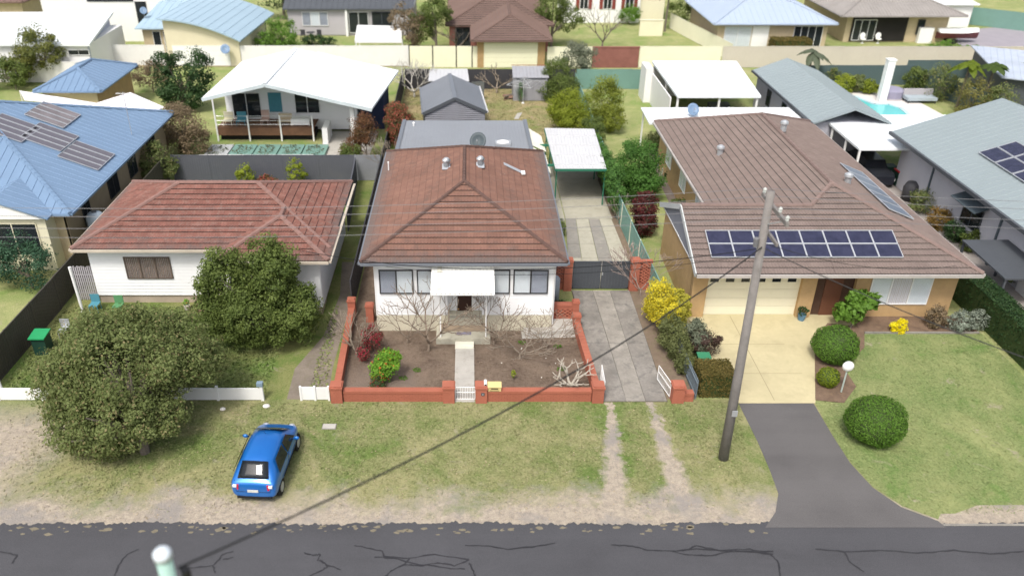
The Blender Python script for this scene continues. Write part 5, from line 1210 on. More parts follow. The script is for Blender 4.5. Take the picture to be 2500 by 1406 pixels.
# ================================================================== FAR LEFT HOUSES
wl = thing('wide_white_house', 'wide low house with plain white roof at the far left', 'house', (-42, 82, 0)); q = [at(-80, 108, 3.4), at(218, 108, 3.4), at(276, 29, 4.4), at(-80, 31, 4.4)]
metal_roof(wl, [q], WROOF, .2, .7); wallbox(wl, -50, q[1].x-.4, q[1].y+.4, q[2].y-.5, 0, 3.2, WHITE)
MB().prism([(q[1].x-.42, q[1].y+.4, 3.25), (q[1].x-.35, q[1].y+.4, 3.25), (q[2].x-.35, q[2].y-.5, 4.3), (q[2].x-.42, q[2].y-.5, 4.3)], 3.2).build('side_wall', mat('lavender_render', (.5, .52, .6), .8), wl)
for px in (30, 165, 190): p = aty(px, 121, q[1].y+.38); window(wl, (p.x, p.y-.02, 2.3), 1.0 if px > 40 else 2.0, .5, '-y', 1, WHITE, DGLASS)
tw = thing('two_storey_house', 'tall white two storey house behind the wide white roof', 'house', (-37, 93, 0)); wallbox(tw, -46, -32.6, 91.5, 99, 0, 5.6, WHITE); wallbox(tw, -32.6, -30.5, 92.5, 98, 0, 4.8, WHITEF, 'wing_wall')
P3, c3_, _ = hip(-46.6, -32, 91, 99.6, 5.6, .3); metal_roof(tw, P3.values(), WROOF, .1, .8); window(tw, (-35.9, 91.48, 1.6), 1.2, 2.6, '-y', 1, WINF, DGLASS); window(tw, (-41, 91.48, 4.2), 5, .7, '-y', 3, SLATE, DGLASS)
h0, _ = house('brown_roof_house', 'house with brown tiled roof at the top left corner', -66, -50, 95, 106, 3.6, .4, TANB2, DBROWN, sp=.7)
# curved blue roof house
cv = thing('curved_roof_house', 'cream house with curved pale blue roof and white garage door', 'house', (-26, 86, 0)); n = 10; FX0, FX1 = -29.8, -22.1
prof = [(FX0+(FX1-FX0)*i/n, 2.6+2.05*(1-(i/n)**1.9)) for i in range(n+1)]; mb = MB()
for i in range(n):
    (xa, za), (xb, zb) = prof[i], prof[i+1]; q = [V((xa, 80.4, za)), V((xb, 80.4, zb)), V((xb+.6, 93.5, zb)), V((xa+.6, 93.5, za))]; mb.prism(q, .14)
    if i % 1 == 0: mb.bar(q[0]+V((0, 0, .01)), q[3]+V((0, 0, .01)), .04, .03)
mb.build('roof', BLUEM2, cv); f = MB()
for i in range(n):
    (xa, za), (xb, zb) = prof[i], prof[i+1]; xa, xb = max(xa, FX0+.3), min(xb, FX1-.3); f.add([(xa, 81, 0), (xb, 81, 0), (xb, 81, zb-.14), (xa, 81, za-.14), (xa, 92.9, 0), (xb, 92.9, 0), (xb, 92.9, zb-.14), (xa, 92.9, za-.14)], [(0, 1, 2, 3), (7, 6, 5, 4), (0, 3, 7, 4), (1, 5, 6, 2)])
f.build('wall', mat('cream_brick', (.66, .60, .44), .85, .05, 1), cv); gdoor(cv, (-28.9, 80.98, .05), 5.4, 1.9, WHITE, panels=4)
q = [at(318, 76, 3.0), at(408, 76, 3.0), at(410, 8, 4.4), at(380, 8, 4.4)]; q = [V((q[0].x, 84, 3.0)), V((-30, 84, 3.0)), V((-30, 93, 4.6)), V((-33, 93, 4.6))]; metal_roof(cv, [q], BLUEM2, .12, .6)
wallbox(cv, q[0].x+.5, -29.8, 84.6, 93, 0, 2.9, TANB2, 'wing_wall')
for x in (-32.0, -30.9): window(cv, (x, 84.58, .5), .8, 2.1, '-y', 1, WHITE, DGLASS)
p = V((-33.2, 86.5, 3.5)); dish('blue grey satellite dish on the lower blue roof of the curved roof house', p, .35, .7, .4, BLUEM)
dish('blue grey satellite dish in front of the white garage door of the curved roof house', (-23.6, 80.3, 1.2), .45, .6, .2, BLUEM); 
house('grey_weatherboard_house', 'grey weatherboard house with gable and dark glass doors', -20.2, -6.5, 94.3, 106, 3.0, .42, GREYW, SLATE, ov=.4, lo=False, hi=False)
gw = [o for o in bpy.data.objects if o.name.startswith('grey_weatherboard_house')][0]
for j in range(15): board(gw, '-y', (-20.2, 94.27, .1+j*.2), 6.5, 0, GREYW, .2)
window(gw, (-18.6, 94.2, 1.1), 2.9, 1.5, '-y', 3, WHITE, GLASS, (GREYB, BLIND, GREYB)); window(gw, (-13.4, 94.2, .3), 2.2, 2.3, '-y', 2, WHITE, DGLASS); window(gw, (-10.8, 94.2, .3), 2.2, 2.3, '-y', 2, SLATE, DGLASS); MB().box(-13.75, -13.5, 93.9, 94.2, 0, 3).build('corner_post', WHITE, gw)
t = thing('marquee', 'white flat topped marquee on the lawn before the grey house', 'marquee', (-9.2, 84.5, 0)); a, b, c, d = at(866, 98, 2.3), at(980, 98, 2.3), at(980, 64, 2.5), at(872, 62, 2.5)
m = MB(); m.prism([a, b, c, d], .3); m.build('canopy', WHITE, t)
for p in (a, b, c, d): MB().tube([(p.x*.99, p.y, 0), (p.x*.99, p.y, 2.3)], .04, 7).build('leg', WHITE, t)
t = thing('outdoor_table', 'round dark outdoor table in front of the grey weatherboard house', 'table', (-17.5, 92.6, 0)); MB().lathe((-17.5, 92.6, 0), [(.3, 0), (.05, .03), (.05, .7)], 12).build('pedestal', DARKF, t); MB().lathe((-17.5, 92.6, .7), [(.5, .0), (.5, .04)], 12).build('tabletop', DARKF, t)
for x in (-18.4, -16.6):
    t = thing('outdoor_chair', f'dark outdoor chair {"left" if x < -17 else "right"} of the round table by the grey house', 'chair', (x, 92.6, 0), 0, 'dark chairs by the grey house'); MB().box(x-.25, x+.25, 92.4, 92.9, .4, .45).build('seat', DARKF, t); MB().box(x-.25, x+.25, 92.85, 92.9, .45, .95).build('backrest', DARKF, t)
    for a_, b_ in ((-.23, 92.42), (.23, 92.42), (-.23, 92.87), (.23, 92.87)): MB().bar((x+a_, b_, 0), (x+a_, b_, .4), .04).build('leg', DARKF, t)

# ================================================================== REAR GARAGE HOUSE (BROWN TILES)
gh = thing('brown_tiled_house', 'house with dark brown tiled roof and cream rear garage door', 'house', (3.5, 88, 0))
wallbox(gh, .85, 7.45, 80.45, 93, 0, 2.75, TANB); gdoor(gh, (1.55, 80.43, .02), 5.1, 2.35, mat('cream_garage_door', (.74, .72, .55), .5, .03), panels=5)
for x0 in (.85, 6.72):
    m = MB()
    for j in range(30):
        a = x0+(j % 2)*.12
        while a < x0+.66: m.box(a+.006, min(a+.234, x0+.72), 80.41, 80.44, j*.09+.01, j*.09+.084); a += .24
    m.build('brick_pier', TANB, gh, kind='stuff')
P4, c4, _ = hip(.25, 8.0, 79.75, 97, 2.75, .42, True, True); P5, c5, _ = hip(-2.4, 8.8, 86.2, 108, 2.8, .44)
for q in list(P4.values())[:3]+list(P5.values()):
    MB().prism([p-V((0, 0, .03)) for p in q], .08).build('roof_deck', DBROWN, gh); tiles(q, DBROWN, gh)
wallbox(gh, -2, 8.3, 86.7, 107, 0, 2.75, REDB); window(gh, (-1.4, 86.66, .6), 1.6, 1.9, '-y', 2, WINF, DGLASS)
cm = MB()
for a, b in c4+c5: capline(cm, a+V((0, 0, .07)), b+V((0, 0, .07)), .13)
cm.build('ridge_cap', DBROWN, gh, kind='stuff'); gutters(gh, [((.25, 79.7, 2.77), (8, 79.7, 2.77)), ((.2, 79.75, 2.77), (.2, 86, 2.77)), ((8.05, 79.75, 2.77), (8.05, 96, 2.77))], DBROWN)

# ================================================================== FAR RIGHT HOUSES
t = thing('cream_house', 'white rendered house with red brown shutters at the top of the picture', 'house', (16, 101, 0)); wallbox(t, 11.5, 20.4, 101, 110, 0, 4.6, WHITE)
wallbox(t, 20.5, 23.4, 101.5, 108, 0, 3.4, CREAM, 'wing_wall'); P6, _, _ = hip(11, 24, 100.5, 111, 4.6, .3); metal_roof(t, P6.values(), DBROWN, .1, .8)
for x in (13.2, 16.0, 18.6): w_ = window(t, (x, 100.97, 1.6), 1.0, 1.6, '-y', 2, WHITE, DGLASS); [MB().box(x+q_, x+q_+.4, 100.9, 100.96, 1.6, 3.2).build('shutter', mat('red_brown_shutter', (.22, .05, .04), .6), t) for q_ in (-.45, 1.05)]
t = thing('garden_wall', 'square cream rendered wall panel on the rear lawn', 'wall', (20.4, 94, 0)); wallbox(t, 19.2, 21.8, 94, 94.3, 0, 1.7, CREAM); MB().box(19.15, 21.85, 93.95, 94.35, 1.7, 1.76).build('coping', CREAM, t)
fence((23.5, 98), (26.4, 83), 1.7, CREAMF, 'cream steel fence running back between the far lawns')
h1, _ = house('blue_hip_house', 'tan house with powder blue hip roof behind the cream fence', 25.9, 37.3, 87.0, 98.6, 2.95, .40, TANB2, BLUEM3, ov=.65)
window(h1, (26.6, 86.96, .05), 2.8, 2.5, '-y', 2, WHITE, GLASS, BLIND); MB().box(29.5, 31.2, 86.9, 86.98, 0, 2.6).build('roller_door', WHITE, h1); window(h1, (33.8, 86.96, .3), 3.0, 2.3, '-y', 4, WHITE, DGLASS)
h2, _ = house('grey_hip_house', 'tan house with grey tiled hip roof at the top right', 41, 52, 91.2, 104, 3.0, .38, TANB2, GREYT, ov=1.2, kind='metal', sp=.35)
wallbox(h2, 41.6, 47.6, 91.1, 91.17, .1, 2.7, DARK, 'patio_opening'); window(h2, (48.7, 91.14, .8), .8, 1.6, '-y', 1, WINF, DGLASS); window(h2, (41.8, 91.06, .2), 2.4, 2.2, '-y', 3, WHITE, DGLASS); MB().box(48.9, 50.4, 90.6, 91.1, 0, 1.6).build('screen_panel', WHITE, h2)
for i, x in enumerate((42.9, 44.6)):
    q = thing('patio_chair', ['left white chair on the dark patio of the grey hip roof house', 'right white chair on the dark patio of the grey hip roof house'][i], 'chair', (x, 90.6, 0), 0, 'white patio chairs'); MB().ball((x, 90.6, .45), .32, .3, .12, 10, 6).build('seat', WHITE, q); MB().ball((x, 90.85, .75), .32, .08, .35, 10, 6).build('backrest', WHITE, q); MB().lathe((x, 90.6, 0), [(.2, 0), (.04, .05), (.04, .35)], 8).build('leg', WHITE, q)
t = thing('white_garage', 'small white garage beyond the grey hip roof house', 'garage', (56, 99, 0)); wallbox(t, 54, 58.6, 98.5, 104, 0, 2.5, WHITE); q = [V((53, 98, 2.7)), V((59, 98, 2.7)), V((59, 105, 3.1)), V((53, 105, 3.1))]; metal_roof(t, [q], WROOF, .12, .6); MB().box(54.6, 58, 98.44, 98.5, 0, 2.1).build('door', WHITE, t)
fence((59.5, 100), (70, 92), 2.0, GREENF, 'green steel fence at the top right corner')
t = thing('covered_boat', 'maroon boat on a trailer under a white cover', 'boat', (52.5, 91, 0)); secs = []
for i in range(7): f_ = i/6; w_ = .95*math.sin(math.pi*(.22+.5*f_))**.6*(1 if f_ < .6 else 1-(f_-.6)*1.6); secs.append((f_*4.4, w_))
m = MB(); vs = []
for (a, w_) in secs: vs += [(51+a, 91-w_, 1.15), (51+a, 91-w_*.7, .6), (51+a, 91, .42), (51+a, 91+w_*.7, .6), (51+a, 91+w_, 1.15)]
m.add(vs, [(i*5+k, i*5+k+1, i*5+k+6, i*5+k+5) for i in range(6) for k in range(4)]+[(4, 3, 2, 1, 0)]); m.build('hull', mat('maroon_gelcoat', (.13, .04, .045), .4), t)
m = MB(); vs = []
for (a, w_) in secs: vs += [(51+a, 91-w_, 1.17), (51+a, 91, 1.55), (51+a, 91+w_, 1.17)]
m.add(vs, [(i*3+k, i*3+k+1, i*3+k+4, i*3+k+3) for i in range(6) for k in range(2)]+[(2, 1, 0)]); m.build('cover', WHITE, t)
for y in (90.1, 91.9): MB().tube([(52.6, y-.08, .3), (52.6, y+.08, .3)], .3, 14).build('wheel', RUBBER, t)
sheet('paved_drive', [(52, 81.5), (62, 81.5), (70, 100), (60, 98), (53.5, 92)], .01, mat('purple_grey_paving', (.30, .28, .31), .9, .08, 1)); sheet('rear_lane', [(-60, 80.7), (25, 80.7), (25, 81.6), (-60, 81.6)], .01, G_YARD)

# ================================================================== RIGHT NEIGHBOUR, BROWN TILES
bt = thing('brown_roof_bungalow', 'tan brick bungalow with grey brown tiled roof and solar panels', 'house', (17, 43, 0)); k = .414; ze = 2.9; z_ = lambda d: ze+k*d
F = [V((10.5, 33, ze)), V((23.7, 33, ze)), V((18.3, 38.4, z_(5.4))), V((16.88, 36.98, z_(3.98))), V((10.5, 36.98, z_(3.98)))]
polys = [[F[0], V((16.88, 33, ze)), F[3], F[4]], [V((16.88, 33, ze)), F[1], F[2], F[3]], [V((12.9, 55, ze)), V((12.9, 41, ze)), V((16.9, 37, z_(4))), V((18.3, 38.4, z_(5.4))), V((18.3, 49.6, z_(5.4)))],
         [V((23.7, 33, ze)), V((23.7, 55, ze)), V((18.3, 49.6, z_(5.4))), V((18.3, 38.4, z_(5.4)))], [V((23.7, 55, ze)), V((12.9, 55, ze)), V((18.3, 49.6, z_(5.4)))], [V((10.5, 41, ze)), V((10.5, 37, z_(4))), V((16.9, 37, z_(4))), V((12.9, 41, ze))]]
for q in polys: MB().prism([p-V((0, 0, .03)) for p in q], .08).build('roof_deck', BROWNT, bt); tiles(q, BROWNT, bt)
cm = MB(); up = V((0, 0, .07)); cb = mat('pinkish_ridge_cap', (.215, .155, .138), .9, .12, 3)
for a, b in ((F[4], F[3]), (F[3], F[2]), (F[2], F[1]), (F[2], V((18.3, 49.6, z_(5.4)))), (V((18.3, 49.6, z_(5.4))), V((23.7, 55, ze))), (V((18.3, 49.6, z_(5.4))), V((12.9, 55, ze)))): capline(cm, a+up, b+up, .12)
cm.build('ridge_cap', cb, bt, kind='stuff')
gutters(bt, [((10.5, 32.94, ze), (23.7, 32.94, ze)), ((23.76, 33, ze), (23.76, 55, ze)), ((12.84, 41, ze), (12.84, 55, ze))], mat('grey_beige_gutter', (.42, .39, .37), .6), w=.14, h=.14)
MB().bar((10.46, 33, ze-.05), (10.46, 37, z_(4)-.05), .06, .26).bar((10.46, 37, z_(4)-.05), (10.46, 41, ze-.05), .06, .26).build('barge_board', mat('pale_barge2', (.50, .52, .52), .6), bt)
MB().add([(10.62, 33.3, ze-.1), (10.62, 40.8, ze-.1), (10.62, 37, z_(4)-.2), (10.8, 33.3, ze-.1), (10.8, 40.8, ze-.1), (10.8, 37, z_(4)-.2)], [(0, 1, 2), (5, 4, 3), (0, 2, 5, 3), (1, 4, 5, 2)]).build('gable', mat('grey_gable_sheet', (.24, .25, .29), .7, .08, 1), bt)
wallbox(bt, 10.7, 23.3, 34.2, 40.6, 0, ze-.08, TANB); wallbox(bt, 13.3, 23.2, 40.5, 54.5, 0, ze-.08, TANB); MB().box(10.6, 23.6, 33.1, 40.8, ze-.12, ze-.06).build('soffit', WHITE, bt)
wallbox(bt, 10.7, 11.4, 33.9, 34.25, 0, ze-.1, TANB); wallbox(bt, 15.9, 16.6, 33.9, 34.25, 0, ze-.1, TANB); wallbox(bt, 18.5, 23.3, 33.95, 34.25, 0, ze-.1, TANB); 
gdoor(bt, (11.4, 34.18, .03), 4.45, 2.35, mat('cream_sectional_door', (.76, .72, .56), .5, .03), panels=5, lites=6)
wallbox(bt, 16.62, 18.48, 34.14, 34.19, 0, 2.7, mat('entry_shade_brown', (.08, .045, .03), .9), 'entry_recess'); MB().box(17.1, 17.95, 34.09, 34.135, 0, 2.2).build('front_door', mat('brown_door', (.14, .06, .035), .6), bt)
window(bt, (19.2, 33.93, .75), 2.9, 1.75, '-y', 3, WHITE, GLASS, (BLIND, SAIL, BLIND)); 
for y in (42.5, 46.5, 50.5): window(bt, (13.28, y, 1.1), 1.5, 1.3, '-x', 2, WHITE, GLASS, BLIND)
u = V((1, 0, 0)); v = V((0, 1, k)).normalized(); n = u.cross(v)
S0 = atp(1735, 633, F[0], n); S1 = atp(2203, 633, F[0], n); S2 = atp(1718, 567, F[0], n); pw = (S1.x-S0.x)/8; ph = (S2-S0).dot(v)/2
for j in range(2):
    for i in range(8): slope_panel('solar_panel', f'{["first", "second", "third", "fourth", "fifth", "sixth", "seventh", "eighth"][i]} solar panel from the left in the {["lower", "upper"][j]} row on the brown roof', 'solar panel', S0+u*(pw*(i+.5))+v*(ph*(j+.5)), u, v, pw-.03, ph-.03, SOLM, SOLFR, 'solar panels facing the street', 1, .14)
u2 = V((0, 1, 0)); v2 = V((-1, 0, k)).normalized(); pt = V((23.7, 33, ze)); n2 = V((k, 0, 1)).normalized(); c = atp(2130, 470, pt, n2)
a0 = atp(2040, 400, pt, n2); a1 = atp(2235, 545, pt, n2)
for i in range(5): cc = a0.lerp(a1, (i+.5)/5); cc.x = (a0.x+a1.x)/2+(i-2)*-.02; cc.z = ze+(23.7-cc.x)*k; slope_panel('solar_panel', f'{["farthest", "second farthest", "middle", "second nearest", "nearest"][i]} panel of the grey strip on the brown roof right slope', 'solar panel', cc, u2, v2, abs(a0.y-a1.y)/5-.05, 1.5, mat('blue_grey_panel', (.13, .16, .21), .35), SOLFR, 'solar strip on the right slope', 1, .14)
def cowl(label, px, py, poly):
    a, n, s, e = frame_of(poly); p = atp(px, py, a[0], n); t = thing('roof_vent', label, 'roof ventilator', p, 0, 'ventilators on the brown roof'); MB().lathe(p, [(.17, -.05), (.17, .3)], 12).build('neck', GALV, t); MB().lathe(p+V((0, 0, .3)), [(.16, 0), (.24, .1), (.22, .22), (.1, .3)], 12).build('turbine', GALV, t)
cowl('pale roof ventilator on the left slope of the brown roof', 1757, 378, polys[2]); cowl('pale roof ventilator near the back ridge of the brown roof', 1912, 318, polys[2]); cowl('pale roof ventilator at the right hip of the brown roof', 2068, 448, polys[3])
t = thing('patio_roof', 'low white patio roof behind the brown tiled bungalow', 'patio cover', (17.5, 56.3, 0)); q = [at(1640, 300, 2.7), at(1960, 300, 2.7), at(1900, 275, 2.8), at(1592, 275, 2.8)]; q = [V((12.6, 55.1, 2.75)), V((23.6, 55.1, 2.75)), V((23.4, 58.4, 2.85)), V((12.6, 58.4, 2.85))]; metal_roof(t, [q], WROOF, .1, .3)
for x in (12.8, 16.4, 20, 23.3): MB().box(x-.05, x+.05, 58.2, 58.3, 0, 2.75).build('post', WHITE, t)
dish('blue grey satellite dish on the low white patio roof', (15.9, 56.6, 2.8), .42, .45, .1, BLUEM)
# white open shed
t = thing('white_open_shed', 'open sided shed with flat white roof and white posts', 'shed', (19.5, 66, 0)); q = [V((16.0, 61.6, 2.75)), V((22.4, 61.6, 2.75)), V((23.9, 71.2, 3.0)), V((15.9, 71.2, 3.0))]; q[2].x = 23.2; metal_roof(t, [q], WROOF, .16, .6)
for (x, y) in ((16.1, 61.8), (19.3, 61.8), (22.2, 61.8), (16.1, 66), (22.9, 70.9), (16.1, 70.9)): MB().box(x-.07, x+.07, y-.07, y+.07, 0, 2.7).build('post', WHITE, t)
wallbox(t, 15.55, 15.65, 62, 71, 0, 2.5, WHITEF); wallbox(t, 16, 23, 70.9, 71, 0, 2.6, WHITEF); wallbox(t, 15.0, 15.6, 69, 71.2, 0, 2.9, WHITEF)
for i, (x, y, w_, h_, mm, lb) in enumerate(((17.2, 64, 1.2, 1.0, DARKF, 'black covered machine at the left inside the open white shed'), (18.5, 63.2, .9, .7, REDL, 'red toolbox on the floor of the open white shed'), (20.3, 65, 1.6, 1.1, SLATE, 'dark bench in the middle of the open white shed'), (21.6, 63.4, .9, .6, WHITEF, 'pale crate at the right inside the open white shed'), (16.0, 60.9, .4, .5, REDL, 'red can beside the left post of the open white shed'))):
    q = thing('stored_item', lb, 'box', (x, y, 0)); MB().box(x-w_/2, x+w_/2, y-.4, y+.4, .08, h_).build('case', mm, q); MB().box(x-w_/2-.02, x+w_/2+.02, y-.42, y+.42, h_, h_+.05).build('lid', mm, q)
# grey green long house, patio, white walled house
lh = thing('long_grey_house', 'long narrow house with grey green gable roof beside the pool', 'house', (26.5, 62, 0)); q1 = [V((23.7, 54.4, 3)), V((23.7, 68.2, 3)), V((26.4, 68.2, 4.0)), V((26.4, 54.4, 4.0))]; q2 = [V((26.4, 54.4, 4.0)), V((26.4, 68.2, 4.0)), V((29.1, 68.2, 3)), V((29.1, 54.4, 3))]
metal_roof(lh, [q1, q2], GGREEN, .12, .5); wallbox(lh, 24.1, 28.7, 54.8, 67.8, 0, 2.95, mat('lavender_weatherboard', (.42, .42, .48), .7)); gutters(lh, [((23.65, 54.4, 3), (23.65, 68.2, 3))], SLATE, w=.12, h=.16)
for j in range(14): board(lh, '-x', (24.1, 54.8, .1+j*.2), 13, 0, mat('lavender_weatherboard', (.42, .42, .48)), .2)
for y in (57, 60.5, 64): window(lh, (24.06, y, 1.1), .9, 1.3, '-x', 1, SLATE, DGLASS)
wp = thing('patio_cover', 'large flat white patio roof joining the two grey green roofs', 'patio cover', (30, 53, 0)); q = [V((25.05, 49.9, 2.8)), V((28.5, 49.9, 2.8)), V((36.8, 50.6, 2.9)), V((36.8, 56.4, 2.95)), V((24.9, 56.4, 2.95))]; m = MB(); m.prism(q, .14); ribs(m, q, .45); m.build('roof', WROOF, wp)
for (x, y) in ((25.15, 50.0), (25.1, 52.0), (25.05, 54.2), (25.0, 56.2)): MB().box(x-.06, x+.06, y-.06, y+.06, 0, 2.7).build('post', WHITE, wp)
for i in range(3): MB().box(25.05, 25.10, 50.2+i*2.1, 51.9+i*2.1, .1, 1.7).build('screen_panel', mat('slate_screen', (.12, .15, .17), .6), wp)
q = thing('parked_car', 'dark car under the flat white patio roof', 'car', (27.2, 51.6, 0)); m = MB(); pr_ = [(-.85, .3), (-.88, .75), (-.8, .95), (-.62, 1.4), (.62, 1.4), (.8, .95), (.88, .75), (.85, .3)]; ys_ = [(49.9, .75, .62), (50.3, .97, .66), (51.1, 1, .74), (51.6, 1, 1), (53.6, 1, 1), (54.4, .95, .7)]; vs = []
for (y, sx, sz) in ys_: vs += [(27.2+x*sx, y, min(z_v, 1.4*sz)) for x, z_v in pr_]
m.add(vs, [(i*8+k_, i*8+k_+1, i*8+k_+9, i*8+k_+8) for i in range(5) for k_ in range(7)]+[tuple(range(7, -1, -1)), tuple(range(40, 48))]); m.build('body', mat('black_car_paint', (.02, .022, .03), .2, 0, 1, bump=0), q, smooth=False)
MB().box(26.5, 26.85, 49.93, 50.0, .55, .72).build('headlight', WHITE, q); MB().box(27.55, 27.9, 49.93, 50.0, .55, .72).build('headlight', WHITE, q)
for x in (26.4, 28.0):
    for y in (50.7, 53.6): MB().tube([(x-.09, y, .32), (x+.09, y, .32)], .32, 14).build('wheel', RUBBER, q)
rh = thing('white_walled_house', 'pale walled house with large grey green gable roof at the right edge', 'house', (34, 43, 0)); k2 = .34
for q in ([V((27.5, 30, 3.5)), V((27.5, 51.2, 3.5)), V((34, 51.2, 3.5+6.5*k2)), V((34, 30, 3.5+6.5*k2))], [V((34, 30, 3.5+6.5*k2)), V((34, 51.2, 3.5+6.5*k2)), V((40.5, 51.2, 3.5)), V((40.5, 30, 3.5))]): metal_roof(rh, [q], GGREEN, .14, .5)
LAV = mat('pale_lavender_render', (.56, .56, .60), .8, .05, .8); wallbox(rh, 28.3, 40, 30.4, 50.8, 0, 3.4, LAV)
for j in range(16): board(rh, '-x', (28.3, 30.4, .1+j*.2), 20.4, 0, LAV, .2)
gutters(rh, [((27.42, 30, 3.5), (27.42, 51.2, 3.5))], SLATE, w=.16, h=.2); TEAL = mat('slate_trim', (.10, .13, .15), .6)
for y in (39.3, 46.6): MB().box(28.2, 28.28, y, y+.12, 0, 3.35).build('downpipe', TEAL, rh)
w_ = window(rh, (28.26, 40.9, 1.1), 1.9, 1.3, '-x', 2, SLATE, DGLASS, sill=None); MB().prism([(28.25, 40.6, 2.75), (28.25, 43.1, 2.75), (27.5, 43.1, 2.5), (27.5, 40.6, 2.5)], .05).build('window_hood', TEAL, rh); MB().box(28.2, 28.27, 34.5, 36.6, 0, 2.4).build('side_door', WHITE, rh)
hx = V((30.8, 40.5, 3.5+3.3*k2)); uu = V((0, 1, 0)); vv = V((1, 0, k2)).normalized(); nn_ = V((-k2, 0, 1)).normalized(); c0_ = atp(2480, 405, V((27.5, 30, 3.5)), nn_)
for j in range(2):
    for i in range(3): slope_panel('solar_panel', f'{["far", "middle", "near"][i]} dark solar panel in the {["lower", "upper"][j]} row on the grey green roof', 'solar panel', c0_+uu*(1.6-1.7*i)+vv*(1.05*j-.2), uu, vv, 1.6, 1.0, SOLM, SOLFR, 'solar panels on the grey green roof', 1, .12)
for i, (px, py, c_, lb) in enumerate(((2190, 452, REDL, 'dark wheelie bin with a red lid by the white walled house'), (2165, 440, DGREENB, 'dark green wheelie bin left of the red lidded bin'))):
    p = at(px, py); x, y = p.x, p.y; q = thing('wheelie_bin', lb, 'bin', (x, y, 0)); MB().prism([(x-.28, y-.3, .98), (x+.28, y-.3, .98), (x+.28, y+.3, 1.0), (x-.28, y+.3, 1.0)], .92).build('body', DGREENB, q); MB().box(x-.32, x+.32, y-.36, y+.34, 1.0, 1.07).build('lid', c_, q)
    for d in (-.26, .26): MB().tube([(x+d-.03, y+.3, .1), (x+d+.03, y+.3, .1)], .1, 10).build('wheel', RUBBER, q)
p = at(2222, 488); q = thing('covered_barbecue', 'black covered barbecue beside the red lidded bin', 'barbecue', (p.x, p.y, 0)); MB().lathe((p.x, p.y, 0), [(.55, .05), (.6, .8), (.45, 1.15), (.1, 1.25)], 12).build('cover', DARKF, q, smooth=True); MB().box(p.x-.5, p.x+.5, p.y-.3, p.y+.3, 0, .06).build('base', RUBBER, q)
q = thing('low_roof', 'dark slate flat carport roof right of the brown tiled bungalow', 'carport', (27, 36, 0)); MB().prism([V((25.7, 34.2, 2.0)), V((28.1, 34.2, 2.0)), V((28.1, 38.2, 2.1)), V((25.7, 38.2, 2.1))], .08).build('roof', SLATE, q)
for (x, y) in ((25.8, 34.3), (28, 34.3), (25.8, 38.1), (28, 38.1)): MB().box(x-.05, x+.05, y-.05, y+.05, 0, 1.95).build('post', SLATE, q)
sheet('side_paving', [(25.5, 30), (28.3, 30), (28.3, 50.8), (25.5, 50.8)], .01, mat('side_gravel', (.34, .31, .29), .95, .15, 2))
# pool
sheet('pool_paving', [at(x, y) for x, y in [(2025, 235), (2080, 222), (2160, 232), (2240, 248), (2300, 280), (2330, 320), (2040, 330), (2000, 300)]], .02, PAVEW)
pp = [at(x, y) for x, y in [(2058, 236), (2085, 236), (2110, 246), (2135, 256), (2170, 256), (2200, 266), (2222, 284), (2215, 300), (2150, 305), (2100, 300), (2075, 275)]]
sheet('pool_water', pp, .03, POOLW); m = MB()
for i in range(len(pp)): m.bar(pp[i]+V((0, 0, .05)), pp[(i+1) % len(pp)]+V((0, 0, .05)), .35, .06)
q = thing('pool_coping', 'pale blue coping round the curved swimming pool', 'pool edge', pp[0]); m.build('coping', mat('pale_blue_coping', (.45, .58, .62), .7), q)
p = at(2150, 250); q = thing('white_column', 'thick white column beside the pool', 'column', p); MB().box(p.x-.3, p.x+.3, p.y-.3, p.y+.3, 0, 3.6).build('shaft', WHITE, q); MB().box(p.x-.35, p.x+.35, p.y-.35, p.y+.35, 3.6, 3.7).build('cap', WHITE, q)
p = at(2182, 246); q = thing('spa_cover', 'purple grey covered spa tub beyond the pool', 'spa', p); MB().lathe((p.x, p.y+.8, 0), [(1.0, 0), (1.05, .75), (.9, .85), (.1, .9)], 12).build('cover', PURP, q); MB().lathe((p.x, p.y+.8, 0), [(1.08, 0), (1.08, .15)], 12).build('base', GREYW, q)
p = at(2245, 250); q = thing('pool_lounge', 'grey outdoor lounge at the right side of the pool', 'lounge', p); MB().box(p.x-1.3, p.x+1.2, p.y-.5, p.y+.6, .25, .5).build('seat', mat('pale_blue_grey', (.36, .42, .46), .8), q); MB().box(p.x-1.3, p.x+1.2, p.y+.5, p.y+.7, .5, 1.0).build('backrest', GREYW, q)
for a, b in ((-1.2, -.4), (1.1, -.4), (-1.2, .5), (1.1, .5)): MB().bar((p.x+a, p.y+b, 0), (p.x+a, p.y+b, .25), .08).build('leg', DARKF, q)
t = thing('pale_roof_shed', 'shed with pale blue grey roof at the right edge', 'shed', (47, 70, 0)); q = [V((44.2, 67.5, 2.6)), V((52, 63.5, 2.6)), V((54, 72, 3.2)), V((46, 76, 3.2))]; m = MB(); m.prism(q, .1); ribs(m, q, .5); m.build('roof', mat('pale_blue_grey_roof', (.42, .47, .56), .45), t); m = MB(); m.prism([V((44.8, 67.9, 2.5)), V((51.8, 64.2, 2.5)), V((53.6, 71.6, 3)), V((46.2, 75.5, 3))], 2.5); m.build('wall', SLATE, t)

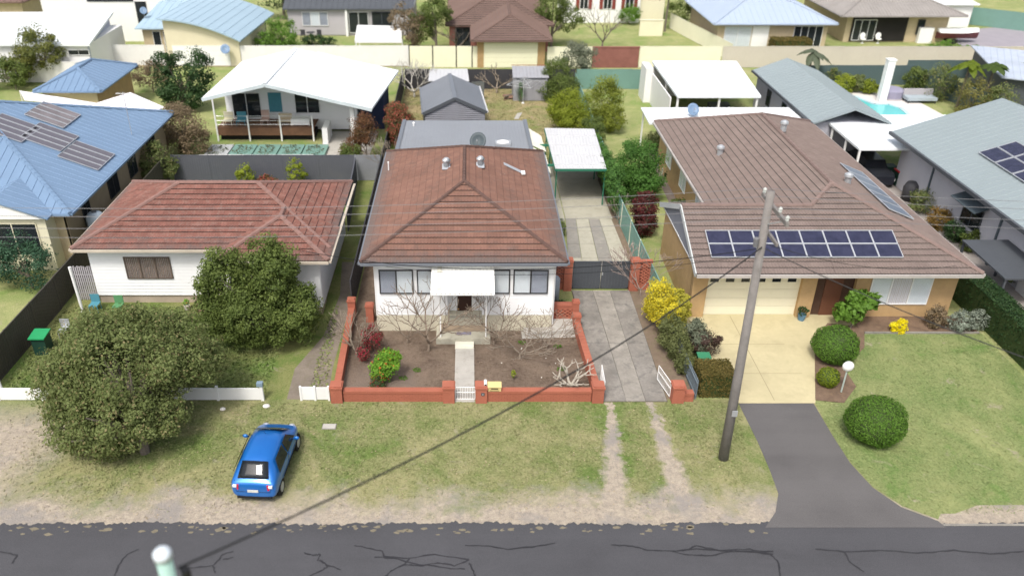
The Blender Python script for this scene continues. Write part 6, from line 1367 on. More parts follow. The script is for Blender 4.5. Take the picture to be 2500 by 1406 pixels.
# front yard objects of the right neighbour
p = at(2053, 958); q = thing('post_letterbox', 'round white letterbox on a slim pale post by the clipped bushes', 'letterbox', p); MB().tube([p, p+V((0, 0, 1.15))], .035, 8).build('post', mat('pale_green_post', (.45, .52, .48), .6), q); MB().ball(p+V((0, 0, 1.35)), .24, .16, .24, 14, 10).build('box', WHITE, q, smooth=True)
p = at(1955, 782); q = thing('pot_plant', 'small green plant in a blue pot by the entry brick pier', 'pot plant', p); MB().lathe(p, [(.15, .035), (.2, .35), (.17, .36)], 12).build('pot', BLUEPOT, q); leaf_mesh('plant', *leaf_arrays([(p.x, p.y, .55, .25, .25, .25)], 160, .1), L_DARK, q)
sheet('mulch_bed', [at(x, y) for x, y in [(1990, 978), (1988, 830), (2020, 790), (2110, 800), (2110, 850), (2060, 900), (2090, 945), (2060, 985)]], .042, MULCH)
sheet('window_bed', [V((18.6, 32.6, 0)), V((24.1, 32.4, 0)), V((24.1, 34, 0)), V((18.6, 34, 0))], .045, MULCH); MB().box(18.7, 24.1, 32.42, 32.5, 0, .10).build('garden_edge', CONC)['kind'] = 'structure'

# ================================================================== UTILITY POLE AND WIRES
PBX, PBY = 9.67, 23.75
up_ = thing('utility_pole', 'weathered timber power pole standing in the verge by the asphalt driveway', 'power pole', (PBX, PBY, 0)); top = V((PBX-.15, PBY+.1, 10.9))
MB().tube([(PBX, PBY, -.1), (PBX-.05, PBY+.03, 4), top], [.19, .165, .125], 12).build('shaft', POLE, up_, smooth=True)
MB().box(top.x+.16, top.x+.26, PBY-1.15, PBY+1.25, 10.25, 10.38).build('crossarm', POLE, up_); MB().box(top.x+.17, top.x+.25, PBY-.7, PBY+.75, 9.35, 9.46).build('crossarm', POLE, up_)
ins = []
for y in (-1.05, -.4, .5, 1.15):
    p = V((top.x+.21, PBY+y, 10.38)); MB().lathe(p, [(.03, 0), (.06, .05), (.045, .09), (.07, .13), (.05, .17), (.02, .2)], 9).build('insulator', mat('insulator_glaze', (.5, .52, .5), .2), up_); ins.append(p+V((0, 0, .18)))
m = MB(); m.bar((top.x+.21, PBY-.75, 10.25), (PBX-.1, PBY, 9.8), .04); m.bar((top.x+.21, PBY+.8, 10.25), (PBX-.1, PBY, 9.8), .04); m.build('brace', GALV, up_)
MB().lathe((top.x-.2, PBY, 9.0), [(.08, 0), (.09, .3), (.03, .34)], 10).build('junction_can', WIREM, up_); MB().box(PBX-.1, PBX+.1, PBY-.24, PBY-.205, 2.2, 2.45).build('tag_plate', GALV, up_)
def sag(a, b, s, n=26): return [a.lerp(b, i/n)-V((0, 0, 4*s*(i/n)*(1-i/n))) for i in range(n+1)]
for i, p in enumerate(ins):
    o = thing('power_line', f'{["nearest", "second nearest", "third nearest", "farthest"][i]} of the four thin street power lines running left and right from the pole', 'wire', p, 0, 'street power lines')
    MB().tube(sag(p, p+V((-42, .3, -.1)), .75, 30), .008, 4).tube(sag(p, p+V((40, 0, 0)), .7, 30), .008, 4).build('conductor', WIREM, o)
w = thing('service_cable', 'black cable sagging from the power pole down to the pale green pole', 'cable', (2, 16, 0)); MB().tube(sag(V((9.52, 23.7, 9.0)), V((-4.75, 9.35, 10.4)), .68), .021, 6).build('strand', CABLE, w)
w = thing('service_wire', 'thin dark wire from the power pole to the red tiled house', 'wire', (0, 30, 0)); MB().tube(sag(V((9.5, 23.8, 8.9)), V((-8.0, 34.1, 3.6)), .9), .014, 5).build('strand', CABLE, w)
w = thing('service_wire', 'thin dark wire from the power pole to the left corner of the white house', 'wire', (2, 28, 0)); MB().tube(sag(V((9.5, 23.8, 8.7)), V((-3.8, 32.3, 3.7)), .6), .009, 5).build('strand', CABLE, w); MB().tube([(-3.8, 32.3, 3.75), (-3.9, 32.68, 3.6)], .02, 6).build('bracket', GALV, w)
w = thing('service_wire', 'wire running from the power pole towards the lower right across the lawn', 'wire', (14, 20, 0)); MB().tube(sag(V((9.6, 23.6, 9.0)), V((24, 10.5, 9.3)), .9), .016, 5).build('strand', CABLE, w)
w = thing('service_wire', 'wire running from the power pole over the brown roof to its right corner', 'wire', (15, 28, 0)); MB().tube(sag(V((9.6, 23.8, 9.1)), V((22.4, 33.1, 3.3)), .5), .010, 5).build('strand', CABLE, w)
gp = thing('green_pole', 'pale green pole with a white cap at the bottom edge of the picture', 'pole', (-4.9, 9.25, 0)); MB().tube([(-4.9, 9.25, 0), (-4.9, 9.25, 10.75)], .125, 16).build('shaft', mat('pale_green_pole', (.33, .50, .44), .6, .08, 2), gp, smooth=True); MB().lathe((-4.9, 9.25, 10.75), [(.145, 0), (.15, .11), (.10, .17), (.02, .19)], 18).build('cap', mat('white_cap', (.62, .68, .74), .5, .08, 8), gp, smooth=True)
MB().tube([(-4.72, 9.36, 10.4), (-4.6, 9.3, 10.2), (-4.66, 9.2, 9.6), (-4.7, 9.2, 8.0)], .035, 6).lathe((-4.62, 9.3, 10.3), [(.08, -.15), (.08, .12)], 8).build('cable_bracket', CABLE, gp)

# ================================================================== BLUE CAR
def hatchback():
    t = thing('parked_car', 'bright blue small hatchback parked on the grass verge facing the houses', 'car', (-7.44, 23.2, 0), R(-3.5))
    BL = NB('metallic_blue_paint'); pm = BL.fin(BL.mix(BL.mr(BL.noise(1.2), .3, .7), (.010, .14, .50), (.014, .17, .55)), .28, .35, .5); BL.bsdf.inputs['Coat Weight'].default_value = .6; BL.bsdf.inputs['Coat Roughness'].default_value = .08
    # sections along y: (y, half width at sill, belt, roof; z sill, belt, roof)
    S = [(-1.84, .60, .70, .60, .34, .80, .86), (-1.78, .76, .80, .66, .26, .88, .96), (-1.62, .79, .825, .66, .24, .92, 1.06), (-1.38, .80, .835, .60, .22, .95, 1.30), (-1.12, .81, .84, .575, .22, .955, 1.47), (-.7, .815, .845, .58, .22, .95, 1.535), (-.1, .82, .845, .585, .22, .94, 1.55),
         (.35, .82, .845, .575, .22, .935, 1.50), (.75, .815, .84, .58, .22, .925, 1.28), (1.05, .81, .83, .63, .22, .915, 1.03), (1.35, .79, .80, .60, .23, .86, .90), (1.62, .72, .74, .56, .26, .76, .80), (1.80, .55, .60, .45, .32, .62, .66)]
    vs = []; n = 13
    for (y, a, b, c, z0, z1, z2) in S:
        half = [(0, z0), (a*.7, z0), (a, z0+.06), (b*1.0, (z0+z1)/2+.02), (b*.985, z1), (c*1.06, z1+(z2-z1)*.72), (c*.72, z2-.02*(z2-z1)), (0, z2+.015)]
        vs += [(x, y, z) for x, z in half]+[(-x, y, z) for x, z in half[1:-1]][::-1]
    n = 14; fs = []
    for i in range(len(S)-1):
        for k in range(n): fs.append((i*n+k, i*n+(k+1) % n, (i+1)*n+(k+1) % n, (i+1)*n+k))
    fs += [tuple(range(n-1, -1, -1)), tuple((len(S)-1)*n+k for k in range(n))]
    b = MB().add(vs, fs).build('body', pm, t, local=True, smooth=True); sm = b.modifiers.new('smooth', 'SUBSURF'); sm.levels = sm.render_levels = 2
    def quad(name, m, P, off=.012, sub=4, kind=None):
        # bilinear patch with slight bulge
        vs = []; A, B, C_, D = [V(p) for p in P]; nn = (B-A).cross(D-A).normalized()
        for i in range(sub+1):
            for j in range(sub+1):
                u, v_ = i/sub, j/sub; p = A.lerp(B, u).lerp(D.lerp(C_, u), v_); p += nn*(off+.10*u*(1-u)*4*.25); vs.append(p)
        o = MB().add(vs, [(i*(sub+1)+j, (i+1)*(sub+1)+j, (i+1)*(sub+1)+j+1, i*(sub+1)+j+1) for i in range(sub) for j in range(sub)]).build(name, m, t, local=True, smooth=True); s_ = o.modifiers.new('thick', 'SOLIDIFY'); s_.thickness = .012; return o
    quad('rear_window', CARGL, [(-.56, -1.66, 1.03), (.56, -1.66, 1.03), (.46, -1.19, 1.435), (-.46, -1.19, 1.435)], .03)
    quad('windscreen', CARGL, [(.58, 1.10, 1.0), (-.58, 1.10, 1.0), (-.50, .46, 1.46), (.50, .46, 1.46)], .03)
    for s_ in (1, -1):
        def sd_(ya, yb, yc, yd, nm='side_window'):
            q = [(s_*.835, ya, .98), (s_*.835, yb, .98), (s_*.655, yc, 1.40), (s_*.655, yd, 1.40)]
            o = MB().add([V(p)+V((s_*.012, 0, .004)) for p in q]+[V(p) for p in q], [(0, 1, 2, 3), (7, 6, 5, 4), (0, 4, 5, 1), (1, 5, 6, 2), (2, 6, 7, 3), (3, 7, 4, 0)]).build(nm, CARGL, t, local=True)
        sd_(-1.25, -.22, -.22, -1.02); sd_(-.14, .80, .34, -.14)
        MB().add([(s_*.50, -1.80, .90), (s_*.70, -1.72, .90), (s_*.69, -1.73, .66), (s_*.52, -1.81, .66), (s_*.50, -1.84, .89), (s_*.74, -1.74, .89), (s_*.73, -1.76, .67), (s_*.52, -1.86, .67)], [(0, 1, 2, 3), (7, 6, 5, 4), (0, 4, 5, 1), (1, 5, 6, 2), (2, 6, 7, 3), (3, 7, 4, 0)]).build('tail_light', mat('red_lens', (.5, .02, .05), .2, 0, 1, bump=0), t, local=True)
        MB().box(*( (.57, .70) if s_ > 0 else (-.70, -.57)), -1.875, -1.80, .80, .88).build('reversing_light', WHITE, t, local=True)
        MB().ball((s_*.50, 1.66, .70), .14, .10, .10, 10, 8).build('headlight', GALV, t, local=True, smooth=True)
        MB().ball((s_*.97, .62, 1.0), .11, .06, .08, 10, 8).bar((s_*.82, .62, .97), (s_*.95, .62, .99), .04).build('mirror', pm, t, local=True, smooth=True)
        for y in (-1.2, 1.2):
            w_ = MB().tube([(s_*.66, y, .29), (s_*.83, y, .29)], .29, 20).build('wheel', RUBBER, t, local=True); MB().tube([(s_*.82, y, .29), (s_*.84, y, .29)], .19, 14).build('rim', GALV, w_, local=True); MB().tube([(s_*.62, y, .31), (s_*.822, y, .31)], .34, 20).build('arch', RUBBER, w_, local=True)
    MB().box(-.19, .19, -1.885, -1.868, .60, .71).build('number_plate', mat('pale_plate', (.6, .62, .58), .4), t, local=True); MB().tube([(0, -1.56, 1.16), (.32, -1.52, 1.2)], .012, 5).build('wiper', RUBBER, t, local=True); MB().tube([(0, .15, 1.55), (0, .0, 1.8)], .006, 4).build('antenna', RUBBER, t, local=True)
    def seam(nm, P): MB().tube(P, .007, 5).build(nm, RUBBER, t, local=True)
    seam('hatch_seam', [(-.66, -1.70, .99), (-.64, -1.80, .80), (-.60, -1.835, .58), (.60, -1.835, .58), (.64, -1.80, .80), (.66, -1.70, .99)])
    for s_ in (1, -1):
        seam('door_seam', [(s_*.852, -.18, .95), (s_*.862, -.18, .60), (s_*.83, -.16, .30)]); seam('door_seam', [(s_*.845, .86, .92), (s_*.855, .84, .60), (s_*.82, .80, .30)])
        MB().box(*((.855, .885) if s_ > 0 else (-.885, -.855)), -.08, .08, .80, .83).build('door_handle', pm, t, local=True); MB().box(*((.845, .865) if s_ > 0 else (-.865, -.845)), -.9, .9, .50, .54).build('rubbing_strip', RUBBER, t, local=True)
    MB().box(-.62, .62, -1.83, -1.76, .26, .36).build('bumper_trim', RUBBER, t, local=True)
hatchback()

# ================================================================== PLANTS
def P0(x, y): p = at(x, y); return (p.x, p.y, 0)
shrub('broad_tree', 'big olive green street tree at the left of the blue car', 'tree', (-12.4, 24.1, 0), [(-.9, 1.5, 3.3, 2.6, 2.4, 1.9), (-2.6, 1.0, 2.5, 1.5, 1.6, 1.4), (1.0, 2.2, 2.8, 1.5, 1.6, 1.4), (-.6, -.4, 1.9, 1.7, 1.3, 1.2), (.4, 3.2, 3.0, 1.6, 1.3, 1.3), (-2.0, 2.9, 3.2, 1.5, 1.2, 1.3), (1.6, 2.9, 2.3, 1.1, 1.2, 1.0), (-3.3, 2.2, 2.0, 1.4, 1.3, 1.2), (.5, .4, 1.5, 1.4, 1.1, .9), (-2.4, .1, 1.3, 1.3, 1.1, .9), (-1.3, -.6, 1.2, 1.2, 1.0, .85)], 72000, .12, L_OLIVE, trunk=.2, nclump=46, clump=.30, solid=.5)
shrub('bushy_tree', 'dense two lobed green tree in front of the red tiled house', 'tree', (-9.5, 31.6, 0), [(-1.4, .3, 3.0, 1.35, 1.2, 1.75), (.7, .4, 3.4, 1.25, 1.2, 1.9), (-.2, -.4, 1.7, 2.1, 1.3, 1.5), (1.7, .2, 1.6, 1.2, 1.2, 1.4), (-1.9, .0, 1.8, 1.0, 1.0, 1.2)], 44000, .13, L_MID, trunk=.16, nclump=40, clump=.32, solid=.5)
shrub('pine_bush', 'blue green fine leaved shrub at the left edge beside the porch window', 'shrub', (-22.6, 36.8, 0), [(0, 0, 1.6, 1.6, 1.3, 1.5), (-1.6, .3, 1.4, 1.2, 1.2, 1.2)], 5000, .13, leafmat('blue_green_leaf', (.02, .06, .035), (.06, .13, .07)))
shrub('round_shrub', 'grey olive shrub between the blue roof and the grey fence', 'shrub', P0(392, 446), [(0, 0, 1.5, 1.35, 1.1, 1.4)], 3500, .15, L_OLIVE)
shrub('tangled_shrub', 'large brown twiggy shrub left of the timber deck', 'shrub', P0(455, 375), [(0, 0, 1.7, 1.9, 1.6, 1.9), (-1, 2.5, 1.6, 1.6, 1.6, 1.5), (1, -1, 1.2, 1.2, 1.0, 1.1)], 7000, .15, L_BROWN)
shrub('dark_tree', 'dark green twin topped tree behind the white shade sail', 'tree', P0(455, 268), [(-.9, 0, 2.6, 1.6, 1.4, 2.3), (1.5, 0, 3.0, 1.2, 1.2, 2.3), (.2, -.5, 1.3, 2.2, 1.3, 1.2)], 8000, .2, L_DARK, trunk=.14)
shrub('round_tree', 'yellow green round tree before the wide white roof', 'tree', P0(112, 200), [(0, 0, 3.0, 2.1, 1.8, 2.2), (-1.8, -1, 1.6, 1.6, 1.4, 1.4)], 5500, .22, leafmat('yellowish_leaf', (.06, .08, .02), (.2, .21, .05)), trunk=.14)
shrub('small_tree', 'small green shrub at the far left edge before the white fence', 'shrub', P0(40, 220), [(0, 0, 1.6, 1.7, 1.3, 1.4), (-2.2, 0, 1.8, 1.4, 1.3, 1.6)], 3000, .2, L_MID)
shrub('garden_shrub', 'brown shrub between the tan garage and the dark green tree', 'shrub', P0(375, 225), [(0, 0, 1.5, 2.2, 1.2, 1.3)], 2500, .18, L_BROWN)
shrub('garden_shrub', 'light green bush left of the grey weatherboard house', 'shrub', P0(690, 122), [(0, 0, 1.8, 2.0, 1.5, 1.7), (-1.6, -1.2, 1.1, 1.2, 1.0, 1.0)], 3500, .2, L_HEDGE)
shrub('garden_shrub', 'low dark green bushes at the garden bed of the grey weatherboard house', 'shrub', P0(765, 112), [(0, 0, .6, 1.6, .8, .6), (1.7, -.3, .5, 1.1, .7, .5)], 1600, .18, L_DARK)
shrub('dark_tree', 'very dark tree at the top edge behind the curved blue roof', 'tree', (-22.5, 103, 0), [(0, 0, 3.6, 3.4, 2.4, 3.0)], 3500, .3, L_DARK, trunk=.2)
shrub('tall_tree', 'tall green tree left of the dark brown roof', 'tree', P0(1065, 132), [(0, 0, 4.2, 1.7, 1.6, 1.8), (-1.5, .6, 2.6, 1.6, 1.4, 1.6)], 4500, .2, L_MID, trunk=.13)
shrub('grey_tree', 'grey brown leafy shrub between the marquee and the tall green tree', 'tree', P0(1010, 135), [(0, 0, 2.6, 1.4, 1.3, 2.2), (-1.4, 1, 3.4, 1.0, 1.0, 1.6)], 2600, .2, L_BROWN, trunk=.12)
frangipani('bare grey branched tree behind the cream fence with dark gaps', P0(1120, 130), 3.6, .7, BARK, 5, seed=31, r0=.14)
shrub('round_tree', 'round green tree right of the dark brown roof', 'tree', P0(1345, 118), [(0, 0, 4.3, 1.9, 1.7, 1.7), (1.8, .6, 3.1, 1.6, 1.5, 1.6)], 4500, .2, L_MID, trunk=.14)
frangipani('bare pale tree on the far lawn above the red brown brick wall', P0(1470, 118), 4.2, .7, BARK, 5, seed=33, r0=.14)
shrub('olive_bush', 'olive bush above the rear fence beside the red brown brick wall', 'shrub', (9.9, 75.2, 0), [(0, 0, 2.0, 1.9, 1.4, 1.6)], 4200, .17, L_GREY)
shrub('garden_shrub', 'small bright green round bush on the far lawn by the cream house', 'shrub', P0(1535, 60), [(0, 0, 1.2, 1.5, 1.2, 1.2)], 1300, .22, L_HEDGE)
shrub('garden_shrub', 'dense green bush beside the cream wall panel', 'shrub', P0(1665, 62), [(0, 0, 1.5, 2.0, 1.2, 1.5), (2.6, 0, 1.0, 1.2, 1, 1)], 2200, .22, L_MID)
for i, (px, py, lb) in enumerate(((1622, 78, 'palm with green fronds beside the cream wall panel'), (1965, 215, 'pale green palm at the corner of the long beige fence'), (2335, 262, 'yellow green palm right of the dark green pool fence'), (2395, 262, 'dark green palm near the pale blue grey roofed shed'))):
    p = at(px, py); t = thing('palm', lb, 'palm', p); H_ = (4.2, 3.2, 3.6, 3.4)[i]; MB().tube([p, p+V((.1, 0, H_))], .12, 8, .09).build('trunk', BARK, t)
    mm = (L_MID, L_GREY, L_YEL, L_MID)[i]
    for k_ in range(12):
        a = k_*.5236+random.uniform(-.2, .2); el = random.uniform(.1, .9); Lf = random.uniform(1.3, 1.9); vs = []; fs = []; q0 = p+V((.1, 0, H_))
        pts = [q0+V((math.cos(a)*Lf*f*math.cos(el), math.sin(a)*Lf*f*math.cos(el), Lf*(f*math.sin(el)-.75*f*f))) for f in (0, .25, .5, .75, 1)]
        sd__ = V((-math.sin(a), math.cos(a), 0))
        for j, pp_ in enumerate(pts): w_ = (.08, .28, .34, .26, .03)[j]; vs += [pp_-sd__*w_-V((0, 0, w_*.5)), pp_, pp_+sd__*w_-V((0, 0, w_*.5))]
        for j in range(4): fs += [(3*j, 3*j+1, 3*j+4, 3*j+3), (3*j+1, 3*j+2, 3*j+5, 3*j+4)]
        MB().add(vs, fs).build('frond', mm, t)
# back yard of the white house
shrub('red_tipped_bush', 'red tipped bush at the left fence beside the grey gable shed', 'shrub', (-4.95, 56.6, 0), [(0, 0, 2.3, 1.15, 1.3, 1.3), (.1, .5, 1.1, 1.0, 1.2, 1.0), (-.2, .3, 3.0, .8, .9, .7)], 17000, .10, L_REDT, nclump=40, clump=.3)
shrub('red_tipped_bush', 'reddish brown bush on the neighbour side of the charcoal fence', 'shrub', (-7.3, 55.4, 0), [(0, 0, 2.1, 1.1, 1.2, 1.3), (-.9, -1.0, 1.0, .9, .9, .9)], 6000, .11, leafmat('rust_leaf', (.07, .055, .02), (.19, .08, .04)), nclump=26)
shrub('garden_shrub', 'green bush at the foot of the reddish brown bush', 'shrub', (-8.1, 53.6, 0), [(0, 0, .9, .9, .8, .9)], 2200, .12, L_MID)
frangipani('small bare pale shrub between the charcoal fence and the grey extension', (-5.15, 52.2, 0), 2.6, .55, BARKP, 5, seed=5, r0=.05)
shrub('garden_shrub', 'low green shrub under the bare shrub along the charcoal fence', 'shrub', (-5.2, 53.6, 0), [(0, 0, .8, .45, 1.2, .8)], 2400, .1, L_MID)
frangipani('bare white barked tree in the far left corner of the back yard', (-4.75, 70.6, 0), 3.0, .8, mat('white_bark', (.44, .42, .38), .9, .1, 4), 6, seed=12, r0=.13)
frangipani('bare pale tree against the charcoal back fence in the middle', (2.5, 71.8, 0), 2.6, .85, BARKP, 5, seed=9, r0=.12)
t = thing('yucca', 'spiky green yucca in front of the tin shed', 'yucca', (4.5, 69.2, 0)); m = MB().tube([(4.5, 69.2, 0), (4.5, 69.2, 1.3)], .1, 8); m.build('trunk', BARK, t)
m = MB()
for k_ in range(150):
    a = random.uniform(0, 6.28); el = random.uniform(-1.2, 1.4); hh = random.uniform(.4, 1.5); Lf = random.uniform(.5, .75); q0 = V((4.5, 69.2, hh)); d = V((math.cos(a)*math.cos(el), math.sin(a)*math.cos(el), math.sin(el))); s_ = V((-math.sin(a), math.cos(a), 0))*.03
    e = q0+d*Lf; m.add([q0-s_, q0+s_, e], [(0, 1, 2)])
m.build('leaves', mat('yucca_leaf', (.06, .15, .04), .5, .3, 3, (.2, .2, .05), .4), t, kind='stuff')
shrub('dense_shrub', 'dark olive shrub at the right of the tin shed', 'shrub', (7.6, 70.4, 0), [(0, 0, 1.9, 1.4, 1.2, 1.6), (.7, -1.2, 1.2, 1.3, 1.0, 1.1), (-.8, -.9, .9, .8, .9, .9)], 9000, .12, L_MID, nclump=34)
shrub('lime_bush', 'rounded lime green bush behind the carport', 'shrub', (7.6, 60.8, 0), [(0, 0, 2.0, 1.55, 1.4, 1.6), (.6, -.9, 1.2, 1.4, 1.2, 1.2), (-.5, .7, 1.6, 1.2, 1.0, 1.3)], 16000, .11, L_YEL, nclump=44, clump=.28)
shrub('lime_bush', 'yellow green bush right of the lime green bush behind the carport', 'shrub', (10.4, 62.3, 0), [(0, 0, 2.2, 1.5, 1.5, 1.9), (.6, -1.0, 1.1, 1.2, 1.2, 1.1)], 9000, .13, leafmat('olive_yellow_leaf', (.12, .155, .018), (.28, .32, .05), None, .9, .4), nclump=34)
shrub('dense_shrub', 'green shrub filling the gap behind the far right corner of the carport', 'shrub', (9.0, 57.0, 0), [(0, 0, 1.4, .9, 1.6, 1.3)], 5000, .11, L_MID)
for i, (x, y, z, n_) in enumerate(((4.3, 57.2, .35, 500), (5.0, 56.3, .4, 700))): shrub('low_plant', ['small weed clump by the stepping stone', 'bright leafy clump beside the far cream side awning'][i], 'plant', (x, y, 0), [(0, 0, z, .4, .35, z)], n_, .1, L_BRIGHT, trunk=.02)
t = thing('climbing_vine', 'dark green vine hedge climbing along the right side of the carport', 'hedge', (8.9, 49, 0)); B = []
for i in range(16): y = 45.2+i*.53; B.append((8.95-.02*i+random.uniform(-.1, .1), y, 1.9+random.uniform(-.2, .25)-(.5 if i < 2 else 0), random.uniform(.45, .65), .6, random.uniform(.8, 1.0)))
for i in range(12): B.append((9.05, 45.6+i*.6, .9, .4, .5, .9))
leaf_mesh('foliage', *leaf_arrays(B, 22000, .10, nclump=14, clump=.4), L_VINE, t); m = MB()
for i in range(7): y = 45.4+i*1.1; m.tube([(8.95, y, 0), (8.9+random.uniform(-.15, .15), y+.1, .9), (8.95, y-.1, 1.9)], [.05, .04, .02], 6)
m.build('stems', BARK, t)
shrub('round_tree', 'rounded mid green tree beyond the carport vine', 'tree', (10.65, 48.5, 0), [(0, 0, 2.2, 1.5, 1.5, 1.7), (.1, -.6, 1.3, 1.4, 1.3, 1.2)], 12000, .13, leafmat('fresh_green_leaf', (.05, .13, .022), (.11, .24, .045), None, .9, .4), nclump=36)
shrub('red_leaved_shrub', 'dark red leaved shrub behind the green steel fence', 'shrub', (10.15, 43.3, 0), [(0, 0, 1.7, .75, 1.0, .9), (.1, -.2, .8, .7, .9, .8)], 6000, .11, L_RED, nclump=26)
frangipani('bare pale stemmed shrub at the near end of the carport vine', (8.95, 44.6, 0), 1.9, .5, BARKP, 4, seed=15, r0=.04)
shrub('low_plant', 'small green shrub at the edge of the concrete slabs by the house', 'plant', (5.35, 42.9, 0), [(0, 0, .55, .3, .6, .55)], 1300, .09, L_MID, trunk=.02)
# by the driveway
frangipani('bare thorny climber on the right brick gate pillar', (8.75, 36.0, 0), 2.4, .6, mat('pinkish_bark', (.30, .24, .21), .9, .1, 4), 6, seed=17, r0=.045)
shrub('golden_shrub', 'golden yellow leaved shrub beside the driveway', 'shrub', (8.95, 33.0, 0), [(0, 0, 1.6, .7, .7, 1.0), (.25, -.7, 1.15, .62, .7, .75), (-.1, .4, 1.0, .6, .6, .8)], 9000, .085, L_GOLD, nclump=34, clump=.3)
shrub('golden_shrub', 'olive yellow shrub on the neighbour side of the golden shrub', 'shrub', (10.0, 33.3, 0), [(0, 0, .9, .5, 1.1, .9)], 3500, .1, leafmat('dull_gold_leaf', (.25, .24, .03), (.48, .44, .06)))
shrub('olive_shrub', 'loose olive shrub below the golden shrub along the driveway', 'shrub', (9.15, 31.2, 0), [(0, 0, .95, .62, .8, .85), (.2, -1.0, .75, .6, .8, .75), (.3, -1.9, .6, .45, .7, .55)], 9000, .085, leafmat('drab_leaf', (.07, .085, .025), (.17, .19, .07)), nclump=30)
shrub('olive_shrub', 'grey olive shrub by the cream concrete apron corner', 'shrub', (10.35, 31.0, 0), [(0, 0, .8, .6, 1.0, .8)], 3500, .1, L_GREY)
# front garden
shrub('green_shrub', 'bright green shrub with orange tips in the front garden corner', 'shrub', (-3.55, 28.75, 0), [(0, 0, .85, .62, .6, .68), (.25, .1, 1.1, .45, .4, .4), (-.3, -.1, .6, .4, .4, .5)], 3800, .105, L_BRIGHT, nclump=26, aspect=.6)
shrub('red_shrub', 'sparse red leaved shrub behind the bright green shrub', 'shrub', (-4.35, 31.0, 0), [(0, 0, .75, .55, .6, .7), (-.3, -.7, .5, .35, .5, .5)], 2200, .075, leafmat('crimson_leaf', (.06, .05, .02), (.13, .045, .03), (.38, .03, .06), .6), nclump=22)
shrub('low_plant', 'small dark shrub with red berries at the front wall corner', 'plant', (-3.85, 27.95, 0), [(0, 0, .35, .35, .35, .38)], 900, .07, leafmat('berry_leaf', (.02, .05, .015), (.06, .10, .03), (.4, .04, .03), .88), trunk=.02)
frangipani('bare branching frangipani by the left brick side wall', (-5.05, 30.6, 0), 1.9, .5, BARKP, 5, seed=21, r0=.07)
frangipani('largest bare frangipani close to the left corner of the porch', (-1.85, 31.0, 0), 3.0, .75, BARKD, 6, seed=23, r0=.095)
frangipani('thin bare frangipani between the green shrub and the porch', (-2.85, 31.6, 0), 2.1, .62, BARKD, 5, seed=24, r0=.05)
frangipani('bare frangipani close to the right corner of the porch', (1.15, 31.5, 0), 2.2, .75, BARKD, 6, seed=26, r0=.065)
frangipani('wide bare frangipani in the middle of the right garden bed', (2.3, 30.4, 0), 2.0, 1.0, BARKP, 6, seed=27, r0=.06)
frangipani('bare frangipani near the right brick side wall', (3.6, 31.2, 0), 1.9, .9, BARKD, 5, seed=28, r0=.045)
frangipani('thick pale bare frangipani in the front right garden corner', (4.35, 28.1, 0), 1.6, 1.2, mat('pale_grey_bark', (.40, .36, .30), .9, .12, 4), 4, seed=29, r0=.12)
shrub('low_plant', 'tiny pale seedling on the soil behind the letterbox', 'plant', P0(1253, 928), [(0, 0, .35, .1, .1, .2)], 60, .1, L_YEL, trunk=.012)
shrub('strappy_plant', 'dark green strappy clump in front of the grey water heater', 'plant', (4.5, 34.25, 0), [(0, 0, .4, .45, .35, .4)], 1400, .13, L_DARK, aspect=.25, trunk=.02)
for i, (px, py) in enumerate(((1360, 848), (1370, 903), (1275, 838), (1018, 905), (985, 925))): shrub('weed', ['weed clump at the foot of the right brick side wall', 'green weeds around the thick pale frangipani', 'small weed under the wide bare frangipani', 'small weed on the soil left of the path', 'small weed near the front wall left of the path'][i], 'plant', P0(px, py), [(0, 0, .06, .22, .16, .07)], 130, .06, L_HEDGE, trunk=.006)
# right neighbour planting
clipped('round_hedge', 'large clipped ball hedge at the corner of the cream apron', (16.3, 30.3, 0), .98, .95, .85, .82, L_HEDGE, 9500, .065)
clipped('round_hedge', 'small lime ball hedge in front of the large ball hedge', (15.35, 28.4, 0), .47, .46, .42, .42, leafmat('lime_hedge_leaf', (.12, .17, .01), (.24, .30, .02)), 2200, .06)
clipped('round_hedge', 'clipped ball hedge on the lawn beside the asphalt driveway', (15.75, 24.9, 0), 1.12, 1.05, .92, .9, L_HEDGE, 12000, .065)
clipped('square_hedge', 'brown green square clipped hedge beside the power pole', (10.35, 28.1, 0), .72, .62, .55, .6, L_BRH, 6000, .07, box=True)
q = thing('wheelie_bin', 'dark bin with bright green lid behind the square clipped hedge', 'bin', (10.2, 29.2, 0)); MB().prism([(9.95, 29.0, .86), (10.45, 29.0, .86), (10.45, 29.5, .9), (9.95, 29.5, .9)], .84).build('body', DGREENB, q); MB().prism([(9.92, 28.96, .9), (10.48, 28.96, .9), (10.48, 29.52, .96), (9.92, 29.52, .96)], .05).build('lid', mat('dull_green_lid', (.04, .20, .10), .5), q)
shrub('brown_shrub', 'dark brown rounded shrub behind the green lidded bin', 'shrub', (10.6, 30.6, 0), [(0, 0, .7, .8, .5, .7)], 2500, .09, leafmat('purple_brown_leaf', (.04, .025, .02), (.10, .06, .045)))
shrub('broad_leaved_plant', 'broad leaved green plant between the entry and the window', 'plant', (18.2, 32.9, 0), [(0, 0, 1.0, .6, .5, .7), (.5, .1, 1.5, .55, .5, .45), (-.6, .1, .9, .4, .4, .5), (-.1, .1, 1.6, .4, .35, .4)], 1600, .24, L_HEDGE, nclump=12, aspect=.7)
shrub('yellow_flower_bush', 'small bright yellow flowering bush below the white window', 'plant', (20.35, 32.6, 0), [(0, 0, .32, .42, .35, .32)], 1400, .07, leafmat('yellow_petal', (.7, .55, .0), (.9, .8, .02)))
shrub('brown_shrub', 'pinkish brown shrub at the right end of the window bed', 'plant', (22.2, 33.0, 0), [(0, 0, .6, .5, .45, .65)], 1500, .1, L_BROWN)
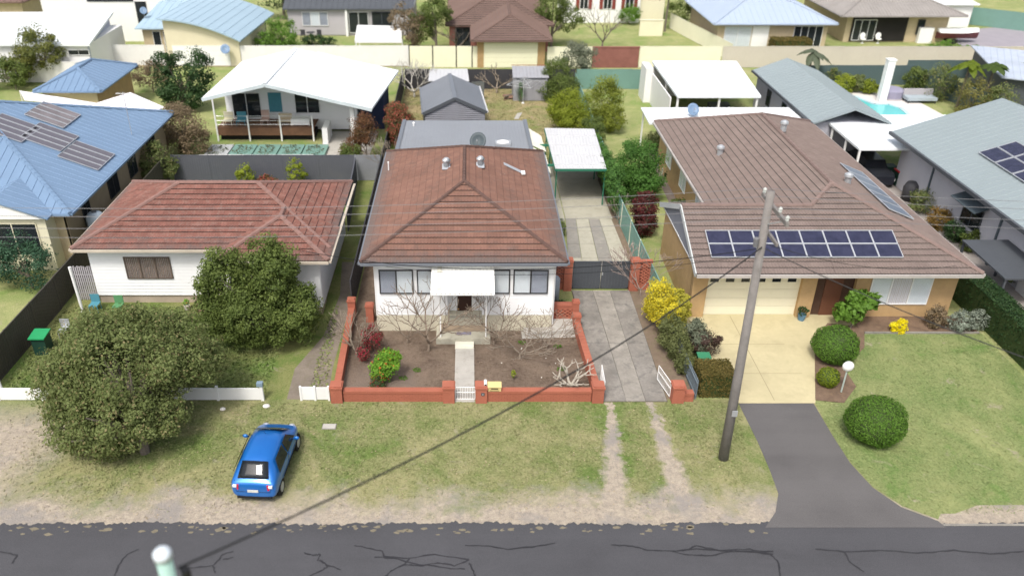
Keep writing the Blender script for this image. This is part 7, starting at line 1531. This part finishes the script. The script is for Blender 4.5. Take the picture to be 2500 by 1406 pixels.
shrub('grey_shrub', 'silvery grey shrub at the right corner of the tan brick front', 'plant', (23.2, 32.7, 0), [(0, 0, .5, .7, .5, .5), (.9, .2, .5, .5, .5, .55)], 2600, .1, leafmat('silver_leaf', (.12, .15, .11), (.34, .38, .31)))
clipped('boundary_hedge', 'long dark green clipped hedge down the right boundary', (25.0, 30.6, 0), .55, 5.2, .75, .85, L_DARK, 16000, .09, box=True)
for i, (px, py, r, mm, lb) in enumerate(((2248, 520, .9, L_OLIVE, 'olive shrub beside the black covered barbecue'), (2288, 562, .8, leafmat('orange_green_leaf', (.10, .08, .02), (.30, .17, .04)), 'orange tinged shrub along the white walled house'), (2325, 590, .75, L_DARK, 'dark green shrub between two shrubs along the white walled house'), (2368, 615, .7, L_MID, 'green shrub nearest the low slate roof'), (2472, 690, .6, L_OLIVE, 'olive ball shrub on red mulch at the right edge'))):
    shrub('round_shrub', lb, 'shrub', P0(px, py), [(0, 0, r*.9, r, r*.9, r*.95)], 2200, .11, mm)
for i, (px, py, r, mm, lb) in enumerate(((2056, 228, .9, L_YEL, 'yellow green bush at the dark green pool fence'), (2088, 226, .8, L_OLIVE, 'brownish bush second from the left behind the pool'), (2118, 230, .7, L_YEL, 'low yellow bush left of the white pool column'), (2020, 205, .9, L_OLIVE, 'olive bush at the left end of the pool fence'), (2228, 222, 1.1, L_MID, 'green bush between the spa and the pool corner'), (2285, 245, 1.6, L_OLIVE, 'large olive bush right of the pool lounge'), (2365, 282, 1.7, leafmat('mixed_tropical_leaf', (.08, .09, .02), (.22, .2, .06)), 'big mixed tropical clump right of the pool'), (2430, 290, 1.5, L_OLIVE, 'olive shrub below the pale blue grey shed roof'), (2490, 240, 1.6, L_OLIVE, 'olive shrub at the right edge by the pale shed'))):
    shrub('round_shrub', lb, 'shrub', P0(px, py), [(0, 0, r*.95, r, r*.9, r)], 2200, .15, mm)
clipped('square_hedge', 'brown topped square hedge in front of the powder blue roof house', (33.0, 85.2, 0), 1.9, 1.0, .7, 1.0, L_BRH, 4000, .14, box=True)
shrub('garden_shrub', 'low green hedge bushes behind the long beige fence', 'shrub', (49, 85.5, 0), [(0, 0, .7, 2.6, .9, .7), (3.2, .2, .5, 1.4, .8, .5)], 3000, .16, L_HEDGE)
for i, (px, py, h_) in enumerate(((612, 440, 1.2), (733, 438, 1.5), (660, 440, .6))): shrub('garden_shrub', ['yellow green shrub left against the grey fence behind the red roof', 'pointed yellow green shrub right against the grey fence behind the red roof', 'low red tinged plant between the two shrubs behind the red roof'][i], 'shrub', (at(px, py, .0).x, 50.4, 0), [(0, 0, h_*.6, .7, .5, h_*.75)], 1500, .12, L_YEL if i < 2 else L_REDT)
for i, (px, py, h_, mm, lb) in enumerate(((1600, 372, 1.0, L_OLIVE, 'olive shrub at the back left corner of the brown tiled bungalow'), (1640, 440, .5, L_DARK, 'small dark plant in the curved side bed of the bungalow'), (1655, 520, .6, L_MID, 'small green plant near the tan side wall of the bungalow'))): shrub('garden_shrub', lb, 'shrub', P0(px, py), [(0, 0, h_*.8, h_, h_*.8, h_*.8)], 1500, .12, mm)
q = thing('side_planter', 'curved pale edged planter beside the tan side wall', 'planter', P0(1640, 450)); m = MB(); pts = [at(x, y, .2) for x, y in [(1618, 420), (1622, 412), (1640, 408), (1650, 418), (1650, 440), (1662, 462), (1680, 478)]]
for a, b in zip(pts, pts[1:]): m.bar(a, b, .18, .4)
m.build('edge', PATHC, q)
p = at(1616, 405); q = thing('blue_drum', 'blue drum beside the curved planter', 'drum', p); MB().lathe(p, [(.32, 0), (.32, .8), (.28, .85)], 14).build('drum', mat('blue_drum_plastic', (.08, .16, .32), .5), q); MB().lathe(p+V((0, 0, .85)), [(.3, 0), (.1, .04)], 14).build('lid', DARKF, q)
tufts('rank_weeds', [(-19.8, 28), (-14, 28), (-10, 33), (-19, 34.5)], 2500, .16, tuftmat('weedy_grass', 'shade'), None, .004, None, 'rank weeds and long grass in the red tiled house yard')
